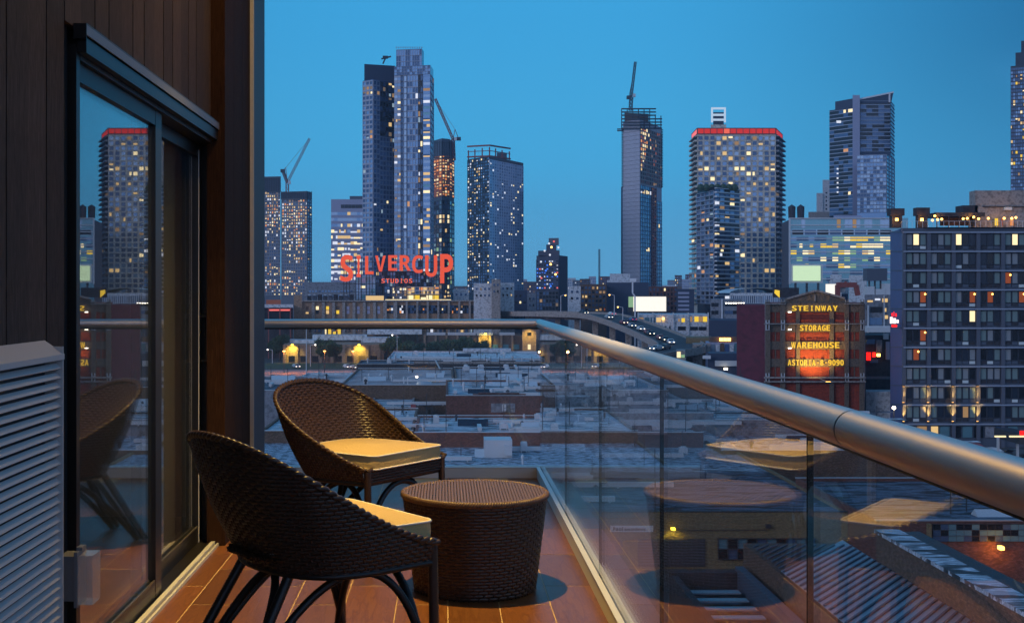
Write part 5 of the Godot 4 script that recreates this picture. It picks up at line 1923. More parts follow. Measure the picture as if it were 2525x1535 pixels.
	for k in 3:
		q = MB.new()
		q.cbox(sp(1779 + k * 9.5, 836.5, 330.4), Vector3(0.85, 0.85, 0.5))
		add(B, "wall_lamp", q, M.lamp_warm)
	finish(B)
	B = block("corner_shop", "tan corner shop with a low pitched roof beside the viaduct ramp", [[1692, 340], [1756, 340]], 832, 12, M.yellow_brick)
	volume(B, "annex", [[1708, 325], [1732, 325]], sy(846, 330), GROUND, 8, M.concrete_warm)
	q = MB.new()
	q.box(sp(1718, 853, 324.5), sp(1726, 864, 324.2))
	add(B, "door", q, M.pane_black)
	finish(B)
	B = block("dark_shop", "dark shop roof in front of the mural wall with a long pale sign", [[1746, 300], [1822, 300]], 871, 10, M.navy_wall)
	q = MB.new()
	q.box(sp(1763, 902, 299.6), sp(1817, 889, 299.2))
	add(B, "sign_board", q, M.metal_light)
	q = MB.new()
	q.box(sp(1733, 884, 299), sp(1753, 876, 298.6))
	add(B, "small_sign", q, M.pole_white)
	q = MB.new()
	q.cbox(sp(1790, 909, 298), Vector3(0.8, 0.5, 0.5))
	add(B, "lamp", q, M.lamp_white)
	finish(B)
	B = block("lit_kiosk", "small lit shopfront under the viaduct ramp", [[1668, 300], [1690, 300]], 864, 8, M.concrete_warm)
	face(B, 0, 1669, 1689, 866, 882, 2, 1, 0.9, 0.9, {"lit": 1.0, "lights": ["win_green", "win_bright"]})
	finish(B)
	# station at the left edge
	B = block("train_station", "elevated station with a red line below its white roof edge at left", [[600, 470], [722, 470]], 752, 14, M.dark_wall)
	q = MB.new()
	q.box(sp(600, 758, 469), sp(722, 750, 468))
	add(B, "roof_edge", q, M.white_wall)
	q = MB.new()
	q.box(sp(664, 766, 469), sp(714, 762, 468.6))
	add(B, "red_line", q, M.pink_glow)
	q = MB.new()
	q.box(sp(600, 790, 469), sp(722, 770, 468.7))
	add(B, "dark_glass", q, M.pane_black)
	for x in [662.0, 690.0, 716.0]:
		q = MB.new()
		q.box(sp(x - 1.2, 758, 468.5), Vector3(sx(x + 1.2, 468.5), GROUND, -467.8))
		add(B, "column", q, M.steel_red)
	finish(B)
	B = block("small_building", "low orange lit roof hut above the station at left", [[656, 500], [692, 500]], 739, 8, M.net_orange)
	finish(B)

func studio() -> void:
	# the long tan brick film studio with the red roof letters
	var B := block("film_studio", "long tan brick film studio with a row of windows below the red roof letters", [[744, 482], [1237, 482]], 741, 40, M.tan_brick)
	volume(B, "stair_tower", [[724, 481], [744.5, 481]], sy(727, 482), GROUND, 12, M.tan_brick)
	var q := MB.new()
	for k in 9:
		var x := 772.0 + k * 25.2
		q.box(sp(x - 3.5, 745, 481.9), Vector3(sx(x + 3.5, 481.9), GROUND, -481.2))
	for k in 12:
		var x := 951.0 + k * 25.9
		q.box(sp(x - 2.5, 743, 481.9), Vector3(sx(x + 2.5, 481.9), GROUND, -481.0))
	add(B, "pilaster", q, M.concrete_warm)
	for k in 8:
		var x := 757.0 + k * 25.2
		face(B, 0, x - 4, x + 4, 754, 774, 1, 2, 0.86, 0.84, {"lit": 0.62 if k < 4 else 0.0, "lights": ["win_bright", "win_yellow", "win_warm"], "darks": ["pane_black", "brown_brick"] if k < 4 else ["lavender_metal"]})
	for k in 11:
		var x := 964.0 + k * 25.9
		face(B, 0, x - 10, x + 10, 752, 772, 4, 3, 0.92, 0.9, {"m": "mullion_dark", "lit": 0.13, "lights": ["win_bright", "win_white", "win_dim", "win_orange"], "darks": ["pane_black", "pane_deep", "pane_black"], "d": 0.25})
	face(B, 0, 760, 1230, 806, 820, 44, 1, 0.6, 0.8, {"lit": 0.05, "darks": ["pane_black", "pane_deep", "brown_brick"]})
	q = MB.new()
	q.box(sp(744, 743, 481.8), sp(1237, 740, 480.9))
	add(B, "coping", q, M.concrete_warm)
	q = MB.new()
	q.box(sp(1290, 806, 450), sp(1321, 862, 452))
	finish(B)
	# lit pavilion and white strips on its roof
	var p := thing("roof_pavilion", "glowing glass pavilion on the studio roof below the small rooftop word", "pavilion", sp(1028, 740, 492))
	var P := {"root": p, "left": 300, "rest": {}, "chain": [[966, 492], [1112, 492]], "zr": 492.0}
	volume(P, "back_wall", [[966, 494], [1084, 494]], sy(706, 492), sy(740, 492), 8, M.concrete_warm)
	face(P, 0, 1004, 1082, 707, 725, 8, 2, 0.88, 0.8, {"m": "metal_light", "lit": 0.8, "lights": ["win_orange", "win_warm", "win_dim", "win_warm"], "darks": ["pane_deep"], "d": 0.3})
	face(P, 0, 1004, 1082, 727, 738, 5, 1, 0.94, 0.9, {"m": "mullion_dark", "lit": 1.0, "lights": ["win_bright", "win_yellow", "win_warm"], "d": 0.3})
	face(P, 0, 968, 1002, 709, 737, 6, 4, 0.8, 0.7, {"m": "grey_wall", "lit": 0.4, "lights": ["win_white", "win_bright", "win_dim"], "darks": ["grey_wall"], "d": 0.3})
	face(P, 0, 1092, 1112, 727, 735, 2, 1, 0.8, 0.9, {"lit": 1.0, "lights": ["win_bright", "win_warm"]})
	q = MB.new()
	q.bar(sp(950, 738.5, 482), sp(1112, 738.5, 482), 0.35, 0.25)
	add(P, "light_strip", q, M.win_bright)
	finish(P)
	p = thing("roof_banner", "long cream lit banner box on the studio roof left of the pavilion", "sign", sp(925, 741, 484))
	q = MB.new()
	q.box(sp(902, 740, 484), sp(946, 729, 485))
	part(p, "panel", q.done(), M.win_warm, -p.position)
	q = MB.new()
	q.box(sp(901, 741, 485.2), sp(947, 728, 485.8))
	part(p, "back", q.done(), M.concrete_warm, -p.position)
	var rowp := thing("roof_units", "row of dark rooftop machines along the left end of the studio roof", "roof units", sp(810, 741, 486))
	for k in 9:
		q = MB.new()
		var x := 757.0 + k * 13.0
		q.box(sp(x, 740.5, 486), sp(x + 11, 728.5 - (k % 3) * 1.5, 489))
		q.box(sp(x + 1, 731, 485.9), sp(x + 10, 729, 485.6))
		part(rowp, "unit", q.done(), M[["metal_dark", "slate", "dark_wall"][k % 3]], -rowp.position)
		q = MB.new()
		q.box(sp(x + 2, 727, 486.5), sp(x + 8, 725.5, 487))
		part(rowp, "unit_top", q.done(), M.metal_light, -rowp.position)
	# big arched red letters on a steel frame
	var s := thing("rooftop_letter_sign", "big arched red lettering on a steel frame on the studio roof", "sign", sp(978, 741, 490))
	var L := [["S", 839, 870, 628, 694], ["I", 879, 889, 630, 683], ["L", 900, 921, 631, 676], ["V", 925, 951, 630, 669], ["E", 957, 979, 629, 667], ["R", 985, 1013, 629, 667], ["C", 1016, 1043, 629, 673], ["U", 1048, 1078, 629, 682], ["P", 1085, 1117, 626, 698]]
	for d in L:
		var c := sp((d[1] + d[2]) / 2.0, (d[3] + d[4]) / 2.0, 490)
		letters(s, d[0], c, (d[2] - d[1]) / F * 490.0, (d[4] - d[3]) / F * 490.0, M.letter_red, 0.8, true, "letter")
	q = MB.new()
	for d in L:
		var mid: float = (d[1] + d[2]) / 2.0
		for x in [mid - 7.0, mid + 7.0]:
			q.bar(sp(x, 741, 492), sp(x, 634, 492), 0.28)
		q.bar(sp(mid, 741, 498), sp(mid, 660, 492), 0.25)
	for y in [646, 662, 700, 720]:
		q.bar(sp(838, y, 492), sp(1116, y, 492), 0.22)
	part(s, "support_frame", q.done(), M.metal_dark, -s.position)
	var st := "STUDIOS"
	for k in st.length():
		letters(s, st[k], sp(944.5 + k * 11.3, 692, 489), (4.0 if st[k] == "I" else 8.5) / F * 489.0, 11.0 / F * 489.0, M.letter_pink, 0.4, true, "small_letter")
	# brick row with floodlights in front of the studio
	B = block("brick_row", "low tan brick row with yellow wall floodlights facing the left street", [[697, 440], [946, 440]], 849, 36, M.tan_brick)
	face(B, 0, 706, 936, 876, 893, 8, 1, 0.6, 0.9, {"lit": 0.0, "darks": ["brown_brick", "pane_black"], "called": "garage_door"})
	for k in 9:
		var x := 702.0 + k * 29.0
		q = MB.new()
		q.box(sp(x - 4, 850, 439.9), Vector3(sx(x + 4, 439.9), GROUND, -439.3))
		add(B, "pilaster", q, M.tan_brick)
	for d in [[700, 780, 838, 452], [770, 905, 826, 462], [890, 985, 832, 458], [905, 1040, 812, 470]]:
		volume(B, "roof_block", [[d[0], d[3]], [d[1], d[3]]], sy(d[2], d[3]), sy(d[2] + 12, d[3]), 10, M.roof_white)
	face(B, 0, 795, 842, 815, 829, 4, 1, 0.62, 0.9, {"chain": [[770, 461.5], [905, 461.5]], "lit": 1.0, "lights": ["win_yellow", "win_bright"], "darks": []})
	for x in [720.0, 885.0]:
		q = MB.new()
		q.cbox(sp(x, 850, 439), Vector3(0.8, 0.4, 0.6))
		add(B, "floodlight", q, M.lamp_yellow)
		spot(sp(x, 851, 437.6), sp(x, 878, 440.2), Color(1.0, 0.90, 0.35), 110.0, 62.0, 0.3, 0.9)
	finish(B)
	B = block("brick_row", "tan brick building behind the dark trees right of the floodlit row", [[1044, 452], [1290, 452]], 826, 24, M.brown_brick)
	face(B, 0, 1050, 1286, 848, 862, 9, 1, 0.55, 0.9, {"lit": 0.2, "lights": ["win_white", "win_dim"], "darks": ["pane_black", "pane_teal"]})
	for k in 10:
		var x := 1047.0 + k * 27.0
		q = MB.new()
		q.box(sp(x - 2.5, 826, 451.9), Vector3(sx(x + 2.5, 451.9), GROUND, -451.3))
		add(B, "pilaster", q, M.tan_brick)
	for d in [[1052, 1098], [1104, 1172], [1176, 1214], [1232, 1268]]:
		q = MB.new()
		q.box(sp(d[0], 826, 453), sp(d[1], 819, 457))
		add(B, "cooling_unit", q, M.metal_light)
	q = MB.new()
	q.cbox(sp(1197, 823, 450.6), Vector3(0.8, 0.5, 0.6))
	add(B, "floodlight", q, M.lamp_yellow)
	spot(sp(1197, 824, 449.4), sp(1197, 846, 452.2), Color(1.0, 0.90, 0.35), 110.0, 62.0, 0.3, 0.9)
	finish(B)
	B = block("stair_tower", "narrow floodlit yellow brick tower below the far corner of the handrail", [[1288, 448], [1322, 448]], 800, 8, M.tan_brick)
	face(B, 0, 1299, 1311, 818, 828, 1, 1, 0.8, 0.8, {"lit": 0.0, "darks": ["pane_black"]})
	face(B, 0, 1300, 1310, 848, 862, 1, 1, 0.7, 0.9, {"lit": 1.0, "lights": ["win_bright"], "called": "door"})
	spot(sp(1305, 803, 444.5), sp(1305, 850, 448.2), Color(1.0, 0.88, 0.42), 130.0, 45.0, 0.3, 0.9)
	finish(B)
	var tr := [[690, 893, 822, 452, 46], [672, 893, 836, 455, 34], [800, 893, 838, 425, 62], [826, 893, 846, 430, 38], [960, 893, 828, 432, 54], [1002, 893, 836, 428, 56], [1030, 893, 840, 434, 40], [1072, 880, 844, 440, 48], [1110, 880, 838, 438, 52], [1150, 880, 826, 440, 58], [1184, 880, 838, 442, 44]]
	for k in tr.size():
		var d: Array = tr[k]
		tree(["leafy dark tree at the left corner of the floodlit brick row", "small tree beside the wall edge at far left", "broad tree standing before the middle of the floodlit brick row", "smaller tree just right of the broad tree before the brick row", "round tree at the right end of the floodlit brick row", "second tree right of the floodlit brick row", "low tree between the brick row and the tan building", "leftmost tree of the dark clump before the tan brick building", "second tree of the dark clump before the tan brick building", "tallest tree of the dark clump before the tan brick building", "rightmost tree of the dark clump below the yellow floodlight"][k], d[0], d[1], d[2], d[3], d[4], k + 1)

func warehouse() -> void:
	var Z := 232.0
	var B := block("storage_warehouse", "tall red brick storage warehouse with yellow lettering and a gabled top", [[1887, Z], [2133, Z]], 747, 26, M.rust_brick)
	volume(B, "painted_side_wall", [[1817, Z + 4], [1886.5, Z + 0.2]], sy(751, Z), GROUND, 24, M.maroon_paint)
	# bands and pilasters
	var q: MB
	for y in [[747, 769], [796, 818], [841, 861], [884, 904]]:
		q = MB.new()
		q.box(sp(1887, y[1], Z - 0.02), sp(2133, y[0], Z - 0.28))
		add(B, "stone_band", q, M.stone_brown)
	for x in [[1888, 1900], [1925, 1937], [1964, 1973], [2047, 2057], [2084, 2094], [2121, 2132]]:
		q = MB.new()
		q.box(Vector3(sx(x[0], Z - 0.6), GROUND, -Z + 0.29), sp(x[1], 745, Z - 0.62))
		add(B, "pilaster", q, M.stone_brown)
	for x in [[1911, 1914], [2106, 2109]]:
		for y in [[770, 795], [819, 840], [862, 883], [905, 928]]:
			q = MB.new()
			q.box(sp(x[0], y[1], Z - 0.02), sp(x[1], y[0], Z - 0.2))
			add(B, "mullion", q, M.stone_brown)
	# brick panels with projecting courses between the pilasters
	for x in [[1901, 1910], [1915, 1924], [1938, 1963], [1974, 2046], [2058, 2083], [2095, 2105], [2110, 2120]]:
		for y in [[771, 795], [820, 840], [863, 883], [906, 930], [948, 990]]:
			for k in 6:
				q = MB.new()
				var ya := lerpf(y[0], y[1], (k + 0.08) / 6.0)
				var yb := lerpf(y[0], y[1], (k + 0.92) / 6.0)
				q.box(sp(x[0], yb, Z - 0.01), sp(x[1], ya, Z - 0.10))
				add(B, "brick_course", q, M.rust_brick)
	# cornices and ornament blocks
	for e in [[1884, 799, 2136, 797, 0.6, 1.1], [1884, 932, 2136, 929, 0.6, 1.3], [1884, 942, 2136, 939, 0.6, 1.1], [1888, 750, 1938, 747.5, 0.63, 0.9], [2082, 750, 2132, 747.5, 0.63, 0.9]]:
		q = MB.new()
		q.box(sp(e[0], e[1], Z - e[4]), sp(e[2], e[3], Z - e[5]))
		add(B, "cornice", q, M.concrete_warm)
	for x in [1893.0, 1931.0, 2089.0, 2127.0]:
		for y in [[738, 745], [789, 797], [799, 814], [920, 929], [932, 942]]:
			q = MB.new()
			q.box(sp(x - 5, y[1], Z - 0.63), sp(x - 2, y[0], Z - 1.0))
			q.box(sp(x + 2, y[1], Z - 0.63), sp(x + 5, y[0], Z - 1.0))
			q.box(sp(x - 2, y[1], Z - 0.63), sp(x + 2, y[1] - 2, Z - 0.9))
			add(B, "ornament", q, M.metal_light if y[0] > 780 else M.concrete_warm)
	# gable
	var gz := Z - 0.05
	q = MB.new()
	var g := [sp(1938, 747, gz), sp(1941, 736, gz), sp(2008, 717, gz), sp(2018, 717, gz), sp(2083, 735, gz), sp(2086, 747, gz)]
	for i in range(1, 5):
		q.tri(g[0], g[i + 1], g[i])
		q.tri(g[0] + Vector3(0, 0, -1.2), g[i] + Vector3(0, 0, -1.2), g[i + 1] + Vector3(0, 0, -1.2))
	for i in 5:
		q.quad(g[i], g[i + 1], g[i + 1] + Vector3(0, 0, -1.2), g[i] + Vector3(0, 0, -1.2))
	# fan triangles are listed from above, so turn them to the street
	add(B, "gable", q, M.stone_brown)
	q = MB.new()
	q.bar(g[1] + Vector3(0, 0, 0.2), g[2] + Vector3(0, 0, 0.2), 0.35)
	q.bar(g[3] + Vector3(0, 0, 0.2), g[4] + Vector3(0, 0, 0.2), 0.35)
	q.bar(g[2] + Vector3(0, 0, 0.2), g[3] + Vector3(0, 0, 0.2), 0.35)
	q.bar(sp(2010, 742, gz - 0.2), sp(2010, 726, gz - 0.2), 0.22)
	add(B, "gable_trim", q, M.concrete_warm)
	# yellow lettering, letter by letter
	for d in [["STEINWAY", 1952, 2067.5, 753, 766], ["STORAGE", 1972, 2048.5, 801, 815], ["WAREHOUSE", 1950.5, 2071.5, 843, 857.5], ["ASTORIA-8-9090", 1942.5, 2082, 886.5, 900.5]]:
		var s: String = d[0]
		var cell: float = (d[2] - d[1]) / s.length()
		for k in s.length():
			var px: float = d[1] + cell * (k + 0.5)
			var w := cell * 0.8
			if s[k] == "I":
				w = cell * 0.32
			var hh: float = d[4] - d[3]
			if s[k] == "-":
				w = cell * 0.4
				hh = 2.2
			letters(B.root, s[k], sp(px, (d[3] + d[4]) / 2.0, Z - 0.9), w / F * Z, hh / F * Z, M.letter_yellow, 0.12, true, "letter")
	finish(B)
	for y in [769, 812, 858]:
		var o := thing("wall_lamp_bracket", ["small white wall lamp left of the top line of yellow letters", "small white wall lamp left of the second line of yellow letters", "small white wall lamp left of the third line of yellow letters"][[769, 812, 858].find(y)], "lamp", sp(1948, y, Z - 0.8))
		part(o, "head", boxm(Vector3(-0.28, -0.09, -0.15), Vector3(0.28, 0.09, 0.15)), M.lamp_white)
		part(o, "bracket", boxm(Vector3(-0.04, -0.05, -0.55), Vector3(0.04, 0.05, -0.151)), M.metal_dark)
	# uplighter on a bracket in front of the wall
	var u := thing("floodlight", "floodlight on an outrigger below the last line of yellow letters", "lamp", sp(2024, 934, Z - 1.4))
	q = MB.new()
	q.bar(Vector3.ZERO, Vector3(0, -0.3, 4.6), 0.14)
	part(u, "arm", q.done(), M.concrete_warm)
	part(u, "head", boxm(Vector3(-0.5, -0.55, 4.3), Vector3(0.5, -0.2, 4.9)), M.metal_dark)
	part(u, "lens", boxm(Vector3(-0.42, -0.19, 4.35), Vector3(0.42, -0.16, 4.85)), M.lamp_warm)
	var at := sp(2012, 936, Z - 7.0)
	spot(at, sp(2008, 865, Z), Color(1.0, 0.80, 0.42), 330.0, 40.0, 0.25, 1.0)

func hotel() -> void:
	# dark modern hotel at the right
	var Z := 202.0
	var B := block("modern_hotel", "dark panelled modern hotel with rows of tall windows at the right", [[2225, Z], [2560, Z]], 562, 26, M.slate)
	volume(B, "side_wall", [[2196, Z + 16], [2224.8, Z + 0.1]], sy(562, Z), GROUND, 10, M.hotel_side)
	var q := MB.new()
	q.box(sp(2190, 572, Z + 16), sp(2560, 560, Z - 0.6))
	add(B, "parapet", q, M.hotel_panel)
	var piers := []
	for k in 6:
		piers.append(2228.5 + 60.9 * k)
	for k in 6:
		q = MB.new()
		var w := 4.5 if k else 3.5
		q.box(Vector3(sx(piers[k] - w, Z), GROUND, -Z + 0.001), Vector3(sx(piers[k] + w, Z), sy(572.5, Z), -Z + 0.45))
		add(B, "pier", q, M.hotel_panel)
	for r in 11:
		var y := 572.0 + 47.2 * r
		q = MB.new()
		q.box(Vector3(sx(2226, Z), sy(y + 2.4, Z), -Z + 0.001), Vector3(sx(2560, Z), sy(y - 0.8, Z), -Z + 0.62))
		add(B, "floor_ledge", q, M.mullion)
	for r in 11:
		q = MB.new()
		q.bar(sp(2197, 572.0 + 47.2 * r, Z + 15.7), sp(2224, 572.0 + 47.2 * r, Z + 0.5), 0.16)
		add(B, "panel_joint", q, M.slate)
	# windows: three tall panes to a bay, vents below
	var cw := 16.2 / F * Z
	var chh := 29.0 / F * Z
	var fr := MB.new()
	for s in [[-1, -0.5], [0.5, 1]]:
		pass
	fr.box(Vector3(-cw / 2, -chh / 2, 0), Vector3(-cw / 2 + 0.09, chh / 2, 0.14))
	fr.box(Vector3(cw / 2 - 0.09, -chh / 2, 0), Vector3(cw / 2, chh / 2, 0.14))
	fr.box(Vector3(-cw / 2 + 0.091, chh / 2 - 0.09, 0), Vector3(cw / 2 - 0.091, chh / 2, 0.14))
	fr.box(Vector3(-cw / 2 + 0.091, -chh / 2, 0), Vector3(cw / 2 - 0.091, -chh / 2 + 0.09, 0.14))
	var frame := fr.done()
	var pane := BoxMesh.new()
	pane.size = Vector3(cw - 0.2, chh - 0.2, 0.06)
	var vent := BoxMesh.new()
	vent.size = Vector3(cw * 0.86, 7.0 / F * Z, 0.1)
	var inner := MB.new()
	inner.box(Vector3(-cw * 0.3, -chh * 0.46, 0.0), Vector3(cw * 0.3, chh * 0.46, 0.03))
	for r in 10:
		for bay in 5:
			var room := rng.randf()
			var lampk := rng.randi() % 3
			for k in 3:
				var px: float = piers[bay] + 30.45 + (k - 1) * 16.8
				var py := 572.0 + 47.2 * r + 18.5
				var pos: Vector3 = sp(px, py, Z) - B.root.position
				pos.z = -Z + 0.06 - B.root.position.z
				var t := rng.randf()
				var m: Material = M.curtain_teal if t < 0.46 else M.curtain_grey if t < 0.62 else (M.glass_dark if t < 0.8 else M.pane_black)
				if room > 0.84 and k == lampk:
					m = M.win_amber
				if room < 0.07 and k == lampk:
					m = [M.win_bright, M.win_warm, M.win_dim][rng.randi() % 3]
				var w := part(B.root, "window", frame, M.mullion_dark, pos)
				part(w, "pane", pane, m, Vector3(0, 0, 0.05))
				if room > 0.84 and k == lampk:
					var ls := SphereMesh.new()
					ls.radius = 0.16
					ls.height = 0.32
					ls.radial_segments = 8
					ls.rings = 4
					part(w, "room_lamp", ls, M.lamp_warm, Vector3(cw * 0.32, 0.5, 0.15))
				var vt := rng.randf()
				part(B.root, "vent", vent, M.blind_white if vt < 0.10 else (M.slate if vt < 0.45 else M.dark_wall), pos + Vector3(0, -19.5 / F * Z, 0.05))
	# ground floor storefront
	for k in 9:
		q = MB.new()
		q.box(sp(2262 + k * 28.0, 1078, Z - 0.05), sp(2286 + k * 28.0, 1051, Z - 0.2))
		add(B, "shop_window", q, M[["win_dim", "win_warm", "pane_teal", "pane_black", "pane_teal", "pane_black", "grey_wall", "pane_deep", "pane_teal"][k]])
	# rooftop: penthouse, chimneys, terrace
	volume(B, "penthouse", [[2391, Z + 8], [2405, Z + 5], [2560, Z + 5]], sy(463, Z), sy(562, Z), 14, M.concrete_warm)
	q = MB.new()
	q.box(sp(2424, 510, Z + 4.9), sp(2560, 508, Z + 4.7))
	add(B, "penthouse_joint", q, M.dark_wall)
	q = MB.new()
	q.box(sp(2476, 518, Z + 4.8), sp(2497, 510, Z + 4.3))
	add(B, "penthouse_lamp_box", q, M.blind_white)
	for x in [[2197, 2222, 515, 561], [2262, 2284, 513, 561]]:
		q = MB.new()
		q.box(sp(x[0] + 3, x[3], Z + 1), sp(x[1] - 3, 530, Z + 2.2))
		q.box(sp(x[0], 531, Z + 0.8), sp(x[1], x[2], Z + 2.5))
		add(B, "chimney", q, M.dark_wall)
		q = MB.new()
		q.cbox(sp(x[1] - 10, 541, Z + 0.6), Vector3(0.4, 0.45, 0.3))
		add(B, "chimney_lamp", q, M.lamp_warm)
		omni(sp(x[1] - 10, 541, Z + 0.2), Color(1.0, 0.66, 0.3), 2.5, 0.2)
	q = MB.new()
	q.box(sp(2309, 533, Z + 2), sp(2392, 529, Z + 8))
	for x in [2311.0, 2340.0, 2366.0, 2390.0]:
		q.bar(sp(x, 561, Z + 2), sp(x, 533, Z + 2), 0.14)
	q.box(sp(2375, 530, Z + 5), sp(2393, 509, Z + 8))
	add(B, "terrace_canopy", q, M.dark_wall)
	q = MB.new()
	for k in 24:
		var x := 2224.0 + k * 13.0
		q.bar(sp(x, 561, Z + 0.1), sp(x, 545, Z + 0.1), 0.05)
	q.bar(sp(2224, 545, Z + 0.1), sp(2540, 545, Z + 0.1), 0.05)
	add(B, "terrace_rail", q, M.pole_white)
	q = MB.new()
	q.box(sp(2320, 556, Z + 7), sp(2560, 535, Z + 7.3))
	add(B, "terrace_wall", q, M.brown_brick)
	for k in 3:
		q = MB.new()
		q.box(sp([2454.0, 2470.0, 2492.0][k], 556, Z + 4.6), sp([2462.0, 2474.0, 2500.0][k], 538, Z + 4.5))
		add(B, "lit_doorway", q, M[["win_yellow", "win_amber", "win_orange"][k]])
	finish(B)
	var nth := 0
	for d in [[2306, 532], [2300, 543], [2313, 541], [2323, 540], [2376, 539], [2386, 538], [2402, 535], [2414, 539], [2438, 538], [2477, 538], [2496, 538], [2506, 536]]:
		var o := thing("terrace_lamp", ["highest lamp at the left end of the roof terrace", "leftmost lamp of the roof terrace string", "lamp below the highest one at the left terrace end", "fourth round lamp from the left on the roof terrace", "round lamp under the right end of the terrace canopy", "round lamp just right of the terrace canopy", "highest lamp before the left edge of the penthouse", "lamp right of the highest one before the penthouse", "lone lamp before the middle of the penthouse wall", "lamp left of the paired lamps before the penthouse", "left one of the paired lamps before the penthouse", "rightmost round lamp before the penthouse"][nth], "lamp", sp(d[0], d[1], Z + 1.6), "round lamps over the hotel roof terrace")
		nth += 1
		var s := SphereMesh.new()
		s.radius = 0.2
		s.height = 0.4
		s.radial_segments = 10
		s.rings = 6
		part(o, "globe", s, M.lamp_warm)
		part(o, "cord", boxm(Vector3(-0.02, 0.19, -0.02), Vector3(0.02, 0.7, 0.02)), M.metal_dark)
	omni(sp(2312, 540, Z + 1.4), Color(1.0, 0.68, 0.3), 6.0, 0.3)
	omni(sp(2400, 538, Z + 1.4), Color(1.0, 0.68, 0.3), 6.0, 0.3)
	omni(sp(2490, 538, Z + 1.4), Color(1.0, 0.68, 0.3), 6.0, 0.3)
	# wall washers on the piers
	for k in 4:
		var x: float = piers[k]
		for r in 3:
			var up: bool = r != 1
			var y: float = [1040.0, 950.5, 993.5][r]
			var o := thing("wall_washer", "%s warm light on the dark hotel's %s pier from the left" % [["lowest", "topmost", "middle"][r], ["corner", "second", "third", "fourth"][k]], "lamp", sp(x, y, Z - 0.75), "warm wall washers on the hotel piers")
			part(o, "housing", boxm(Vector3(-0.2, -0.12, -0.24), Vector3(0.2, 0.12, 0.12)), M.metal_dark)
			part(o, "lens", boxm(Vector3(-0.15, 0.121 if up else -0.14, -0.1), Vector3(0.15, 0.14 if up else -0.121, 0.1)), M.lamp_warm)
			var e: float = [75.0, 16.0, 34.0][r]
			spot(sp(x, y + (-2.8 if up else 2.8), Z - 0.98), sp(x, y + (-40 if up else 40), Z - 0.5), Color(1.0, 0.76, 0.38), e, 27.0, 0.10, 0.9)
	# red and white vertical neon on the side wall
	var n := thing("neon_sign", "red and white neon sign on the side wall of the dark hotel", "sign", sp(2206, 790, Z - 1))
	for d in [[2199, 2202, 771, 779, "neon_red"], [2204, 2206, 768, 780, "neon_red"], [2208, 2212, 772, 780, "neon_red"], [2195, 2202, 781, 797, "neon_white"], [2203, 2210, 784, 797, "neon_white"], [2211, 2217, 788, 796, "neon_white"], [2199, 2213, 800, 806, "neon_red"]]:
		var qn := MB.new()
		qn.box(sp(d[0], d[3], Z - 1.0), sp(d[1], d[2], Z - 1.3))
		part(n, "stroke", qn.done(), M[d[4]], -n.position)
	part(n, "bracket", boxm(Vector3(-0.2, -0.6, -1.4), Vector3(0.2, 0.6, 0.0)), M.metal_dark)
	var sl := thing("street_lamp", "bright white street lamp at the foot of the dark hotel's side wall", "street lamp", Vector3(sx(2205, 195), GROUND, -195))
	q = MB.new()
	q.rod(Vector3.ZERO, Vector3(0, sy(1008, 195) - GROUND, 0), 0.1, 6)
	part(sl, "pole", q.done(), M.metal_dark)
	var sb := SphereMesh.new()
	sb.radius = 0.3
	sb.height = 0.6
	part(sl, "bulb", sb, M.lamp_white, Vector3(0, sy(1005, 195) - GROUND, 0))
	omni(sp(2205, 1005, 194.5), Color(1.0, 0.9, 0.75), 5.0, 0.3)

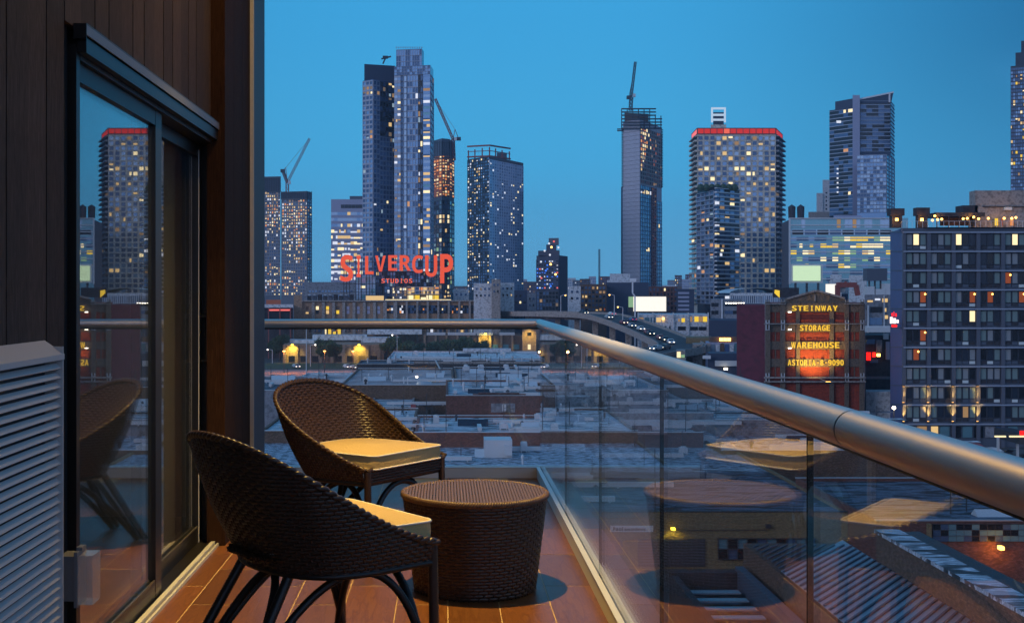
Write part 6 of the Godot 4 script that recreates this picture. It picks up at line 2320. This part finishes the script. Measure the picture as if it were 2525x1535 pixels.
func viaduct() -> void:
	var path := [[1240, 770, 500], [1297, 771, 470], [1350, 771.5, 462], [1400, 773, 452], [1445, 774, 442], [1490, 778, 428], [1530, 789, 412], [1570, 803, 395], [1610, 819, 376], [1645, 834, 357], [1668, 844, 343], [1680, 852, 333], [1678, 858, 325], [1660, 862, 320], [1632, 866, 316], [1600, 872, 311], [1560, 880, 305]]
	var pts := []
	for i in path.size() - 1:
		for k in 4:
			var p0 := sp(path[maxi(i - 1, 0)][0], path[maxi(i - 1, 0)][1], path[maxi(i - 1, 0)][2])
			var p1 := sp(path[i][0], path[i][1], path[i][2])
			var p2 := sp(path[i + 1][0], path[i + 1][1], path[i + 1][2])
			var p3 := sp(path[mini(i + 2, path.size() - 1)][0], path[mini(i + 2, path.size() - 1)][1], path[mini(i + 2, path.size() - 1)][2])
			pts.append(p1.cubic_interpolate(p2, p0, p3, k / 4.0))
	var v := thing("viaduct", "curving concrete road viaduct with a hairpin ramp behind the handrail", "bridge", Vector3(pts[0].x, GROUND, pts[0].z))
	var deck := MB.new()
	var walls := [MB.new(), MB.new()]
	var W := 6.5
	for i in pts.size() - 1:
		var a: Vector3 = pts[i]
		var b: Vector3 = pts[i + 1]
		var d0: Vector3 = (pts[mini(i + 1, pts.size() - 1)] - pts[maxi(i - 1, 0)])
		var d1: Vector3 = (pts[mini(i + 2, pts.size() - 1)] - pts[i])
		var n0 := Vector3(-d0.z, 0, d0.x).normalized()
		var n1 := Vector3(-d1.z, 0, d1.x).normalized()
		var dn := Vector3(0, -1.2, 0)
		deck.quad(a - n0 * W, b - n1 * W, b + n1 * W, a + n0 * W)
		deck.quad(a + n0 * W + dn, b + n1 * W + dn, b - n1 * W + dn, a - n0 * W + dn)
		deck.quad(a + n0 * W, b + n1 * W, b + n1 * W + dn, a + n0 * W + dn)
		deck.quad(a - n0 * W + dn, b - n1 * W + dn, b - n1 * W, a - n0 * W)
		for s in [1.0, -1.0]:
			var up := Vector3(0, 0.7, 0)
			var o0: Vector3 = n0 * W * s
			var o1: Vector3 = n1 * W * s
			var i0: Vector3 = n0 * (W - 0.35) * s
			var i1: Vector3 = n1 * (W - 0.35) * s
			var e := Vector3(0, 0.003, 0)
			var wl: MB = walls[0 if s > 0.0 else 1]
			wl.quad(a + o0 + e, b + o1 + e, b + o1 + up, a + o0 + up)
			wl.quad(b + i1 + e, a + i0 + e, a + i0 + up, b + i1 + up)
			wl.quad(a + i0 + up, a + o0 + up, b + o1 + up, b + i1 + up)
	part(v, "deck", deck.done(), M.concrete_warm, -v.position)
	for wl in walls:
		part(v, "parapet", wl.done(), M.concrete_warm, -v.position)
	var road := MB.new()
	for i in pts.size() - 1:
		var d0: Vector3 = (pts[mini(i + 1, pts.size() - 1)] - pts[maxi(i - 1, 0)])
		var d1: Vector3 = (pts[mini(i + 2, pts.size() - 1)] - pts[i])
		var n0 := Vector3(-d0.z, 0, d0.x).normalized() * 5.6
		var n1 := Vector3(-d1.z, 0, d1.x).normalized() * 5.6
		var e := Vector3(0, 0.006, 0)
		road.quad(pts[i] - n0 + e, pts[i + 1] - n1 + e, pts[i + 1] + n1 + e, pts[i] + n0 + e)
	part(v, "road_surface", road.done(), M.asphalt, -v.position)
	for i in range(2, pts.size() - 4, 4):
		var p: Vector3 = pts[i] + Vector3(0, -1.21, 0)
		var q := MB.new()
		q.box(Vector3(p.x - 0.9, GROUND, p.z - 0.9), Vector3(p.x + 0.9, p.y - 1.0, p.z + 0.9))
		q.box(Vector3(p.x - 4.5, p.y - 1.0, p.z - 1.0), Vector3(p.x + 4.5, p.y - 0.01, p.z + 1.0))
		part(v, "column", q.done(), M.concrete_warm, -v.position)
	# cars on the ramp
	var cars := [[27, 3.0, "car_red", "red car on the viaduct ramp, first above the hairpin"], [31, 2.6, "car_white", "white car with red tail lights on the viaduct ramp"], [34, 3.0, "car_black", "black car braking near the viaduct hairpin"], [37, 2.8, "car_red", "dark red car just before the viaduct hairpin"], [23, 2.8, "car_silver", "silver car high on the viaduct ramp"], [52, 2.5, "car_black", "black car on the lower ramp below the hairpin"], [55, 2.5, "car_silver", "silver car leaving the lower viaduct ramp"], [20, -2.8, "car_white", "white car coming up the viaduct with headlights on"], [25, -2.8, "car_blue", "blue car coming up the viaduct with headlights on"]]
	cars.append_array([[29, 2.9, "car_silver", "silver car following the first red car down the ramp"], [33, 2.7, "car_red", "red car in the middle of the ramp queue"], [39, 2.6, "car_black", "black car entering the viaduct hairpin"], [42, 2.4, "car_white", "white car inside the viaduct hairpin"], [17, 2.8, "car_black", "black car on the flat part of the viaduct"]])
	for d in cars:
		var i: int = d[0]
		var p: Vector3 = pts[i]
		var dir: Vector3 = (pts[i + 1] - pts[i - 1]).normalized()
		var n := Vector3(-dir.z, 0, dir.x)
		var back := 1.0 if d[1] > 0 else -1.0
		make_car("car", d[3], d[2], p + n * d[1] + Vector3(0, 0.01, 0), atan2(dir.x * back, dir.z * back), "cars on the viaduct ramp")
	for d in [[1383, 767, 728, 446, 1.0, "lamp_post_a"], [1515, 778, 727, 424, -1.0, "b"], [1536, 789, 757, 412, -1.0, "c"]]:
		lamp_post(["street lamp on the viaduct left of the dark brick block", "street lamp on the viaduct before the dark blue warehouse", "short street lamp on the viaduct below the white billboard"][[1383, 1515, 1536].find(d[0])], d[0], d[1], d[2], d[3], d[4], "lamp_warm", "street lamps standing on the viaduct")

func roofs() -> void:
	var B: Dictionary
	# the garage right below, with its long worn roof
	B = low("brick_garage", "yellow brick garage with a roller door seen through the side glass", 420, 2096, 1262, 20.7, 1080, "yellow_brick", "roof_worn", {"items": 41, "coping": "metal_dark"})
	var zf: float = B.chain[0][1]
	face(B, 0, 1570, 1741, 1327, 1397, 1, 1, 0.97, 0.97, {"lit": 0.0, "darks": ["metal_dark"], "called": "roller_door"})
	var q := MB.new()
	for k in 9:
		q.box(sp(1573, 1334 + k * 7.0, zf - 0.14), sp(1738, 1332 + k * 7.0, zf - 0.2))
	add(B, "door_slat", q, M.slate)
	face(B, 0, 1770, 2010, 1326, 1378, 10, 2, 0.9, 0.9, {"m": "metal_dark", "lit": 0.0, "darks": ["pane_teal", "pane_deep", "pane_black"], "d": 0.25})
	face(B, 0, 1300, 1541, 1330, 1397, 4, 1, 0.8, 0.95, {"lit": 0.0, "darks": ["slate"], "called": "garage_door"})
	q = MB.new()
	q.box(sp(1505, 1310, zf - 0.02), sp(1611, 1296, zf - 0.2))
	add(B, "sign_board", q, M.blind_white)
	letters(B.root, "Paul", sp(1524, 1303, zf - 0.26), 24.0 / F * zf, 9.5 / F * zf, M.metal_dark, 0.05, true, "sign_word")
	letters(B.root, "anconlenns", sp(1566, 1304, zf - 0.26), 52.0 / F * zf, 8.0 / F * zf, M.metal_dark, 0.05, true, "sign_word")
	q = MB.new()
	q.cbox(sp(1660, 1303, zf - 0.6), Vector3(0.34, 0.2, 0.5))
	add(B, "door_lamp", q, M.lamp_yellow)
	spot(sp(1660, 1305.5, zf - 0.75), sp(1660, 1345, zf - 0.15), Color(1.0, 0.90, 0.25), 22.0, 70.0, 0.1, 0.8)
	q = MB.new()
	q.bar(sp(1690, 1307, zf - 0.1), sp(1890, 1306, zf - 0.1), 0.05)
	q.cbox(sp(1895, 1297, zf - 0.2), Vector3(0.45, 0.35, 0.35))
	add(B, "conduit", q, M.metal_dark)
	q = MB.new()
	q.box(Vector3(sx(1280, zf), EYE - 20.999, -zf - 0.5), Vector3(sx(2090, zf), EYE - 20.96, -zf - 27.0))
	add(B, "roof_patch", q, M.roof_dark)
	var zr := 20.7 * F / (1122.0 - CY)
	var hut := MB.new()
	hut.box(Vector3(sx(1195, zr), EYE - 21.0, -zr), Vector3(sx(1263, zr), EYE - 21.0 + 2.2, -zr - 4))
	hut.box(Vector3(sx(1243, zr), EYE - 20.6, -zr + 0.8), Vector3(sx(1262, zr), EYE - 19.4, -zr + 0.01))
	add(B, "roof_unit", hut, M.metal_light)
	finish(B)
	# next rows back
	B = low("brick_workshop", "brick workshop with a pale patched roof and long white ducts behind the far glass", 1022, 1735, 1066, 19.0, 1024, "red_brick", "roof_silver", {"items": 54})
	finish(B)
	B = low("brick_workshop", "low workshop left of the patched roof, partly behind the far chair", 640, 1018, 1062, 19.3, 1006, "brown_brick", "roof_silver", {"items": 35})
	finish(B)
	B = low("gable_building", "stepped red brick gable with one small window behind the patched roof", 1100, 1343, 975, 16.4, 936, "red_brick", "roof_silver", {"items": 35})
	var gz: float = B.chain[0][1]
	for d in [[1134, 1300, 973], [1166, 1296, 970], [1180, 1280, 967]]:
		q = MB.new()
		q.box(sp(d[0], 976, gz), sp(d[1], d[2], gz + 0.5))
		add(B, "gable_step", q, M.red_brick)
	q = MB.new()
	q.box(sp(1211, 1016, gz - 0.01), sp(1270, 994, gz - 0.06))
	add(B, "boarded_window", q, M.grey_wall)
	q = MB.new()
	q.box(sp(1238, 1012, gz - 0.07), sp(1248, 998, gz - 0.8))
	add(B, "window_unit", q, M.metal_light)
	finish(B)
	B = low("flat_warehouse", "wide warehouse with a dark weathered roof behind the side glass", 1350, 1760, 1018, 18.2, 968, "grey_wall", "roof_dark", {"items": 41})
	finish(B)
	B = low("metal_warehouse", "brown brick warehouse with a ribbed metal roof in the middle distance", 838, 1120, 949, 17.2, 908, "brown_brick", "roof_silver", {"items": 28, "seams": 2.4})
	finish(B)
	B = low("metal_warehouse", "wide warehouse with a ribbed blue grey roof right of the gable", 1124, 1400, 942, 17.0, 905, "brown_brick", "roof_worn", {"items": 41, "seams": 2.4})
	finish(B)
	B = low("metal_warehouse", "white ribbed warehouse roof at the left behind the far chair", 705, 836, 950, 18.5, 919, "white_wall", "roof_white", {"items": 12, "seams": 2.0})
	finish(B)
	B = low("flat_warehouse", "small grey warehouse beside the timber wall edge", 560, 702, 962, 18.0, 928, "grey_wall", "roof_dark", {"items": 12})
	finish(B)
	B = low("flat_warehouse", "warehouse with a ribbed pale roof and yellow marks behind the side glass", 1402, 1540, 960, 18.5, 922, "grey_wall", "roof_silver", {"items": 16, "seams": 2.2})
	finish(B)
	B = low("flat_warehouse", "corrugated grey warehouse wall under the rising handrail", 1544, 1636, 958, 17.5, 926, "white_wall", "roof_worn", {"items": 12})
	finish(B)
	B = low("flat_warehouse", "brown warehouse half hidden under the rising handrail", 1640, 1900, 955, 17.5, 915, "brown_brick", "roof_dark", {"items": 19})
	finish(B)
	B = low("flat_warehouse", "bright ribbed roof under the handrail left of the dark hotel", 1765, 2130, 1035, 18.5, 985, "grey_wall", "roof_silver", {"items": 41})
	finish(B)
	B = low("flat_warehouse", "long low dark roof behind the steel handrail at right", 1780, 2400, 1110, 20.5, 1045, "brown_brick", "roof_worn", {"items": 38})
	finish(B)
	B = low("curved_hall", "long white roofed hall before the dark trees", 955, 1343, 884, 20.0, 866, "white_wall", "roof_white", {"items": 25})
	q = MB.new()
	q.box(sp(1142, 866, 395), sp(1258, 858, 399))
	add(B, "roof_hut", q, M.white_wall)
	finish(B)
	B = low("rail_shed", "long dark shed with a brown front beyond the ribbed roofs", 880, 1343, 897, 19.2, 888, "dark_wall", "roof_dark", {"items": 28})
	q = MB.new()
	var rz: float = B.chain[0][1]
	q.box(sp(1020, 896, rz - 0.1), sp(1343, 891, rz - 0.4))
	add(B, "fascia", q, M.concrete_warm)
	finish(B)
	B = low("long_fence_shed", "row of low sheds right of the floodlit tower", 1345, 1600, 905, 21.5, 890, "tan_brick", "roof_worn", {"items": 16})
	face(B, 0, 1350, 1590, 910, 925, 10, 1, 0.6, 0.8, {"lit": 0.05, "darks": ["pane_black", "brown_brick"], "called": "garage_door"})
	finish(B)
	# small yard sheds behind the far chair
	B = low("yard_shed", "small blue roofed shed right of the far chair's back", 905, 1016, 1003, 19.5, 974, "concrete_warm", "roof_silver", {"items": 3})
	finish(B)
	B = low("yard_shed", "little white shed beside the angled brick wall", 972, 1024, 1040, 20.2, 1013, "white_wall", "roof_silver", {"items": 4})
	finish(B)
	for k in 5:
		var d: Array = [[928, 965, 950, 215], [940, 990, 966, 214], [952, 1002, 974, 212], [990, 1010, 985, 208], [1014, 1020, 996, 206]][k]
		pass
	var sk := thing("red_skip", "small red skip in the yard between the sheds", "skip", Vector3(sx(1019, 200), sy(1008, 200), -200))
	part(sk, "bin", boxm(Vector3(-0.4, 0, -0.6), Vector3(0.4, 0.8, 0.3)), M.car_red)
	var pl := thing("roof_panel", "pale tilted panel leaning on the ribbed roof beyond the yard", "panel", sp(1079, 909, 255))
	q = MB.new()
	q.bar(Vector3(0.5, 0, 0), Vector3(-0.5, 1.9, -0.4), 0.55, 0.12)
	part(pl, "sheet", q.done(), M.blind_white)
	for d in [[765, 918, 850, 418, 1.0], [755, 934, 792, 300, 1.0], [1005, 986, 929, 225, 1.0], [979, 892, 826, 425, -1.0], [671, 895, 862, 430, -1.0]]:
		lamp_post(["slender white lamp post in the orange lit street at left", "tallest thin white pole rising past the far handrail at left", "thin lamp post before the brown brick warehouse", "thin lamp post between the dark trees", "lamp post beside the timber wall edge at left"][[765, 755, 1005, 979, 671].find(d[0])], d[0], d[1], d[2], d[3], d[4])
	# left street: lot, grass strip and road lit by sodium lamps
	q = MB.new()
	q.quad(Vector3(sx(560, 400), GROUND + 0.008, -405), Vector3(sx(900, 405), GROUND + 0.008, -405), Vector3(sx(950, 438), GROUND + 0.008, -437), Vector3(sx(560, 438), GROUND + 0.008, -437))
	var gs := struct("grass_strip", q.done(), M.grass)
	q = MB.new()
	q.quad(Vector3(sx(560, 360), GROUND + 0.012, -362), Vector3(sx(1700, 362), GROUND + 0.012, -362), Vector3(sx(1700, 400), GROUND + 0.012, -400), Vector3(sx(560, 400), GROUND + 0.012, -400))
	struct("street", q.done(), M.concrete_warm)
	for x in [700.0, 800.0, 870.0]:
		var o := thing("sodium_lamp", ["orange street lamp near the timber wall edge", "orange street lamp in the middle of the left street", "orange street lamp at the end of the left street"][[700.0, 800.0, 870.0].find(x)], "street lamp", Vector3(sx(x, 385), GROUND, -385), "orange street lamps of the left street")
		q = MB.new()
		q.rod(Vector3.ZERO, Vector3(0, 7, 0), 0.1, 6)
		part(o, "pole", q.done(), M.metal_dark)
		part(o, "head", boxm(Vector3(-0.4, 6.9, -0.2), Vector3(0.4, 7.1, 0.2)), M.lamp_warm)
		omni(Vector3(sx(x, 385), GROUND + 6.7, -384), Color(1.0, 0.55, 0.25), 90.0, 0.25)
	for d in [[856, 886, 408, "car_white"], [875, 888, 405, "car_silver"], [905, 886, 410, "car_black"], [730, 886, 410, "car_silver"]]:
		make_car("car", ["white car parked on the lot before the floodlit brick row", "silver car parked beside the white car on the left lot", "black car parked at the right end of the left lot", "silver car parked alone near the timber wall edge"][[856, 875, 905, 730].find(d[0])], d[3], Vector3(sx(d[0], d[2]), GROUND + 0.01, -d[2]), 0.4, "cars parked on the left lot")
	# nearest roofs below the side glass at right
	nearest()

func nearest() -> void:
	# ribbed shed roof, its big coped parapet, the sunken roof with slats, and the dark roofed depot across the street
	var y := EYE - 18.5
	var r := thing("ribbed_shed", "shed with a ribbed metal roof far below at the lower right", "building", Vector3(25, GROUND, -70))
	part(r, "wall", boxm(Vector3(22.3, GROUND, -60), Vector3(29.69, y - 0.25, -90)), M.brown_brick, -r.position)
	var q := MB.new()
	var poly := [Vector3(22.3, y, -44), Vector3(29.69, y, -44), Vector3(29.69, y, -90), Vector3(22.3, y, -80)]
	q.quad(poly[0], poly[1], poly[2], poly[3])
	part(r, "roof_sheet", q.done(), M.roof_metal, -r.position)
	var dir := Vector2(1.0, 1.38).normalized()
	var z := 34.0
	while z < 90.0:
		# rib from the left edge running right and away
		var a := Vector2(22.35, z)
		var t := minf((29.6 - a.x) / dir.x, (88.0 - a.y) / dir.y)
		if t > 0.5:
			var b := a + dir * t
			if a.y < 44.0:
				a += dir * ((44.0 - a.y) / dir.y)
			if b.y > a.y + 0.3:
				q = MB.new()
				q.bar(Vector3(a.x, y + 0.05, -a.y), Vector3(b.x, y + 0.05, -b.y), 0.12, 0.12)
				part(r, "roof_rib", q.done(), M.slate, -r.position)
		z += 0.95
	var p := thing("parapet_building", "building with a broad pale coped parapet running towards the lower right corner", "building", Vector3(31, GROUND, -60))
	part(p, "wall", boxm(Vector3(29.7, GROUND, -40), Vector3(32.6, EYE - 16.6, -83)), M.brown_brick, -p.position)
	part(p, "coping", boxm(Vector3(29.6, EYE - 16.59, -39.9), Vector3(31.3, EYE - 16.35, -83.1)), M.roof_silver, -p.position)
	part(p, "gutter", boxm(Vector3(31.31, EYE - 16.59, -39.9), Vector3(32.7, EYE - 16.5, -83.1)), M.metal_dark, -p.position)
	var s := thing("sunken_roof", "low roof sunk between dark parapets with pale slats below the mirrored table", "building", Vector3(19, GROUND, -80))
	part(s, "wall", boxm(Vector3(16.4, GROUND, -60), Vector3(21.8, EYE - 21.6, -88)), M.dark_wall, -s.position)
	part(s, "parapet", boxm(Vector3(21.2, EYE - 21.599, -60), Vector3(21.8, EYE - 20.0, -88)), M.slate, -s.position)
	part(s, "parapet", boxm(Vector3(16.4, EYE - 21.599, -87.3), Vector3(21.19, EYE - 20.3, -88)), M.dark_wall, -s.position)
	part(s, "parapet", boxm(Vector3(16.4, EYE - 21.599, -60), Vector3(16.9, EYE - 20.5, -87.29)), M.dark_wall, -s.position)
	for k in 9:
		part(s, "slat", boxm(Vector3(17.3, EYE - 21.2, -67 - k * 2.2), Vector3(20.8, EYE - 21.1, -67.8 - k * 2.2)), M.roof_metal, -s.position)
	part(s, "deck", boxm(Vector3(16.91, EYE - 21.598, -60), Vector3(21.19, EYE - 21.5, -87.2)), M.roof_dark, -s.position)
	var B := low("brick_depot", "brick depot with a dark flat roof and long dark windows across the street at right", 2162, 2760, 1284, 20.1, 1178, "red_brick", "roof_dark", {"items": 8, "coping": "roof_metal"})
	face(B, 0, 2300, 2760, 1291, 1334, 24, 3, 0.94, 0.93, {"m": "metal_dark", "lit": 0.0, "darks": ["pane_black", "pane_deep", "pane_teal"], "d": 0.12})
	var zf: float = B.chain[0][1]
	q = MB.new()
	q.box(Vector3(sx(2286, zf - 0.1), GROUND, -zf + 0.02), sp(2298, 1292, zf - 0.4))
	add(B, "pier", q, M.yellow_brick)
	face(B, 0, 2220, 2284, 1322, 1350, 1, 1, 0.95, 0.95, {"lit": 0.0, "darks": ["pane_teal"], "called": "garage_door"})
	q = MB.new()
	q.cbox(sp(2469, 1350, zf - 0.7), Vector3(0.36, 0.3, 0.6))
	add(B, "wall_lamp", q, M.lamp_warm)
	omni(sp(2469, 1355, zf - 1.3), Color(1.0, 0.62, 0.16), 7.0, 0.15)
	finish(B)
	# street between
	for d in [[2393, 1088, 196, "car_red"], [2440, 1088, 190, "car_white"], [2500, 1088, 188, "car_black"]]:
		make_car("car", ["red car waiting in the street before the dark hotel", "white car in the street before the dark hotel", "black car at the right edge of the hotel street"][[2393, 2440, 2500].find(d[0])], d[3], Vector3(sx(d[0], d[2]), GROUND + 0.01, -d[2]), -1.2, "cars in the street before the dark hotel")
	var c := thing("gas_canopy", "lit canopy with red and white edge lights beside the dark hotel", "canopy", Vector3(sx(2490, 180), GROUND, -180))
	q = MB.new()
	q.box(sp(2452, 1078, 180), sp(2560, 1070, 172))
	part(c, "roof", q.done(), M.metal_dark, -c.position)
	q = MB.new()
	q.box(sp(2453, 1077, 171.9), sp(2482, 1074, 171.6))
	q.box(sp(2489, 1077, 171.9), sp(2560, 1074, 171.6))
	part(c, "edge_light", q.done(), M.win_bright, -c.position)
	q = MB.new()
	q.box(sp(2515, 1072, 171.5), sp(2560, 1062, 171.2))
	part(c, "red_sign", q.done(), M.neon_red, -c.position)
	q = MB.new()
	for x in [2462.0, 2510.0]:
		q.bar(Vector3(sx(x, 176), GROUND, -176), sp(x, 1077, 176), 0.3)
	part(c, "post", q.done(), M.metal_light, -c.position)
